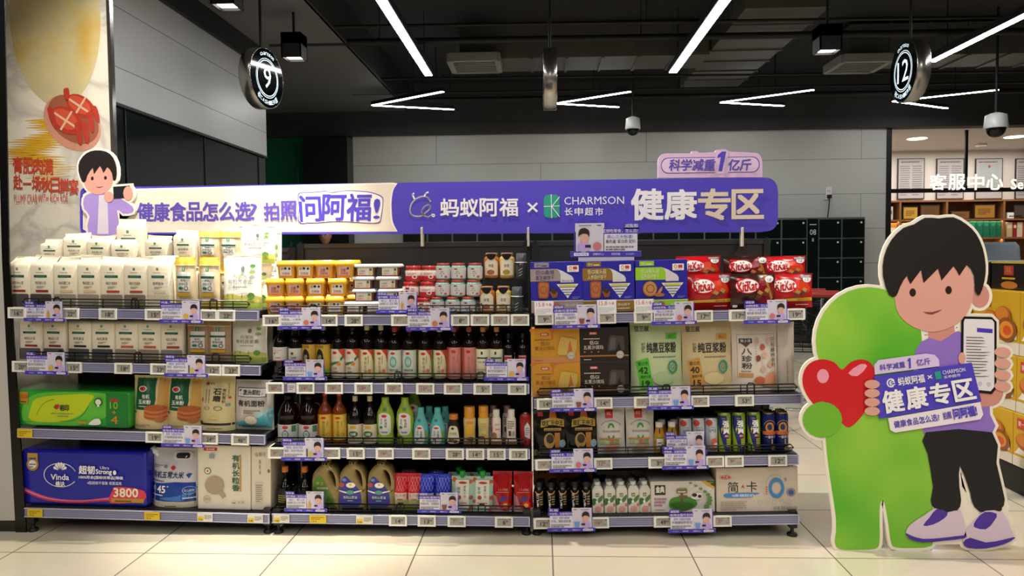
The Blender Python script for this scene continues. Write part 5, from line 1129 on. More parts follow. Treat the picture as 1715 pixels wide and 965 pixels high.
def oil_jug(w, h, deco, oil='#8d7a4c', cap='#c9c0a8'):
    d = w * .62; t = thing('oil_jug')
    hb = h * .9; out = smooth([(-.5, 0), (-.5, .12), (-.5, .55), (-.44, .76), (-.24, .9), (-.14, .93), (-.14, 1), (.12, 1), (.14, .95), (.34, .88), (.47, .7), (.5, .5), (.5, .1), (.49, 0)], 3, False)
    hole = smooth([(.12, .82), (.26, .76), (.36, .62), (.37, .52), (.33, .5), (.24, .6), (.14, .72)], 3)
    c = bpy.data.curves.new('outline', 'CURVE'); c.dimensions = '2D'; c.fill_mode = 'BOTH'; c.extrude = d / 2 - .016; c.bevel_depth = .016; c.bevel_resolution = 2; c.offset = -.016
    for pts in (out, hole):
        s_ = c.splines.new('POLY'); s_.points.add(len(pts) - 1)
        for p_, (x, z) in zip(s_.points, pts): p_.co = (x * w, z * hb, 0, 1)
        s_.use_cyclic_u = True
    o = bpy.data.objects.new('outline', c); me = bpy.data.meshes.new_from_object(o); bpy.data.objects.remove(o); bpy.data.curves.remove(c)
    q = MB(); q.add([(v.co.x, -v.co.z, v.co.y) for v in me.vertices], [tuple(p_.vertices) for p_ in me.polygons], mat(oil, .18), True); bpy.data.meshes.remove(me); q.build('jug', t)
    q = MB(); r = w * .14; q.lathe([(r, hb - .004), (r, h - .003), (r * .9, h)], mat(cap, .4), 18); q.build('cap', t)
    q = MB(); q.face(-w / 2, w / 2, 0, hb, -d / 2, base=.001); q.step = .0005; deco(q); q.build('label', t)
    return t, d
def do_green(q): q.p(smooth([(-.0 + .06, .1), (.06, .5), (.2, .72), (.42, .68), (.6, .45), (.8, .25), (.82, .1), (.5, .06)], 4), mat('#4f7a26', .4)); q.t('乡土', .18, .53, .45, .6, mat('#c9b03a', .4)); q.t('有机菜籽油', .2, .44, .6, .49, PALE, .01); q.p(smooth([(.55, .08), (.6, .3), (.75, .22), (.85, .08)], 3), mat('#3a5a1c', .4))
def do_blue(q): q.p(smooth([(.06, .12), (.06, .4), (.1, .6), (.25, .7), (.45, .6), (.68, .48), (.8, .36), (.8, .12), (.4, .07)], 4), mat('#2d3192', .4)); q.e(.45, .52, .17, .055, PALE, 14); q.e(.44, .53, .05, .02, mat('#d9b25a', .4), 8); q.e(.12, .53, .1, .05, mat('#a8482a', .4), 12); q.e(.22, .63, .08, .03, mat('#6a86b0', .4), 10); q.p(smooth([(.06, .42), (.4, .38), (.8, .42), (.8, .4), (.4, .35), (.06, .4)], 3), PALE); q.e(.43, .38, .14, .045, mat('#4a9a7a', .4), 12); q.t('有机山茶油', .18, .25, .68, .31, PALE, .01); q.r(.33, .2, .53, .225, mat('#7aa88a', .4)); q.lines(.2, .14, .65, .17, 1, mat('#8a8ac0'), 3)
run(lambda w, h: oil_jug(w, h, do_green), K, (522, 569, 766), (545,), 'large oil jug with green label and looped handle on the bottom shelf', 'oil jug', .045)
run(lambda w, h: oil_jug(w, h, do_blue), K, (567, 613, 764), (590, 638), ['large oil jug with purple flower label beside the green labelled jug', 'large oil jug with purple flower label beside the red noodle bags'], 'oil jug', .045, group='purple labelled oil jugs')
def d_mesh(c):
    def f(q):
        q.r(0, .5, 1, 1, mat(c, .3)); 
        qs = []
        for i in range(-6, 7):
            for sgn in (-1, 1):
                x = i * .2
                p_ = [(x, .55), (x + .011, .55), (x + .011 + .4 * sgn, .95), (x + .4 * sgn, .95)]
                for ax, lo, hi in ((0, .04, .96),): p_ = clip_slab(p_, 0, lo, hi)
                if p_: qs.append(p_)
        q.mark(qs, mat('#d9ccd4', .4))
        q.r(.08, .3, .95, .5, mat('#d6cdbc', .4)); q.t('龙须面', .15, .4, .85, .48, mat('#c0453a', .4)); q.lines(.3, .31, .75, .37, 1, mat('#c0453a'), 2); q.r(0, .0, 1, .3, mat('#b9b272', .4)); q.r(0, 0, 1, .1, mat('#6f9a3a', .4))
    return f
run(flour_pouch, K, (658, 682, 795), (670, 693), ['red latticed noodle bag on the bottom shelf, left one', 'red latticed noodle bag on the bottom shelf, right one'], 'noodle bag', .045, deco=d_mesh('#c8141e'), body='#c8141e', d=.05, rough=.3, kind='pillow', group='red noodle bags')
run(flour_pouch, K, (702, 728, 796), (714, 741), ['blue latticed noodle bag beside the red noodle bags', 'blue latticed noodle bag beside the jelly pouches'], 'noodle bag', .045, deco=d_mesh('#1230c8'), body='#1230c8', d=.05, rough=.3, kind='pillow', group='blue noodle bags')
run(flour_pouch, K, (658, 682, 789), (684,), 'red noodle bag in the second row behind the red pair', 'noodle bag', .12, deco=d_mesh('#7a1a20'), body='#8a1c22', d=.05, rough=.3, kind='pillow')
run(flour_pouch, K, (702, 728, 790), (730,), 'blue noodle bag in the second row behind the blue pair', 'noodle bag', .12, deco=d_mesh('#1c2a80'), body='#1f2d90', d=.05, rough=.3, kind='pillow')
def jelly(w, h):
    t = thing('jelly_pouch'); q = MB(); hb = h * .86; wp = pouch(q, w, hb, .04, mat('#9fc6b4', .35), 'stand', .06, .0009, 8)
    for (u, v, r) in ((.12, .9, .12), (.9, .85, .1), (.92, .4, .1), (.1, .3, .08), (.85, .1, .12)): q.e(u, v, r, r * .55, mat('#c8503a', .4), 12)
    q.rr(.17, .1, .82, .9, .004, mat('#ded8c8', .4)); q.e(.52, .82, .2, .035, RED, 12); q.vt('蔬果汁冻', .56, .4, .68, .75, mat('#4a6a5a', .4)); q.vt('草莓', .25, .5, .42, .72, mat('#7a9a8a', .4)); q.e(.36, .42, .1, .06, mat('#b0402a', .4), 12); q.lines(.25, .2, .75, .3, 2, mat('#b0402a'), 4); q.build('pouch', t)
    q = MB(); q.lathe([(w * .1, hb - .006), (w * .1, hb + .004), (w * .14, hb + .006), (w * .14, h * .985), (w * .11, h)], mat('#1d9a3a', .35), 14); q.build('spout_cap', t)
    return t, .04
run(jelly, K, (756, 792, 790), (774, 808), ['mint jelly pouch with green spout cap beside the blue noodle bags', 'mint jelly pouch with green spout cap beside the red glossy bags'], 'pouch', .05, group='jelly pouches')
run(jelly, K, (756, 792, 784), (768, 803), ['second-row jelly pouch behind the left mint pouch', 'second-row jelly pouch behind the right mint pouch'], 'pouch', .13)
def d_redbag(q): q.r(0, 0, 1, .12, mat('#c9a8a8', .3)); q.t('山楂', .3, .54, .8, .6, mat('#d88a80', .3)); q.lines(.2, .5, .85, .53, 1, mat('#d88a80'), 3); q.p(smooth([(.35, .28), (.5, .42), (.75, .38), (.6, .3)], 3), mat('#4a2a80', .3)); q.e(.66, .18, .26, .12, mat('#d0281a', .2), 14); q.e(.66, .2, .12, .05, mat('#e8b04a', .3), 10); q.p([(0, .12), (.4, .12), (.2, .4), (0, .45)], mat('#b87a80', .3))
run(flour_pouch, K, (825, 858, 792), (841, 876), ['glossy red snack bag beside the jelly pouches', 'glossy red snack bag at the right end of the middle bay'], 'snack bag', .04, deco=d_redbag, body='#a3121a', d=.06, rough=.15, group='glossy red snack bags')
# ================================================================== right bay
K = (2, 0)
def biscuit(w, h, band, title, sub, pic, d=.12, txt='#3a3a78', name='biscuit_box'):
    B = mat('#2c28a4', .3); t = thing(name); q = MB(); q.box(-w / 2, w / 2, -d / 2, d / 2, 0, h, B, .002); q.build('box', t)
    q = MB(); q.face(-w / 2, w / 2, 0, h, -d / 2, base=.0005); q.step = .0004; bm_ = mat(band, .4); tm = mat(txt, .4)
    q.r(.08, .86, .36, .98, bm_); q.t('低GI', .11, .885, .2, .955, tm); q.lines(.22, .885, .34, .955, 1, tm, 2)
    q.p([(0, .5), (.58, .5), (.58, .68), (.55, .77), (.5, .82), (0, .82)], bm_); q.p([(.5, .82), (.62, .76), (.8, .62), (.83, .55), (.83, .46), (.58, .46), (.58, .68), (.55, .77)], mat('#d8d4dc', .4))
    q.t(title, .1, .67, .46, .79, tm, .01); q.t(sub, .1, .53, .46, .65, tm, .0); q.t('低GI认证', .6, .47, .82, .53, tm)
    q.p([(.5, .42), (.92, .42), (.71, .05)], mat('#e6e4e8', .4)); q.r(.55, .35, .87, .4, mat('#c9c83a', .4)); q.r(.5, .33, .92, .345, B); q.lines(.6, .26, .82, .31, 1, INK, 3); q.r(.5, .2, .92, .215, B); q.lines(.66, .13, .76, .19, 1, INK, 4)
    q.rr(.71, .73, .93, .9, .003, WHITE); q.ring(.77, .83, .03, .05, .4, mat('#c9803a', .4)); q.r(.82, .79, .9, .87, mat('#c83a3a', .4)); q.lines(.74, .75, .9, .77, 1, INKG, 5); q.lines(.8, .04, .95, .1, 2, mat('#8a88d0'), 7)
    CK = mat('#b4683a', .5); CK2 = mat('#8f4a26', .5)
    if pic == 'bar':
        q.p(smooth([(.15, .1), (.14, .4), (.18, .49), (.32, .48), (.36, .42), (.34, .1), (.28, .05), (.18, .06)], 3), CK2); q.p(smooth([(.17, .12), (.165, .4), (.2, .46), (.31, .45), (.34, .4), (.32, .12), (.27, .08), (.19, .09)], 3), CK); q.ring(.25, .28, .07, .1, .2, CK2)
        q.p([(.36, .22), (.42, .32), (.53, .2), (.5, .08), (.42, .06)], CK2); q.p([(.36, .25), (.42, .33), (.52, .24), (.46, .16)], mat('#3a2418', .5))
    else:
        q.e(.27, .27, .14, .2, CK2, 18); q.e(.275, .28, .13, .185, mat('#c08a4a', .5), 18); q.ring(.28, .28, .08, .11, .2, CK2); q.p([(.38, .1), (.46, .28), (.52, .34), (.5, .22), (.43, .1)], mat('#b98a4a', .5)); q.e(.45, .12, .1, .05, CK, 12)
    q.build('front_print', t); return t, d
def flatbox(w, h, band, txt='#e6e0d6', d=.12):
    t = thing('biscuit_box'); q = MB(); q.box(-w / 2, w / 2, -d / 2, d / 2, 0, h, mat(band, .4), .002); q.box(-w / 2, w / 2, -d / 2 - .0003, d / 2, h - .003, h - .0005, mat('#e8e4dc', .5)); q.build('box', t)
    q = MB(); q.face(-w / 2, w / 2, 0, h, -d / 2, base=.0008); q.step = .0004; q.e(.48, .55, .08, .3, mat('#b4683a', .5), 14); q.t('低GI饼干', .66, .5, .9, .72, mat(txt, .4)); q.lines(.66, .25, .9, .42, 1, mat(txt), 3); q.build('front_print', t); return t, d
BX = [(933, '#a08f8c', '低GI桑椹', '黑芝麻饼干', 'bar', 'grey-banded'), (1020, '#8f6a24', '低GI猴头菇', '人参高纤饼干', 'bar', 'gold-banded'), (1108.5, '#9acb2a', '低GI猴头菇', '苦荞高纤饼干', 'round', 'lime-banded')]
for i, (c, b_, t1, t2, pic, nm) in enumerate(BX):
    w_, hl = dims(K, c - 43.6, c + 43.6, 503.5 - i * .8, .03)
    o, d = flatbox(w_, hl, b_); tag(o, 'flat-lying biscuit box under the %s biscuit box' % nm, 'biscuit box', 'flat biscuit boxes'); seat(o, K, c + .5, .03, d)
    w_, hu = dims(K, c - 43.6, c + 43.6, 439 - i * 1.6, .03); hu -= hl
    o, d = biscuit(w_, hu, b_, t1, t2, pic, txt='#3a3a78' if i == 0 else '#e6e0c0'); tag(o, 'upright blue %s biscuit box with arrow print on the top shelf' % nm, 'biscuit box', 'blue biscuit boxes'); seat(o, K, c, .03, d, hl + .0006)
def kk(body, dark):
    def f(q):
        RD = mat('#c8151f', .25)
        if dark: q.p(smooth([(.62, .2), (.58, .5), (.66, .85), (.85, .9), (.98, .6), (.9, .2)], 3), mat('#8a1020', .25)); q.p([(.72, .98), (.78, .98), (.95, .3), (.9, .25)], mat('#b3802a', .3))
        else: q.p(smooth([(.5, .5), (.6, .78), (.85, .75), (.95, .5), (.7, .4)], 3), mat('#e0401a', .25))
        q.e(.36, .66, .27, .215, RD, 26); q.e(.36, .66, .25, .19, WHITE, 26); q.t('KitKat', .14, .52, .58, .78, RD, .035, shear=.12, rot=.1); q.r(.13, .82, .27, .88, RD)
        CH = mat('#6a3320', .35); CH2 = mat('#c08a4a', .5)
        q.p([(.5, .28), (.62, .5), (.72, .44), (.6, .22)], CH); q.p([(.57, .46), (.62, .54), (.71, .47), (.66, .4)], CH2); q.p([(.68, .42), (.78, .58), (.88, .5), (.78, .34)], CH); q.p([(.73, .52), (.78, .6), (.87, .53), (.82, .45)], CH2)
        q.e(.86, .84, .1, .1, WHITE, 16); q.t('12', .82, .79, .9, .86, INK); q.r(.72, .88, .96, .95, mat('#8a8a90', .3)) if not dark else None
        if not dark: q.p([(.02, .2), (.98, .2), (.98, .3), (.02, .26)], mat('#d8a82a', .35)); q.t('威化巧克力', .62, .21, .92, .27, mat('#6a3a10', .4))
        q.lines(.6, .08, .9, .13, 1, PALE, 3); q.rr(.04, .05, .14, .12, .002, WHITE)
    return f
def kitkat(w, h, dark=False, seed=1): return flour_pouch(w, h, .05, '#3a1512' if dark else '#b8141c', kk(None, dark), 'pillow', seed, 'chocolate_bag', .2, .04)
w_, h_ = dims(K, 1152, 1228, 459, .05)
q_ = [(1189, 0, 'red chocolate bag in the front row beside the lime biscuit box'), (1263, 1, 'dark chocolate bag in the front row of red bags'), (1326, 0, 'red chocolate bag in the front row at the right shelf end')]
for i, (c, dk, nm) in enumerate(q_):
    run(kitkat, K, (c - 38, c + 38, 459), (c,), nm, 'chocolate bag', .05 if not dk else .025, group='front chocolate bags', dark=bool(dk), seed=i + 2, wob=.02)
for i, (c, dk, nm) in enumerate(((1172, 0, 'red chocolate bag standing higher in the back row beside the biscuit box'), (1252, 1, 'dark chocolate bag standing higher in the middle of the back row'), (1315, 0, 'red chocolate bag standing higher in the back row near the green figure'))):
    lo = run(kitkat, K, (c - 38, c + 38, 478), (c,), 'hidden chocolate bag lying under the back row, %s' % nth(i, 3), 'chocolate bag', .15, dark=bool(dk), seed=i + 12)[0]
    hz = dims(K, c - 38, c + 38, 478, .15)[1]
    run(kitkat, K, (c - 38, c + 38, 429), (c,), nm, 'chocolate bag', .15, dz=hz, group='back chocolate bags', dark=bool(dk), seed=i + 22, wob=.02)
K = (2, 1)
def pastry_box(w, h, dark):
    d = .2; t = thing('pastry_box'); q = MB(); q.box(-w / 2, w / 2, -d / 2, d / 2, 0, h, mat('#1c1010' if dark else '#c58a20', .35), .002); q.build('box', t)
    q = MB(); q.face(-w / 2, w / 2, 0, h, -d / 2, base=.0005); q.step = .0004
    tx = mat('#e3d9c8', .4) if dark else mat('#7a4a20', .4)
    if not dark: q.p(smooth([(0, 1), (0, .9), (.15, .97), (.3, 1)], 2), mat('#c8692a', .4)); q.p(smooth([(.38, 1), (.42, .88), (.42, .68), (.46, .68), (.46, .86), (.55, .95), (.7, .98), (.7, 1)], 2), mat('#c06a2a', .4)); q.r(0, 0, 1, .16, mat('#c07f4a', .4))
    else: q.r(0, .15, 1, .19, mat('#a8682a', .4))
    q.r(.2, .79, .36, .87, RED); q.t('盼盼', .22, .8, .34, .86, WHITE); q.lines(.08, .66, .42, .71, 1, tx, 4); q.t('低GI', .2, .5, .38, .62, tx, .01); q.t('五黑沙琪玛' if dark else '黄油沙琪玛', .08, .36, .48, .48, tx, .01)
    for k in range(3): q.e(.1 + k * .14, .29, .02, .02, mat('#b07a3a', .4), 8)
    if dark: q.p([(.56, .3), (.6, .7), (.64, .78), (.9, .74), (.92, .35), (.85, .28), (.8, .55), (.74, .32)], mat('#3a3434', .6)); q.p([(.6, .34), (.64, .7), (.74, .68), (.72, .36)], mat('#55504e', .7, noise=.5, scale=200))
    else: q.p(smooth([(.54, .3), (.6, .7), (.68, .74), (.9, .68), (.94, .6), (.9, .25), (.6, .22)], 2), mat('#c4a24a', .5, noise=.3, scale=160)); q.p([(.74, .25), (.8, .68), (.86, .25)], mat('#b8642a', .5))
    q.e(.82, .2, .075, .11, mat('#c9c2b8', .4), 16); q.ring(.82, .2, .06, .09, .12, INKG); q.t('低GI', .78, .17, .86, .23, INKG); q.lines(.08, .06, .24, .1, 1, tx, 5)
    q.build('front_print', t); return t, d
w_, h_ = dims(K, 890, 973, 608, .03)
for i, (c, dk) in enumerate(((932, False), (1013.5, True))):
    for n in (0, 1):
        o, d = pastry_box(pxw(82, .03), h_, dk); tag(o, '%s pastry box, %s of the two stacked boxes' % (('orange', 'black')[i], ('lower', 'upper')[n]), 'pastry box', 'stacked pastry boxes'); seat(o, K, c, .035, d, (h_ + .0008) * n)
def d_bean(g, ti, n1, n2, tagc):
    def f(q):
        q.t('豆三叔', .08, .8, .36, .87, INK, .015); q.t(ti, .3, .53, .88, .66, INK, .02); q.t('高纤', .2, .53, .27, .66, INK); q.lines(.42, .47, .88, .5, 1, INKG, 3); q.r(.68, .7, .9, .77, mat(tagc, .4)); q.t('低GI', .72, .715, .86, .755, INK)
        q.mark([[(.08, .42), (.32, .47), (.41, .1), (.17, .07)]], mat(tagc, .4)); q.t('蛋白质', .12, .37, .32, .42, INK, rot=.08); q.t(n1, .14, .27, .31, .35, INK, .03); q.t('膳食纤维', .17, .21, .36, .25, INK, rot=.08); q.t(n2, .2, .11, .34, .18, INK, .03)
        q.ring(.8, .35, .1, .085, .3, mat('#2f8a6a', .4)); q.t('GI', .75, .32, .85, .38, mat('#2f8a6a', .4), .02); q.e(.6, .2, .2, .08, mat(g, .5), 16); q.lines(.55, .07, .9, .09, 1, INKG, 4)
    return f
run(flour_pouch, K, (1057, 1146, 530), (1102,), 'pale green bean powder pouch on the second shelf of the right bay', 'pouch', .045, deco=d_bean('#a8c08a', '纯黑豆浆粉', '42', '19', '#4fb82a'), body='#bcc99a', d=.09, rough=.35)
run(flour_pouch, K, (1145, 1231, 531), (1187.5,), 'tan bean powder pouch between the green pouch and the white one', 'pouch', .045, deco=d_bean('#c9b884', '纯豆浆粉', '40', '15', '#c98f3a'), body='#c8b48a', d=.09, rough=.35)
def d_bazhen(q):
    q.line([(.1, .18), (.1, .74), (.93, .74), (.93, .18)], .0012, mat('#8a6a50')); q.r(.14, .63, .42, .69, INK); q.t('窝小芽', .17, .64, .39, .68, PALE); q.p([(.18, .63), (.38, .63), (.28, .58)], mat('#6a3a2a', .4)); q.vt('八珍粉', .18, .3, .4, .57, INK, .015); q.r(.12, .2, .42, .25, mat('#b98a4a', .4)); q.lines(.16, .27, .38, .29, 1, INK, 3)
    for (u, v, c) in ((.52, .66, '#c9a08a'), (.64, .58, '#b8503a'), (.78, .66, '#d0a8a0'), (.54, .44, '#7a3a26'), (.68, .48, '#d8a890'), (.8, .36, '#cf9f8a'), (.64, .3, '#c9a090')): q.e(u, v, .055, .04, mat(c, .5), 10)
    q.vt('只有8种食材', .83, .32, .92, .7, INK); q.p(smooth([(.6, .1), (.7, .22), (.9, .26), (.92, .1)], 3), mat('#cf8f6a', .5)); q.e(.55, .16, .12, .05, mat('#b8603a', .5), 12); q.lines(.48, .36, .5, .62, 8, INKG, 6, .5); q.lines(.6, .36, .62, .44, 4, INKG, 8, .5); q.r(.84, .88, .92, .97, mat('#c87a70', .4))
run(flour_pouch, K, (1230, 1309, 527), (1268,), 'white eight-ingredient powder pouch with illustrated grid print', 'pouch', .045, deco=d_bazhen, body='#d3c6b8', d=.09, rough=.5)
run(flour_pouch, K, (1306, 1335, 540), (1319,), 'plain white pouch turned sideways at the right end of the second shelf', 'pouch', .07, deco=lambda q: q.vt('八珍粉只有八种食材', .45, .1, .55, .45, mat('#8a6a50')), body='#c9bdb0', d=.05)
K = (2, 2)
def d_saus(q):
    q.r(.14, .86, .3, .97, mat('#b02a2a', .35)); GD = mat('#c3a03a', .35); q.p(smooth([(.5, .78), (.52, .95), (.6, .99), (.68, .95), (.7, .78)], 3), mat('#c0622a', .4)); q.p([(.22, .62), (.24, .78), (.6, .84), (.94, .78), (.95, .62), (.6, .68)], GD); q.t('双汇王中王', .26, .66, .92, .77, INK, .03); q.r(.32, .55, .86, .61, mat('#a8884a', .4)); q.lines(.35, .56, .83, .6, 1, INK, 2)
    q.e(.48, .34, .17, .17, mat('#b08a4a', .4), 18); q.e(.5, .38, .12, .1, mat('#3a2c1a', .4), 14); q.t('I', .66, .2, .8, .5, mat('#b0702a', .4), .03); q.e(.88, .27, .1, .085, mat('#8fa8b8', .4), 16); q.lines(.15, .08, .85, .12, 1, mat('#7a8a3a'), 5)
run(flour_pouch, K, (893, 949, 688), (922, 974), ['black sausage pouch with gold title at the left end of the third shelf', 'black sausage pouch with gold title beside the white pouches'], 'pouch', .045, deco=d_saus, body='#0d0b0b', d=.05, rough=.15, group='black sausage pouches')
def d_zero(q):
    q.r(.3, .78, .58, .97, mat('#c02a1c', .35)); q.t('双汇', .36, .85, .52, .91, PALE); GR = mat('#2a8a2c', .4); q.ring(.5, .58, .12, .1, .45, GR, 16, 0, 180); q.ring(.5, .42, .12, .1, .45, GR, 16, 180, 360); q.t('零添加鸡胸肉肠', .2, .48, .82, .53, INKG, .01); q.ring(.5, .58, .38, .16, .05, INKG, 18, 20, 160)
    q.r(.08, .33, .84, .36, mat('#c87a3a', .4)); 
    for k in range(4): q.r(.1 + k * .18, .23, .24 + k * .18, .32, mat(('#9ab86a', '#a8c07a', '#b87a5a', '#7aa05a')[k], .5))
    q.p(smooth([(.2, .08), (.4, .2), (.75, .22), (.8, .16), (.5, .08)], 3), mat('#c98a6a', .4))
run(flour_pouch, K, (1000, 1048, 684), (1024.5, 1073.5), ['white sausage pouch with green zero beside the black pouches', 'white sausage pouch with green zero beside the juice bottles'], 'pouch', .045, deco=d_zero, body='#c3bdb6', d=.05, rough=.25, kind='pillow', group='white sausage pouches')
def dl_j(q): q.r(.42, .78, .56, .95, INK); q.r(.15, .58, .85, .63, mat('#4a8a3a', .4)); q.r(.15, .22, .85, .58, '#d8d6c8'); q.lines(.25, .3, .75, .5, 2, INKG, 2)
JB = lambda w, h: squeeze(w, h, '#b8852a', '#dcd8cc', deco=dl_j, caph=.16, capr=.66, prof=[(.9, 0), (1, .03), (1, .55), (.95, .7), (.72, .9), (.62, 1)], rough=.12)
run(JB, K, (1097, 1116, 708), (1106, 1127), ['small juice bottle with white cap beside the white sausage pouches', 'small juice bottle with white cap beside the silver cans'], 'juice bottle', .045, group='juice bottles')
run(JB, K, (1097, 1116, 704), (1110, 1131), ['second-row juice bottle behind the left juice bottle', 'second-row juice bottle behind the right juice bottle'], 'juice bottle', .11)
def can(w, h, body, lid, deco, name='drink_can'):
    R = w / 2; t = thing(name); q = MB(); q.lathe([(R * .8, 0), (R, .006), (R, h - .014), (R * .86, h - .004)], mat(body, .25, .2), 24, cap=True); q.face(-R * 1.3, R * 1.3, .006, h - .014, 0, cyl(R), R * .22, .0006); q.step = .0003; deco(q); q.build('can', t)
    q = MB(); q.lathe([(R * .86, h - .005), (R * .9, h - .002), (R * .87, h), (R * .8, h - .003), (R * .3, h - .004)], mat(lid, .25, .9), 24); q.box(-R * .2, R * .2, -R * .5, R * .1, h - .004, h - .0025, mat(lid, .25, .9)); q.build('lid', t)
    return t, w
def dc_white(q): q.e(.3, .93, .22, .1, mat('#b8352c', .3), 14); q.lines(.3, .78, .7, .82, 1, mat('#6a7a9a'), 2); q.t('轻气泡', .3, .62, .75, .74, mat('#5a6a8a', .3)); q.e(.62, .3, .22, .14, mat('#d06a52', .3), 14); q.e(.7, .2, .15, .09, mat('#e8d8d0', .3), 12); q.e(.6, .1, .3, .05, mat('#8a3a30', .3), 12)
run(lambda w, h: can(w, h, '#c3c9cc', '#9a9a9a', dc_white), K, (1140, 1161, 701), (1150.5, 1172.5, 1194), 'slim white drink can with peach print, %s', 'can', .045, group='slim white cans')
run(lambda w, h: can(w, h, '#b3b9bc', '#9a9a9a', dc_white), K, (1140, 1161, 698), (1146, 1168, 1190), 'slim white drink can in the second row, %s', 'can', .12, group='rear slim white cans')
def dc_qs(q): q.p([(0, 1), (.55, 1), (.75, 0), (.45, 0), (0, .75)], mat('#1c2470', .25)); q.p([(.0, .75), (.45, 0), (0, 0)], mat('#9ab82a', .25)); q.e(.38, .92, .12, .03, mat('#5a6a9a', .3), 8); q.t('强爽', .34, .5, .68, .84, WHITE, .03) if 0 else (q.t('强', .34, .68, .68, .86, WHITE, .03), q.t('爽', .36, .5, .7, .67, WHITE, .03)); q.p([(.22, .6), (.32, .72), (.3, .64), (.36, .66), (.24, .5), (.27, .6)], mat('#d8d83a', .3)); q.rr(.42, .4, .66, .48, .003, mat('#a8204a', .3)); q.t('8%', .46, .415, .62, .465, WHITE); q.t('STRONG', .5, .16, .72, .38, mat('#d8d83a', .3), rot=.0) if 0 else q.lines(.52, .14, .74, .38, 5, mat('#d8d83a'), 3, .6); q.lines(.2, .06, .7, .1, 1, mat('#2a3a1a'), 5)
run(lambda w, h: can(w, h, '#8fae2c', '#aeb39a', dc_qs), K, (1205, 1227, 692), (1216.5, 1240.5, 1266), 'tall green and navy drink can, %s', 'can', .045, group='tall green cans')
run(lambda w, h: can(w, h, '#8fae2c', '#aeb39a', dc_qs), K, (1205, 1227, 688), (1211, 1235), 'tall green drink can in the second row, %s', 'can', .12, group='rear tall green cans')
def dc_beer(q): q.e(.48, .66, .26, .16, mat('#c8862a', .3), 16); q.e(.46, .68, .14, .09, mat('#1a2a6a', .3), 12); q.r(0, .46, 1, .56, mat('#c8663a', .3)); q.t('一番搾り', .2, .36, .8, .44, WHITE, .01); q.r(.55, .2, .62, .34, mat('#d8b09a', .3)); q.e(.66, .08, .16, .05, mat('#c8a02a', .3), 10); q.ring(.48, .66, .36, .22, .06, mat('#c8a02a', .3), 18, 20, 160)
run(lambda w, h: can(w, h, '#18266e', '#b9a23a', dc_beer), K, (1280, 1302, 692), (1291, 1313), ['blue beer can beside the tall green cans', 'blue beer can at the right end of the third shelf'], 'can', .04, group='blue beer cans')
run(lambda w, h: can(w, h, '#18266e', '#b9a23a', dc_beer), K, (1280, 1302, 689), (1287, 1309), ['second-row beer can behind the left blue beer can', 'second-row beer can behind the right blue beer can'], 'can', .12)
K = (2, 3)
def coffee(w, h):
    R = w / 2; t = thing('coffee_bottle'); q = MB(); q.lathe([(R * .9, 0), (R, .01), (R, h * .62), (R * .92, h * .74), (R * .62, h * .84), (R * .56, h * .86)], mat('#0b0a0a', .2), 18); q.face(-R * 1.2, R * 1.2, 0, h * .8, 0, cyl(R), R * .3, .0008); q.step = .0004
    OR = mat('#c98a2a', .4); q.ring(.48, .98, .32, .2, .25, OR, 12, 200, 340)
    for i, ch in enumerate('M·PLUS'): q.t(ch, .3, .22 + i * .105, .46, .31 + i * .105, WHITE, .01, rot=PI / 2); q.layer -= q.step
    for k in range(4): q.r(.52, .36 + .1 * k, .72, .41 + .1 * k, (OR, mat('#8a8278', .4))[k % 2])
    q.lines(.3, .06, .75, .1, 1, INKG, 3); q.build('bottle', t)
    q = MB(); q.lathe([(R * .66, h * .85), (R * .66, h * .99), (R * .6, h)], mat('#17181c', .4), 18); q.build('cap', t); return t, w
run(coffee, K, (893, 913, 810), (904, 924, 943.5, 964, 983), 'black coffee bottle with orange arc on the bottom shelf, %s', 'coffee bottle', .05, group='black coffee bottles')
run(coffee, K, (893, 913, 806), (907, 928, 948, 968), 'second-row black coffee bottle, %s', 'coffee bottle', .12, group='rear black coffee bottles')
def milk(w, h):
    d = w * .95; t = thing('milk_carton'); hb = h * .74; sec = lambda k, z: [(x, y, z) for x, y in rrect(-w / 2 * k, -d / 2 * k, w / 2 * k, d / 2 * k, w * .1 * k, 2)]
    q = MB(); q.loft([sec(.98, 0), sec(1, .003), sec(1, hb), sec(.6, h * .87)], mat('#d6d2c4', .4), False); q.face(-w / 2, w / 2, 0, hb, -d / 2, base=.0005); q.step = .0004
    q.r(.3, .72, .62, .88, mat('#4f7a26', .4)); q.t('金典', .34, .75, .58, .85, PALE); q.p(smooth([(0, .6), (.2, .66), (.4, .58), (.3, .42), (.1, .34), (0, .4)], 3), mat('#2f6a34', .4)); q.p(smooth([(.5, .6), (.75, .75), (.95, .8), (.9, .6), (.6, .46)], 3), mat('#4a7a3a', .4)); q.e(.4, .5, .1, .06, WHITE, 10); q.e(.5, .18, .3, .13, mat('#d8968a', .4), 14); q.e(.85, .36, .1, .08, mat('#b8703a', .4), 10); q.build('carton', t)
    q = MB(); r = w * .27; q.lathe([(r * .9, h * .85), (r * .9, h * .88), (r, h * .885), (r, h * .99), (r * .9, h)], mat('#dcdad6', .4), 16); q.build('cap', t); return t, d
run(milk, K, (992, 1011, 809), (1002, 1022, 1042, 1062, 1081), 'white milk carton with screw cap beside the coffee bottles, %s', 'milk carton', .05, group='milk cartons')
run(milk, K, (992, 1011, 805), (1000, 1020, 1039, 1059, 1078), 'second-row milk carton with screw cap, %s', 'milk carton', .115, group='rear milk cartons')
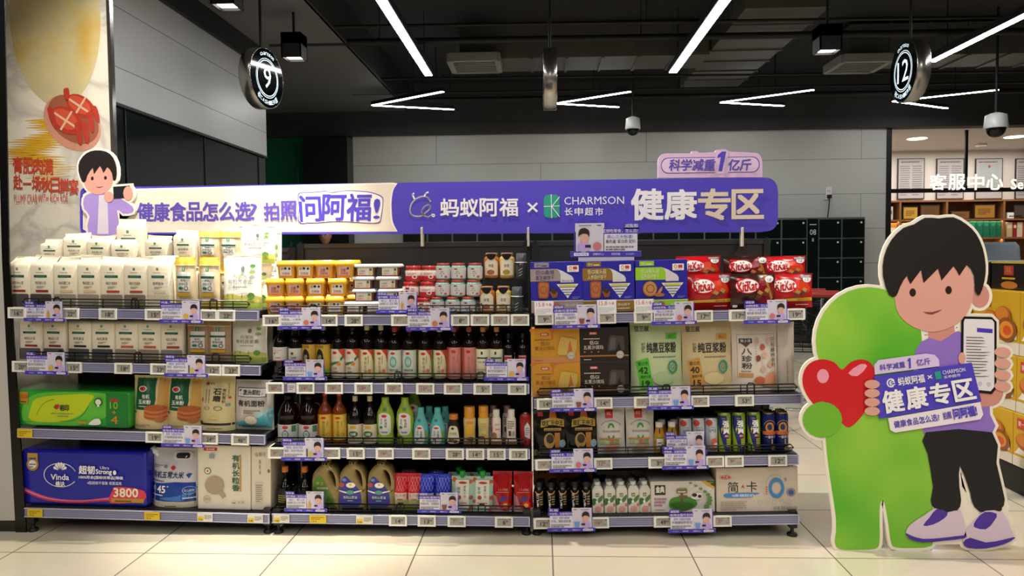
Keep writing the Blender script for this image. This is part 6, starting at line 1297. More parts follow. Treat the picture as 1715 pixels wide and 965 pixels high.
def mbox(w, h):
    d = .1; t = thing('coffee_carton'); q = MB(); q.box(-w / 2, w / 2, -d / 2, d / 2, 0, h, mat('#c8861e', .4), .002); q.face(-w / 2, w / 2, 0, h, -d / 2, base=.0006); q.step = .0005; q.t('M·PLUS', .06, .8, .7, .96, INK, .03); q.p([(.7, .5), (.8, .8), (.78, 1), (.92, 1), (.9, .8), (1, .5)], INK); q.build('carton', t); return t, d
run(mbox, K, (897, 994, 782), (945,), 'orange lettered coffee carton behind the black coffee bottles', 'carton', .25)
def gbox(w, h):
    d = .1; t = thing('grey_carton'); q = MB(); q.box(-w / 2, w / 2, -d / 2, d / 2, 0, h, mat('#a59d95', .5), .002); q.face(-w / 2, w / 2, 0, h, -d / 2, base=.0006); q.step = .0005; q.r(.0, .62, .17, .88, mat('#1c2a1c', .4)); q.p(smooth([(.6, .98), (.75, .8), (.95, .68), (.9, .62), (.7, .75)], 3), mat('#3a4a3a', .5)); q.build('carton', t); return t, d
run(gbox, K, (1000, 1090, 789), (1045,), 'grey carton standing behind the milk cartons', 'carton', .25)
def jd_box(w, h):
    d = .2; t = thing('milk_box'); q = MB(); q.box(-w / 2, w / 2, -d / 2, d / 2, 0, h, mat('#d6cfc6', .45), .002); q.build('box', t)
    q = MB(); q.tube([(-w * .12, -.0, h), (-w * .11, 0, h + .012), (w * .11, 0, h + .012), (w * .12, 0, h)], .004, BLACK, 6); q.build('handle', t)
    q = MB(); q.face(-w / 2, w / 2, 0, h, -d / 2, base=.0006); q.step = .0004
    q.r(.06, .56, .23, .88, mat('#1f3a1c', .4)); q.t('金典', .08, .64, .21, .84, PALE, .03); q.lines(.05, .2, .25, .5, 3, mat('#b07a9a'), 3, .7); q.lines(.06, .08, .22, .12, 1, INKG, 4)
    q.p([(.78, 1), (1, 1), (1, .72)], mat('#2a4a1c', .4)); q.p([(.78, 1), (.86, 1), (1, .8), (1, .72)], mat('#d0a02a', .4)); q.lines(.88, .9, .98, .97, 2, mat('#e0c04a'), 3)
    q.p(smooth([(.28, .25), (.32, .45), (.48, .52), (.66, .45), (.72, .25), (.6, .1), (.45, .04), (.32, .12)], 4), mat('#4a8a2c', .5)); q.p(smooth([(.3, .22), (.4, .35), (.6, .32), (.68, .2), (.5, .06)], 3), mat('#3a6a22', .5)); q.r(.47, .3, .5, .62, mat('#6a4a34', .5)); q.rr(.4, .62, .57, .75, .003, mat('#8a6a4a', .5)); q.rr(.44, .46, .57, .55, .003, mat('#7a5a3e', .5)); q.lines(.42, .65, .55, .72, 1, PALE, 3); q.r(.42, .73, .56, .77, mat('#6a8a3a', .5))
    q.p(smooth([(.62, .5), (.7, .62), (.8, .6), (.78, .44), (.68, .42)], 3), mat('#e2ddd6', .5)); q.e(.68, .56, .04, .06, INK, 10); q.e(.76, .52, .03, .05, INK, 10)
    for k in range(9): a_ = k / 8; u, v = .62 + .3 * math.sin(a_ * 2.2), .95 - .75 * a_; q.e(u, v, .025 + .02 * a_, .03 + .04 * a_, mat('#5f8a4a', .5), 8)
    q.build('front_print', t); return t, d
run(jd_box, K, (1090, 1197, 806), (1144,), 'white milk gift box with meadow print on the bottom shelf', 'milk box', .045, wob=0)
def jk_box(w, h):
    d = .2; t = thing('yogurt_box'); q = MB(); q.box(-w / 2, w / 2, -d / 2, d / 2, 0, h, mat('#cdbfb0', .45), .002); q.build('box', t)
    q = MB(); q.face(-w / 2, w / 2, 0, h, -d / 2, base=.0006); q.step = .0004; BL = mat('#3a86c4', .4)
    q.e(.115, .78, .075, .05, mat('#c03038', .4), 16); q.ring(.115, .78, .066, .042, .08, WHITE); q.t('三元', .08, .75, .15, .81, WHITE, .01); q.t('简', .14, .44, .27, .68, INK, .0); q.t('卡', .37, .45, .5, .69, INK, .0); q.p([(.3, .52), (.325, .62), (.35, .52), (.325, .57)], RED)
    q.p(smooth([(.12, .33), (.12, .42), (.45, .43), (.53, .41), (.45, .38), (.42, .33)], 3), BL); q.t('0蔗糖酸奶', .19, .34, .46, .405, WHITE, .01)
    q.ring(.735, .53, .095, .23, .38, BL, 30); q.t('5', .83, .69, .86, .76, mat('#4a6ab0', .4)); q.ring(.91, .43, .055, .09, .12, mat('#3a5a9a', .4)); q.e(.91, .43, .035, .06, mat('#3a5a9a', .4), 12); q.lines(.05, .05, .38, .27, 5, mat('#9a8f86'), 3, .35)
    for k in range(5): q.ring(.53 + k * .088, .22, .03, .05, .12, mat('#8a9aa8', .4))
    q.t('净含量 规格 200克×10盒', .69, .04, .98, .13, INKG); q.lines(.6, .4, .62, .6, 4, RED, 2, .5); q.ring(.72, .55, .13, .3, .03, mat('#7a90a8', .4), 14, 60, 160)
    q.build('front_print', t); return t, d
run(jk_box, K, (1200, 1337, 783), (1268.5,), 'large beige yogurt carton with big blue zero on the bottom shelf', 'yogurt box', .04, wob=0)
# ================================================================== price tags on the rails
TAGS = {
 (0, 0): [(30, '16.90'), (119, '22.80'), (182, '18.80'), (259, '15.90'), (350, '9.90'), (379.5, '23.80')],
 (0, 1): [(37, '20.80'), (124, '15.80'), (208, '18.80'), (268, '23.80'), (357, '12.80'), (388, '23.80')],
 (0, 2): [(260, '19.80'), (351, '24.80'), (403, '46.80')],
 (1, 0): [(456, '16.80'), (551, '14.80'), (593, '28.80'), (671, '7.10', 1), (771, '8.80'), (804, '9.50', 1), (838, '15.80', 1), (871, '29.80', 1)],
 (1, 1): [(461.5, '25.80', 1), (512.5, '14.80', 1), (560, '19.80', 1), (609.5, '15.80', 1), (660, '12.80', 1), (712.5, '15.80', 1), (759, '9.80', 1), (808.5, '5.80'), (866, '9.90')],
 (1, 2): [(465, '5.80', 1), (555.5, '7.80', 1), (596.5, '15.80'), (645, '19.80', 1), (706, '8.80', 1), (762, '28.80'), (796, '14.80'), (831.5, '15.70'), (868, '13.80')],
 (1, 3): [(667, '14.80'), (715, '13.80'), (765, '7.90', 1), (844, '6.90')],
 (2, 0): [(912, '9.80'), (1016, '9.80'), (1077, '9.80'), (1177.5, '17.80'), (1236, '17.80'), (1331, '19.80')],
 (2, 1): [(914.5, '14.80'), (1010, '14.80'), (1077, '15.80', 1), (1171.5, '11.80', 1), (1246, '53.80')],
 (2, 2): [(912, '19.80', 1), (1010, '12.80', 1), (1101, '3.80'), (1196.5, '6.80', 1), (1229, '9.80', 1), (1301.5, '12.80')],
 (2, 3): [(909, '12.80'), (1004.5, '18.80', 1), (1110, '49.80'), (1209, '2.80', 1)]}
TW_, TH_ = .084, .051
SCR = mat('#a29f97', .35); TRED = mat('#a8322c', .5); FRAME = mat('#e9e6dd', .45)
fr0 = None
def rail_at(k, px):
    L, R = SH[k]; py = base_py(k) + 25; x = at(px, py - 10, 0).x
    return x, L.z + (R.z - L.z) * (x - L.x) / (R.x - L.x)
for k, lst in TAGS.items():
    for i, e in enumerate(lst):
        x, z = rail_at(k, e[0])
        t = thing('price_tag', 'price tag reading %s on %s bay %s rail, %s' % (e[1], BAYN[k[0]], ROWN[k[1]], nth(i, len(lst))), 'price tag', (x, -.0025, z - .0035), (0, tilt(k), 0), 'electronic price tags on the rails')
        if fr0 is None:
            q = MB(); a, b, c, d = -TW_ / 2, TW_ / 2, 0, TH_; m_ = .011
            q.box(a, b, -.009, 0, c, c + .007, FRAME, .001); q.box(a, b, -.009, 0, d - .008, d, FRAME, .001); q.box(a, a + m_, -.0088, 0, c, d, FRAME); q.box(b - m_ * .75, b, -.0088, 0, c, d, FRAME)
            fr0 = q.build('frame', t)
        else: c = fr0.copy(); COL.objects.link(c); c.parent = t
        q = MB(); q.box(-TW_ / 2 + .009, TW_ / 2 - .006, -.0065, -.003, .005, TH_ - .006, SCR); q.face(-TW_ / 2 + .011, TW_ / 2 - .0083, .007, TH_ - .008, -.0065); ii, dd = e[1].split('.'); m = TRED if len(e) > 2 else INK
        if len(e) > 2: w = .13 * len(ii); q.t(ii, .2, .3, .2 + w, .7, m, .015 * 1); q.t(dd, .22 + w, .5, .22 + w + .16, .7, m); q.lines(.66, .3, .95, .42, 1, INKG, i)
        else: w = .17 * len(ii); u = .55 - w / 2; q.t(ii, u - .06, .18, u + w - .06, .72, m, .02); q.t(dd, u + w - .04, .46, u + w + .16, .72, m)
        q.lines(.05, .82, .7, .93, 1, INKG, i + 3); q.r(.88, .84, .95, .95, INK); q.build('screen', t)
YEL = mat('#d9b81c', .4)
for k, px, w, mix, nm in (((0, 2), 43, 27, 0, 'plain yellow paper tag at the left end of the third rail'), ((0, 3), 60, 27, 0, 'plain yellow paper tag at the left end of the bottom rail'), ((0, 3), 255.5, 27, 0, 'plain yellow paper tag below the rice sack handle side'), ((0, 3), 344, 27, 1, 'white paper tag with yellow corner under the tall rice carton'), ((0, 3), 428, 27, 1, 'white paper tag with yellow corner under the narrow rice carton'), ((1, 3), 472, 28, 1, 'white paper tag with yellow corner under the orange capped bottles'), ((1, 3), 533, 29, 0, 'plain yellow paper tag under the green labelled oil jug'), ((1, 3), 611, 29, 1, 'white paper tag with yellow corner under the purple oil jugs')):
    x, z = rail_at(k, px); wd_ = pxw(w, 0); q = MB(); q.box(-wd_ / 2, wd_ / 2, -.001, 0, 0, .04, mat('#d8d2cc', .5) if mix else YEL); q.face(-wd_ / 2, wd_ / 2, 0, .04, -.001)
    if mix: q.r(.04, .08, .4, .6, YEL); q.lines(.46, .3, .95, .85, 4, INKG, int(px)); q.t('9.80', .08, .14, .36, .34, INK)
    else: q.lines(.1, .45, .9, .85, 2, mat('#8a7210'), int(px)); q.t('19.9', .12, .12, .42, .32, INK)
    tag(q.build('paper_tag', None, (x, -.0055, z + .003), (0, tilt(k), 0)), nm, 'paper tag')
for k, px in (((1, 1), 489), ((1, 2), 0), ((0, 3), 0)):
    if px: x, z = rail_at(k, px); q = MB(); q.box(-.019, .019, -.0012, 0, 0, .04, mat('#cfc6d6', .4)); q.face(-.019, .019, 0, .04, -.0012); q.lines(.1, .3, .9, .9, 3, INKG, 4); tag(q.build('paper_tag', None, (x, -.0056, z + .002), (0, tilt(k), 0)), 'pale strip tag between the first two price tags of the second rail', 'paper tag')
for i, px in enumerate((911.5, 1016, 1078)):
    x, z = rail_at((2, 0), px); w = pxw(32, 0); h = .062; q = MB(); q.box(-w / 2, w / 2, -.001, 0, 0, h, mat('#ece8ea', .5)); q.face(-w / 2, w / 2, 0, h, -.001); q.t('15.8', .1, .6, .52, .9, mat('#c8485a', .5), .01); q.t('元/盒', .58, .64, .9, .84, mat('#c8485a', .5)); q.lines(.08, .1, .92, .5, 4, mat('#a8a4a8'), i, .3)
    tag(q.build('promotion_slip', None, (x, -.013, z + TH_ - .008), (-.05, tilt((2, 0)), 0)), 'white promotion slip reading 15.8 above the %s price tag of the biscuit boxes' % ORD[i], 'paper tag')
# ================================================================== info cards
CPU = mat('#4a38b4', .4); CW = mat('#dedae8', .45); CW2 = mat('#d0c9dc', .45); CT = mat('#efeaf6', .4)
def card_mesh(q, W_, H_, l1, l2, b1, b2, pic, flip=False):
    U = lambda pts: [((1 - u if flip else u) * W_, v * H_) for u, v in pts]
    R_ = lambda u0, v0, u1, v1: U([(u0, v0), (u1, v0), (u1, v1), (u0, v1)])
    for p in (R_(0, 0, 1, .17), R_(.055, .14, .93, .74), R_(.52, .14, .93, 1)): q.ext(p, -.0008, .0008, CW)
    q.ext(R_(0.02, .68, .6, .85), -.0012, .0006, CPU); q.ext(R_(.03, .82, .25, .99), -.0012, .0006, CPU)
    q.face(0, W_, 0, H_, -.0012); F = (lambda u0, u1: (1 - u1, 1 - u0)) if flip else (lambda u0, u1: (u0, u1))
    def T(s_, u0, v0, u1, v1, m, b=0): a, c = F(u0, u1); q.t(s_, a, v0, c, v1, m, b)
    def RR(u0, v0, u1, v1, m): a, c = F(u0, u1); q.r(a, v0, c, v1, m)
    def EE(u, v, a, b, m, n=14): q.e(1 - u if flip else u, v, a, b, m, n)
    RR(0, 0, 1, .165, CPU); RR(.53, .17, .92, .98, CW2); RR(.93, .17, .945, 1.0, CPU)
    RR(.56, .92, .62, .945, INK); RR(.7, .92, .88, .94, INKG)
    T(l1, .05, .86, .23, .97, CT); T(l2, .05, .71, .55, .82, CT)
    T(b1, .12, .54, .48, .65, CPU); T(b2, .08, .4, .5, .51, INK)
    a, c = F(.08, .5); q.lines(a, .2, c, .35, 2, INKG, len(l2), .5)
    T('长申超市', .1, .05, .22, .11, mat('#8fd0c8', .4)); T('蚂蚁阿福', .3, .05, .42, .12, CT); T('想瘦吃什么?', .52, .05, .68, .12, CT)
    a, c = F(.74, .95); q.rr(a, .035, c, .13, .004, CT); T('拍照问阿福', .76, .05, .93, .115, CPU)
    # a small plain figure looking at a phone
    EE(.81, .3, .09, .16, mat('#b9a0dc', .5)); EE(.8, .56, .06, .14, mat('#d9a592', .5)); q.p([(1 - u if flip else u, v) for u, v in smooth([(.73, .6), (.735, .78), (.8, .86), (.87, .8), (.885, .6), (.86, .66), (.8, .69), (.75, .66)], 3)], mat('#1c1316', .5)); RR(.71, .28, .79, .36, mat('#2a1c28', .4))
    c1, sh = pic
    if sh == 'bottle': RR(.57, .2, .63, .45, mat(c1)); RR(.59, .45, .61, .56, mat(c1))
    elif sh == 'two': RR(.56, .2, .59, .55, mat('#4a4a2a')); RR(.62, .2, .68, .42, mat(c1))
    elif sh == 'cup': q.p([(1 - u if flip else u, v) for u, v in ((.58, .2), (.66, .2), (.68, .42), (.56, .42))], mat(c1))
    else: EE(.62, .32, .06, .12, mat(c1))
CV = {'oil': ('食用油', '健不健康，该怎么看?', '核心：看三点', '油脂酸 加工方式 储存', ('#c9962a', 'bottle')), 'egg': ('鸡蛋，', '是蛋白质性价比之王吗?', '对！蛋白质价比高', '每天吃全蛋最佳1个', ('#d0a848', 'blob')),
 'two': ('橄榄油', '为什么是减脂“万金油”?', '橄榄油：富含单不饱和', '脂肪，适合中低火炒', ('#c9b43a', 'two')), 'milk': ('减脂期', '能喝全脂牛奶吗?', '能喝！全脂奶的脂肪', '与健康脂肪相当', ('#6a9ad8', 'cup')), 'snack': ('减脂期', '还想吃零食，怎么选?', '核心三大标准!', '看热量 蛋白质 配料', ('#c8707a', 'blob')),
 'cake': ('减脂期', '还能吃蛋糕吗?', '吃！优选全麦面包', '高蛋白饼，无糖面包', ('#8a4a3a', 'cup')), 'peach': ('要补蛋白', '多吃肉吗，如何吃才健康?', '瘦的牛羊肉优先，选', '鸡鸭鱼，少肥肉', ('#c8705a', 'blob')), 'yog': ('乳糖', '不耐受，还能喝奶吗?', '可以！选择“0乳糖”', '牛奶、酸奶或奶酪', ('#6a9ad8', 'cup'))}
CH_ = .1; PR = {}
CARDS = [((0, 0), 40, 504, 109, 538, 'oil', 0, 'purple info card hung over the left end of the left bay top rail'), ((0, 0), 267, 503, 339, 541, 'egg', 0, 'purple info card on the top rail below the noodle packs'),
 ((0, 1), 42, 589, 113, 627, 'egg', 0, 'purple info card at the left end of the left bay second rail'), ((0, 1), 275, 594, 348, 631, 'two', 0, 'purple info card on the second rail under the last grain bags'), ((0, 2), 270, 712, 342, 748, 'milk', 0, 'purple info card on the third rail under the corn flour pouches'),
 ((1, 0), 466, 515, 542, 552, 'peach', 0, 'purple info card on the rail under the yellow paste tubs'), ((1, 0), 680, 516, 758, 554, 'peach', 0, 'purple info card on the rail under the teal paste jars'), ((1, 0), 630, 489, 703, 525, 'oil', 1, 'purple info card standing behind the wire among the jars'),
 ((1, 1), 474, 602, 547, 637, 'milk', 1, 'purple info card behind the wire guard before the yellow soy labels'), ((1, 1), 811, 601, 885, 638, 'egg', 1, 'purple info card behind the wire guard at the right end of the soy bottles'), ((1, 2), 471, 734, 547, 772, 'two', 0, 'purple info card on the third rail below the soy jugs'),
 ((1, 3), 476, 823, 547, 857, 'oil', 1, 'purple info card behind the wire before the orange capped bottles'), ((1, 3), 699, 825, 772, 859, 'cake', 1, 'purple info card behind the wire before the blue noodle bags'),
 ((2, 0), 925, 511, 1005, 551, 'cake', 0, 'purple info card on the rail under the grey banded biscuit box'), ((2, 0), 1091, 506, 1167, 545, 'snack', 0, 'purple info card on the rail under the lime biscuit box'), ((2, 0), 1245, 503, 1323, 543, 'snack', 0, 'purple info card on the rail under the dark chocolate bag'),
 ((2, 1), 921, 652, 999, 690, 'cake', 0, 'purple info card on the rail under the orange pastry boxes'), ((2, 1), 1083, 648, 1162, 687, 'yog', 0, 'purple info card on the rail under the green bean pouch'), ((2, 2), 920, 753, 999, 792, 'snack', 0, 'purple info card on the rail under the black sausage pouches'), ((2, 2), 1109, 748, 1187, 787, 'yog', 0, 'purple info card on the rail under the slim white cans'), ((2, 2), 1113, 724, 1185, 762, 'peach', 1, 'purple info card behind the wire before the slim white cans'),
 ((2, 3), 917, 852, 997, 891, 'yog', 0, 'purple info card on the bottom rail under the coffee bottles'), ((2, 3), 1119, 854, 1199, 893, 'milk', 0, 'purple info card on the bottom rail under the milk gift box')]
for k, x0, y0, x1, y1, v, behind, nm in CARDS:
    Y = .012 if behind else -.019
    A, B = at(x0, y1, Y), at(x1, y0, Y); w, h = B.x - A.x, B.z - A.z
    if v not in PR:
        q = MB(); card_mesh(q, .2, CH_, *CV[v]); o = q.build('info_card'); PR[v] = o
    else: o = PR[v].copy(); COL.objects.link(o)
    tag(o, nm, 'info card', 'purple info cards on the shelves'); o.location = (A.x, Y, max(A.z, shelf_z(k, A.x) + .001) if behind else A.z); o.rotation_euler = (0, tilt(k), 0); o.scale = (w / .2, 1, h / CH_)
A, B = at(955, 431, .06), at(1074, 373, .06)
t = thing('info_card_stand', 'large info card standing on top of the purple biscuit boxes', 'info card', (A.x, .06, A.z)); w, h = B.x - A.x, B.z - A.z
q = MB(); card_mesh(q, w, h, *CV['snack'], flip=True); q.build('card', t)
C_ = at(960, 436.5, .06); q = MB(); q.box(w * .12, w * .9, .0, .03, C_.z - A.z - .006, .0, mat('#dcd6cc', .5)); q.build('foot', t)
# ================================================================== cut-out boards and the poster
class PX:
    """outlines given where they are seen, built at their own distance: local x, z about ORIGIN in the plane Y"""
    def __init__(s, Y, org): s.Y = Y; s.o = org
    def __call__(s, pts, n=0, closed=True):
        if n: pts = smooth(pts, n, closed)
        return [((p := at(a, b, s.Y)).x - s.o[0], p.z - s.o[2]) for a, b in pts]
    def ell(s, cx, cy, rx, ry, n=24, rot=0.0):
        c, d = math.cos(rot), math.sin(rot)
        return s([(cx + rx * math.cos(a) * c - ry * math.sin(a) * d, cy + rx * math.cos(a) * d + ry * math.sin(a) * c) for a in (2 * PI * k / n for k in range(n))])
SKIN = mat('#dd9f90', .5); SKIN2 = mat('#cf8c80', .5); HAIR = mat('#17100f', .45); LILAC = mat('#8f6fc8', .5); TRS = mat('#0e0d10', .6); SHOE = mat('#d9c4d6', .5); VIO = mat('#4a2c9c', .5); BRD = mat('#efe6d6', .5)
YSD = atz(1430, 922, 0).y; O_ = (at(1530, 900, YSD).x, YSD, 0)
g = PX(YSD, O_)
t = thing('advertising_standee', 'life-size cut-out board with a green shape holding a red heart and a dark-haired youth', 'standee', O_)
head = g.ell(1455, 572, 89, 91, 32); body = g([(1392, 640), (1384, 690), (1383, 740), (1390, 800), (1399, 860), (1400, 890), (1398, 908), (1406, 920), (1440, 921), (1466, 919), (1473, 908), (1473, 870), (1474, 845), (1478, 839), (1482, 845), (1488, 880), (1492, 908), (1500, 917), (1530, 918), (1555, 916), (1563, 905), (1562, 850), (1561, 780), (1555, 720), (1545, 660), (1520, 640), (1440, 640)], 3)
hand = g.ell(1377, 703, 33, 30, 20); thumb = g.ell(1376, 686, 12, 14, 12)
heart = g([(1423, 716), (1404, 704), (1375, 688), (1355, 668), (1344, 643), (1347, 620), (1360, 606), (1379, 602), (1397, 607), (1410, 619), (1424, 607), (1442, 602), (1458, 608), (1466, 628), (1462, 660), (1448, 690)], 3)
hair = g([(1488, 494), (1478, 462), (1480, 430), (1492, 402), (1512, 382), (1530, 376), (1548, 365), (1572, 366), (1596, 364), (1618, 376), (1634, 392), (1645, 416), (1650, 445), (1648, 470), (1640, 494), (1632, 488), (1630, 462), (1618, 444), (1606, 462), (1596, 446), (1576, 470), (1570, 450), (1546, 474), (1542, 452), (1524, 476), (1518, 462), (1506, 482), (1500, 496)], 2)
face = g([(1502, 462), (1498, 500), (1506, 528), (1530, 548), (1562, 556), (1596, 546), (1620, 524), (1630, 490), (1626, 458), (1600, 425), (1560, 415), (1525, 430)], 3)
torso = g([(1532, 588), (1556, 566), (1575, 572), (1600, 556), (1612, 560), (1640, 600), (1654, 650), (1658, 695), (1661, 726), (1546, 726), (1546, 650)], 2)
trou = g([(1550, 724), (1661, 724), (1668, 775), (1682, 836), (1677, 850), (1674, 856), (1640, 857), (1627, 840), (1624, 825), (1607, 780), (1606, 815), (1609, 838), (1601, 856), (1568, 854), (1558, 838), (1562, 815), (1553, 760)], 2)
shL = g([(1516, 892), (1524, 878), (1548, 862), (1566, 851), (1586, 858), (1608, 855), (1616, 888), (1614, 901), (1580, 905), (1545, 908), (1522, 902)], 2)
shR = g([(1612, 908), (1616, 890), (1636, 866), (1650, 855), (1678, 858), (1692, 885), (1697, 902), (1680, 911), (1650, 918), (1620, 917)], 2)
arm = g([(1600, 650), (1640, 650), (1668, 640), (1680, 655), (1672, 675), (1650, 681), (1610, 680)], 3)
pts_s = [(1463, 631), (1625, 608), (1641, 671), (1472, 700)]
sign = g(pts_s); pill = g([(1464, 627), (1463, 611), (1470, 603), (1550, 592), (1564, 594), (1571, 602), (1572, 613)], 1); strip = g([(1486, 700), (1640, 673), (1645, 694), (1640, 702), (1498, 724), (1490, 720)])
phone = g([(1614, 530), (1660, 531), (1668, 539), (1668, 650), (1660, 660), (1614, 655), (1608, 648), (1609, 537)], 1)
earL, earR = g.ell(1496, 506, 13, 18, 14), g.ell(1641, 496, 16, 20, 16)
fing = [g.ell(1678, 590 + 19 * i, 14, 8.5, 12, .1) for i in range(4)]; fingL = [g.ell(1459, 643 + 15 * i, 13, 7.5, 12) for i in range(4)]
leg_fill = g([(1560, 700), (1650, 700), (1690, 850), (1680, 912), (1560, 912)])
q = MB()
for i, p in enumerate((head, body, hand, heart, hair, face, torso, trou, shL, shR, arm, sign, pill, strip, phone, earR, earL, *fing, *fingL)): q.ext(grow(p, .013), i * 3e-5, .012, BRD)
q.ext(leg_fill, .001, .012, BRD); q.build('board', t)
q = MB(); zf = O_
q.box(-.02, .02, .012, .014, .0, 1.0, BRD); q.ext([(0, 0), (.28, 0), (0, .9)], 0, .008, BRD); sup = MB(); sup.X = Matrix.Translation((0, .012, 0)) @ Matrix.Rotation(PI / 2, 4, 'Z'); sup.ext([(0, 0), (.3, 0), (0, .95)], -.004, .004, BRD); sup.build('rear_strut', t)
def lay(polys, m, base): q = MB(); q.face(0, 1, 0, 1, 0, base=base); q.step = .0005; q.mark(polys, m); return q
def green_ink():
    m = bpy.data.materials.new('green_ink'); m.use_nodes = True; nt = m.node_tree; b = nt.nodes['Principled BSDF']; tc = nt.nodes.new('ShaderNodeTexCoord'); gr = nt.nodes.new('ShaderNodeTexNoise'); gr.inputs['Scale'].default_value = 1.7; r = nt.nodes.new('ShaderNodeValToRGB'); e = r.color_ramp.elements
    e[0].position = .35; e[0].color = rgb('#57b023'); e[1].position = .65; e[1].color = rgb('#a2d044'); nt.links.new(tc.outputs['Object'], gr.inputs[0]); nt.links.new(gr.outputs[0], r.inputs[0]); nt.links.new(r.outputs[0], b.inputs['Base Color']); b.inputs['Roughness'].default_value = .45; return m
GI = green_ink()
q = lay([body], GI, .0004); q.mark([head], GI); q.build('green_print', t)
q = lay([heart], mat('#cf1622', .35), .0016); q.mark([g.ell(1378, 630, 10, 12, 14)], mat('#ef9ab0', .4)); q.mark([g([(1420, 625), (1440, 610), (1452, 613), (1436, 630)], 2)], mat('#ef9ab0', .4)); q.build('heart_print', t)
q = lay([hand], mat('#6fb52a', .45), .003); q.mark([thumb], mat('#6fb52a', .45)); q.build('hand_print', t)
q = lay([earL, earR], SKIN2, .0004); q.mark([g([(1553, 540), (1597, 540), (1600, 566), (1575, 580), (1555, 570)])], SKIN2); q.mark([torso], LILAC); q.mark([arm], SKIN2); q.build('torso_print', t)
q = lay([face], SKIN, .0028); q.mark([g.ell(1528, 490, 5.5, 7, 14), g.ell(1588, 486, 5.5, 7, 14)], mat('#2a1812', .4)); q.mark([g([(1545, 522), (1560, 527), (1578, 518), (1560, 523)], 2)], mat('#8f3a3a', .5)); q.build('face_print', t)
q = lay([hair], HAIR, .0045); q.build('hair_print', t)
q = lay([trou], TRS, .0036); q.build('trousers_print', t)
for sh, lace, sole in ((shL, [(1556, 866), (1568, 852), (1586, 858), (1580, 868), (1562, 878), (1545, 880)], [(1516, 892), (1524, 896), (1545, 902), (1580, 900), (1614, 896), (1614, 901), (1580, 905), (1545, 908), (1522, 902)]), (shR, [(1634, 870), (1648, 857), (1668, 860), (1664, 872), (1650, 886), (1630, 882)], [(1612, 908), (1624, 900), (1650, 908), (1680, 903), (1697, 899), (1697, 902), (1680, 911), (1650, 918), (1620, 917)])):
    q = lay([sh], SHOE, .0046); q.mark([g(lace, 2)], VIO); q.mark([g(sole, 2)], VIO); q.build('shoe_print', t)
# phone held up
q = lay([phone], mat('#101014', .3), .0046); q.mark([g([(1615, 534), (1660, 535), (1664, 540), (1664, 648), (1658, 655), (1616, 651), (1612, 645), (1613, 539)])], mat('#e6dfe4', .4)); q.mark([g([(1635, 549), (1661, 551), (1661, 558), (1635, 556)])], CPU)
rd = random.Random(3)
q.mark([g([(1617, y), (1617 + 20 + rd.random() * 22, y + .7), (1637 + rd.random() * 20, y + 2.3), (1617, y + 1.6)]) for y in range(564, 632, 5)], INKG); q.mark([g.ell(1655, 643, 3.5, 3.5, 10), g.ell(1640, 642, 3.5, 3.5, 10)], mat('#c9c0cc', .4)); q.build('phone_print', t)
q = lay(fing, SKIN, .0052); q.build('fingers_print', t); q = lay([g.ell(1610, 600, 6, 10, 12)], SKIN, .0052); q.build('thumb_print', t)
# hand-held sign: a board of its own glued on the cut-out
def quadmap(P):
    (ax, az), (bx, bz_), (cx, cz), (dx, dz) = P   # bottom-left, bottom-right, top-right, top-left
    return lambda u, off, v: ((ax * (1 - u) + bx * u) * (1 - v) + (dx * (1 - u) + cx * u) * v, -.008 - off, (az * (1 - u) + bz_ * u) * (1 - v) + (dz * (1 - u) + cz * u) * v)
q = MB(); q.ext(grow(sign, .002), -.008, -.005, PUR); q.ext(strip, -.0078, -.005, mat('#efe4ee', .5)); q.ext(pill, -.0076, -.005, LAV)
P4 = g([pts_s[3], pts_s[2], pts_s[1], pts_s[0]]); q.face(0, 1, 0, 1, 0, quadmap(P4), None, .0006); q.step = .0005; q.bx = .42
q.ring(.16, .8, .045, .11, .3, WH, 16, 30, 300); q.t('e', .14, .73, .2, .86, WH, .01); q.t('蚂蚁阿福', .23, .7, .5, .9, WH, .015); q.t('×', .53, .76, .58, .86, WH); q.r(.61, .72, .67, .92, TEAL); q.t('CHARMSON', .69, .82, .92, .92, WH); q.t('长申超市', .69, .71, .86, .79, WH)
for i, ch in enumerate('健康专区'): q.t(ch, .05 + i * .235, .1, .25 + i * .235, .62, WH, .03)
Ps = g([(1490, 723), (1645, 697), (1640, 673), (1486, 700)]); q.warp = quadmap(Ps); q.layer = .0006; q.bx = .16; q.t('健康食品怎么选?', .05, .22, .54, .72, PT, .02); q.t('拍照', .58, .24, .67, .74, PT, .02); q.t('问阿福!', .69, .15, .94, .85, PUR, .035)
Pp = g([(1464, 627), (1572, 613), (1566, 592), (1463, 607)]); q.warp = quadmap(Pp); q.layer = .0006; q.t('科学减重', .08, .25, .48, .75, PT, .02, shear=.0); q.p([(.53, .15), (.56, .15), (.585, .95), (.555, .95), (.525, .8), (.525, .7), (.55, .76)], PUR); q.t('亿斤', .66, .25, .88, .75, PT, .02); q.build('sign_panel', t)['label'] = 'purple sign with white headline'
q = lay(fingL, SKIN, .0105); q.build('hand_print', t)
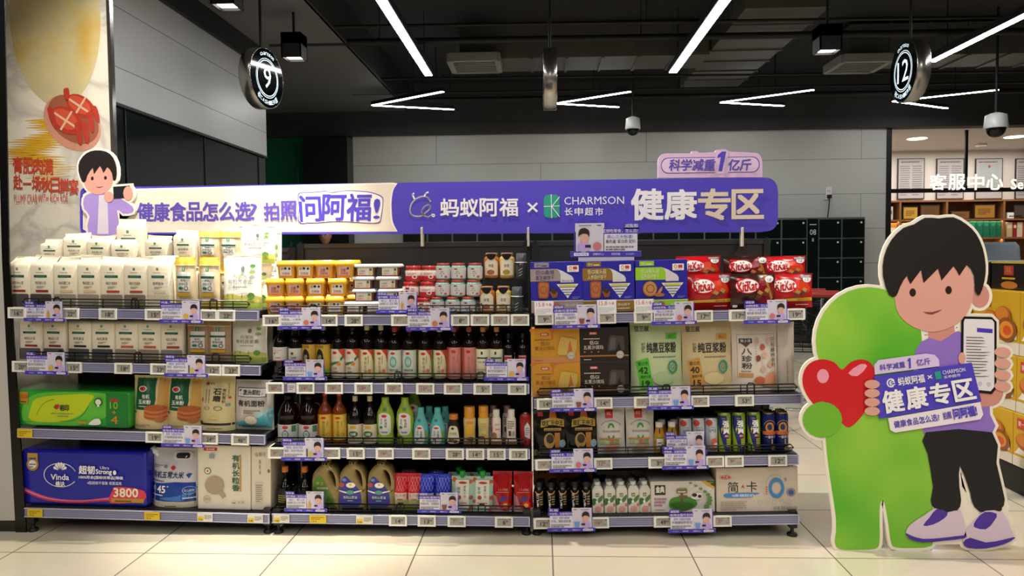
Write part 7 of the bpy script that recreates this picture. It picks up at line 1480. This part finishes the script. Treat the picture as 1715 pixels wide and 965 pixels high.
# ---- cut-out figure on the banner's left end
YC_ = YB - .022; O2 = (at(165, 392, YC_).x, YC_, at(165, 392, YC_).z); g = PX(YC_, O2)
t = thing('cutout_figure', 'small cut-out board of a dark-haired person raising a phone, on the banner end', 'cut-out', O2)
hair = g([(138, 304), (132, 286), (134, 270), (145, 257), (160, 252), (178, 254), (190, 264), (196, 282), (195, 300), (190, 302), (188, 290), (180, 280), (174, 290), (168, 278), (158, 292), (156, 281), (147, 294), (144, 304)], 2); face = g([(141, 288), (142, 310), (152, 322), (166, 326), (180, 320), (189, 306), (187, 284), (166, 272)], 3)
hood = g([(140, 334), (150, 324), (185, 324), (204, 334), (222, 346), (222, 356), (206, 358), (196, 352), (197, 392), (148, 392), (150, 362), (141, 350)], 2); ph = g([(190, 313), (218, 311), (219, 331), (191, 333)]); h1, h2 = g.ell(183, 330, 8, 9, 14), g.ell(215, 324, 8, 12, 14)
q = MB()
for i, p in enumerate((hair, face, hood, ph, h1, h2)): q.ext(grow(p, .011), i * 3e-5, .014, BRD)
q.build('board', t)
q = lay([hood], mat('#a98fd6', .5), .0004); q.mark([g([(166, 327), (180, 327), (182, 392), (163, 392)])], mat('#d9d0dc', .5)); q.build('clothes_print', t)
q = lay([face], SKIN, .0016); q.mark([g.ell(155, 299, 2.4, 3.2, 10), g.ell(177, 298, 2.4, 3.2, 10)], mat('#2a1812', .4)); q.mark([g([(161, 313), (167, 315), (174, 312), (167, 313.3)], 2)], mat('#8f3a3a', .5)); q.build('face_print', t)
q = lay([hair], HAIR, .0032); q.build('hair_print', t)
q = lay([ph], mat('#22242c', .3), .0032); q.mark([h1, h2], SKIN); q.build('phone_print', t)
# ---- crab poster printed on the pillar
YPP = YP - .001; O3 = (at(90, 300, YPP).x, YPP, at(90, 300, YPP).z); g = PX(YPP, O3)
t = thing('crab_poster', 'tall autumn crab poster with a yellow moon on the marble pillar', 'poster', O3)
def moon():
    m = bpy.data.materials.new('moon_ink'); m.use_nodes = True; nt = m.node_tree; b = nt.nodes['Principled BSDF']; tc = nt.nodes.new('ShaderNodeTexCoord'); n = nt.nodes.new('ShaderNodeTexNoise'); n.inputs['Scale'].default_value = 3.2; n.inputs['Detail'].default_value = 7; r = nt.nodes.new('ShaderNodeValToRGB'); e = r.color_ramp.elements
    e[0].position = .38; e[0].color = rgb('#c2b68f'); e[1].position = .68; e[1].color = rgb('#cfa63e'); k = e.new(.52); k.color = rgb('#cfc190'); nt.links.new(tc.outputs['Object'], n.inputs[0]); nt.links.new(n.outputs[0], r.inputs[0]); nt.links.new(r.outputs[0], b.inputs['Base Color']); b.inputs['Roughness'].default_value = .3; return m
q = lay([g.ell(92, 28, 76, 150, 40, -.06)], moon(), .0004); q.build('moon_print', t)
GO = mat('#cf9f26', .4); rd = random.Random(5); st = []
for i in range(26):
    y = 202 + i * 4.0; c = 66 + 22 * math.sin(i * .35) + rd.uniform(-10, 10); l = 18 + 26 * math.sin(PI * i / 26) + rd.uniform(0, 14); st.append(g([(c - l, y), (c, y - 2.6), (c + l, y + 1), (c + l * .3, y + 2.6)]))
q = lay(st[:19], GO, .0004); q.mark(st[19:], mat('#d9c08a', .4)); q.build('brush_strokes', t)
q = MB(); q.face(0, 1, 0, 1, 0, base=.001); q.step = .0005
q.mark([g.ell(121, 206, 54, 40, 28, .75)], mat('#c98d76', .4)); q.mark([g.ell(123, 200, 49, 34, 28, .75)], mat('#9a5a44', .4))
CRB, CRB2, STR = mat('#b23a2c', .3), mat('#c9523a', .3), mat('#d9b49a', .4)
for cx, cy, rx, ry in ((135, 178, 27, 17), (112, 202, 30, 20)):
    q.mark([g.ell(cx, cy, rx, ry, 20, .6)], CRB); q.mark([g.ell(cx - 2, cy - 2, rx * .8, ry * .72, 18, .6)], CRB2)
    q.mark([g([(cx - 22, cy - 12), (cx - 19, cy - 14), (cx + 20, cy + 12), (cx + 18, cy + 15)])], STR); q.mark([g([(cx + 8, cy - 16), (cx + 11, cy - 15), (cx - 8, cy + 17), (cx - 11, cy + 15)])], STR)
for a, b in (((84, 182), (94, 215)), ((158, 180), (166, 205)), ((150, 190), (156, 222)), ((130, 208), (136, 242)), ((142, 206), (148, 240)), ((112, 150), (114, 168))): q.mark([g([(a[0] - 4, a[1]), (a[0] + 4, a[1] - 2), ((a[0] + b[0]) / 2 + 5, (a[1] + b[1]) / 2), (b[0] + 2, b[1]), (b[0] - 3, b[1] - 2), ((a[0] + b[0]) / 2 - 4, (a[1] + b[1]) / 2)], 2)], CRB)
q.build('crab_bowl_print', t)
q = MB(); q.face(0, 1, 0, 1, 0, base=.0024); q.step = .0004; CR_ = mat('#c2452c', .4)
def ptext(s_, x0, y0, x1, y1, m, b=.02): a, c = g([(x0, y1), (x1, y0)]); q.t(s_, a[0], a[1], c[0], c[1], m, b)
for i, ch in enumerate('膏肥肉满'): ptext(ch, 23 + i * 17, 263 + i, 38 + i * 17, 290 + i, CR_)
for i, ch in enumerate('赴一场秋日鲜宴'): ptext(ch, 24 + i * 15.7, (293 if ch != '一' else 305) + i * 1.3, 38 + i * 15.7, (317 if ch != '一' else 308) + i * 1.3, CR_)
ptext('PLUMP CRAB WITH RICH ROE', 26, 325, 115, 340, CR_, 0); q.build('lettering', t)
# ================================================================== carton display at the right edge
XD = atz(1715, 833, 0).x; yd0 = atz(1715, 833, 0).y
zl = [atx(1700, y, XD).z for y in (779, 690, 596, 488)]
q = MB(); q.box(0, .9, -.7, 1.1, 0, zl[0] - .002, BLACK, .01); tag(q.build('display_plinth', None, (XD, yd0, 0)), 'black plinth under the stacked pastry cartons at the right edge', 'plinth')
YL, WB = mat('#c79b1c', .4), mat('#d6cbb8', .5)
def gift(w, h, dark=False):
    """carton whose printed face looks along -X; w along Y, depth along X"""
    t = thing('pastry_carton'); q = MB(); q.box(0, .5, -w / 2, w / 2, 0, h, mat('#15110f', .35) if dark else YL, .004); q.build('box', t)
    q = MB(); q.face(0, 1, 0, 1, 0, lambda u, off, v: (-off, w / 2 - u * w, v * h), None, .0008); q.step = .0006
    if dark: q.r(.35, .5, .6, .85, mat('#a8342a', .4)); q.t('月礼', .4, .55, .55, .8, YL); q.r(.3, .35, .65, .42, YL); q.e(.5, .14, .22, .14, mat('#b5702a', .4)); q.r(0, .93, 1, 1, mat('#b9a02a', .4))
    else:
        q.r(0, 0, 1, .19, WB)
        for k in range(3): q.ring(.25 + k * .17, .09, .07, .06, .2, mat('#b9a894', .4), 12)
        q.p([(.18, .4), (.05, .24), (.95, .24), (.95, .36)], mat('#e6e0d0', .4)); q.r(.1, .72, .3, .92, mat('#c0402a', .4)); q.t('第一', .13, .77, .27, .87, PALE)
        for u, v, r in ((.3, .5, .22), (.62, .6, .2)): q.e(u, v, r, r * .75, mat('#a8541c', .4), 18); q.e(u - .02, v + .03, r * .8, r * .55, mat('#c87a2a', .4), 18)
        q.e(.72, .38, .24, .2, mat('#8a4a20', .4), 18); q.e(.72, .38, .17, .14, mat('#d98a2a', .4), 18); q.e(.74, .37, .1, .08, mat('#c8501c', .4), 14)
    q.build('side_print', t); return t
wc = .36; P0 = gift(wc, zl[1] - zl[0] - .003); first = True
for c in range(3):
    for n in range(3):
        o = P0 if first else copy_tree(P0); first = False
        tag(o, 'yellow pastry carton in the %s layer, %s stack from the photo edge' % (('bottom', 'middle', 'top')[n], ORD[c]), 'carton', 'yellow pastry cartons'); o.location = (XD + .012 * n, yd0 - .06 + wc / 2 + c * (wc + .004) - .2, zl[n]); o.scale = (1, 1, (zl[n + 1] - zl[n]) / (zl[1] - zl[0]))
hb_ = atx(1690, 438, XD + .03).z - zl[3] - .004
for c in range(2):
    o = gift(.34, hb_, True); tag(o, 'black gift carton on top of the yellow cartons, %s' % ('nearer the cloth cover', 'further back')[c], 'carton', 'black gift cartons'); o.location = (XD + .1, yd0 + .32 + c * .36, zl[3] + .002)
q = MB(); cl = mat('#7f8f9c', .7, bump=.3, scale=9); a, b = at(1640, 437, 1.9), at(1702, 405, 1.9)
def cs(k, z, dx=0, n=3): return [(x * k + dx + math.sin(i * 2.1) * .01, y * k + math.cos(i * 1.7) * .01, z) for i, (x, y) in enumerate(rrect(-.2, -.16, .2, .16, .04, n))]
hc_ = b.z; q.loft([cs(1.12, 0), cs(1.05, hc_ * .4), cs(.98, hc_ * .8), cs(.9, hc_ - .03), cs(.8, hc_)], cl); tag(q.build('covered_stand', None, ((a.x + b.x) / 2 + .04, 2.15, 0)), 'blue-grey cloth cover over a stand behind the black gift cartons', 'cloth cover')
# ================================================================== nested shopping trolleys behind the shelf end
BW, CHR = mat('#141416', .3, .5), mat('#b9b9bb', .25, .9)
def trolley():
    t = thing('shopping_trolley'); L = .8; wt, wb = .27, .21; zt_, zb_ = 1.0, .62
    q = MB(); q.tube([(-wt, 0, zt_), (wt, 0, zt_), (wt * .85, L, zt_ - .1), (-wt * .85, L, zt_ - .1)], .008, BW, 6, True); q.tube([(-wb, .05, zb_), (wb, .05, zb_), (wb * .9, L - .06, zb_ + .08), (-wb * .9, L - .06, zb_ + .08)], .006, BW, 6, True)
    for i in range(12):
        k = i / 11
        for sx in (-1, 1): q.tube([(sx * wt * (1 - .15 * k), L * k, zt_ - .1 * k), (sx * wb * (1 - .1 * k), .05 + (L - .11) * k, zb_ + .08 * k)], .0025, BW, 5)
        q.tube([(-wb * (1 - .1 * k), .05 + (L - .11) * k, zb_ + .08 * k), (wb * (1 - .1 * k), .05 + (L - .11) * k, zb_ + .08 * k)], .0025, BW, 5)
    for k in (.25, .5, .75):
        for sx in (-1, 1): q.tube([(sx * (wt + (wb - wt) * k), .02, zt_ + (zb_ - zt_) * k), (sx * (wt + (wb - wt) * k) * .86, L - .03, zt_ - .1 + (zb_ + .18 - zt_) * k)], .0025, BW, 5)
    for i in range(8): x = -wt + 2 * wt * i / 7; q.tube([(x * .85, L, zt_ - .1), (x * .66, L - .06, zb_ + .08)], .0025, BW, 5); q.tube([(x, 0, zt_), (x * .8, .05, zb_)], .0025, BW, 5)
    q.build('basket', t)
    q = MB()
    for sx in (-1, 1): q.tube([(sx * .26, -.1, 1.02), (sx * .26, .0, .95), (sx * .25, .12, .2), (sx * .25, L * .95, .15)], .012, CHR, 8); q.tube([(sx * .25, .12, .3), (sx * .2, .15, .62)], .01, CHR, 8)
    q.tube([(-.25, .12, .2), (.25, .12, .2)], .012, CHR, 8); q.tube([(-.25, L * .95, .15), (.25, L * .95, .15)], .012, CHR, 8); q.build('frame', t)
    q = MB(); q.tube([(-.27, -.1, 1.02), (.27, -.1, 1.02)], .017, mat('#8a1a14', .4), 10); q.build('handle', t)
    for sx in (-1, 1):
        for y in (.16, L * .93): q = MB(); q.X = Matrix.Translation((sx * .25, y, .065)) @ Matrix.Rotation(PI / 2, 4, 'Y'); q.lathe([(.058, -.014), (.064, -.01), (.064, .01), (.058, .014)], BLACK, 18); q.lathe([(.02, -.018), (.02, .018)], CHR, 10); q.box(-.13, 0, -.017, .017, .0, .004, CHR); q.build('wheel', t)
    return t
T1 = trolley(); bx = atz(1352, 742, 0)
for i in range(3):
    o = T1 if i == 0 else copy_tree(T1); tag(o, 'black wire shopping trolley behind the shelf end, %s in the nested row' % ORD[i], 'shopping trolley', 'nested shopping trolleys'); o.location = (bx.x + .02 * i, bx.y + .3 * i, 0); o.rotation_euler = (0, 0, -.25)
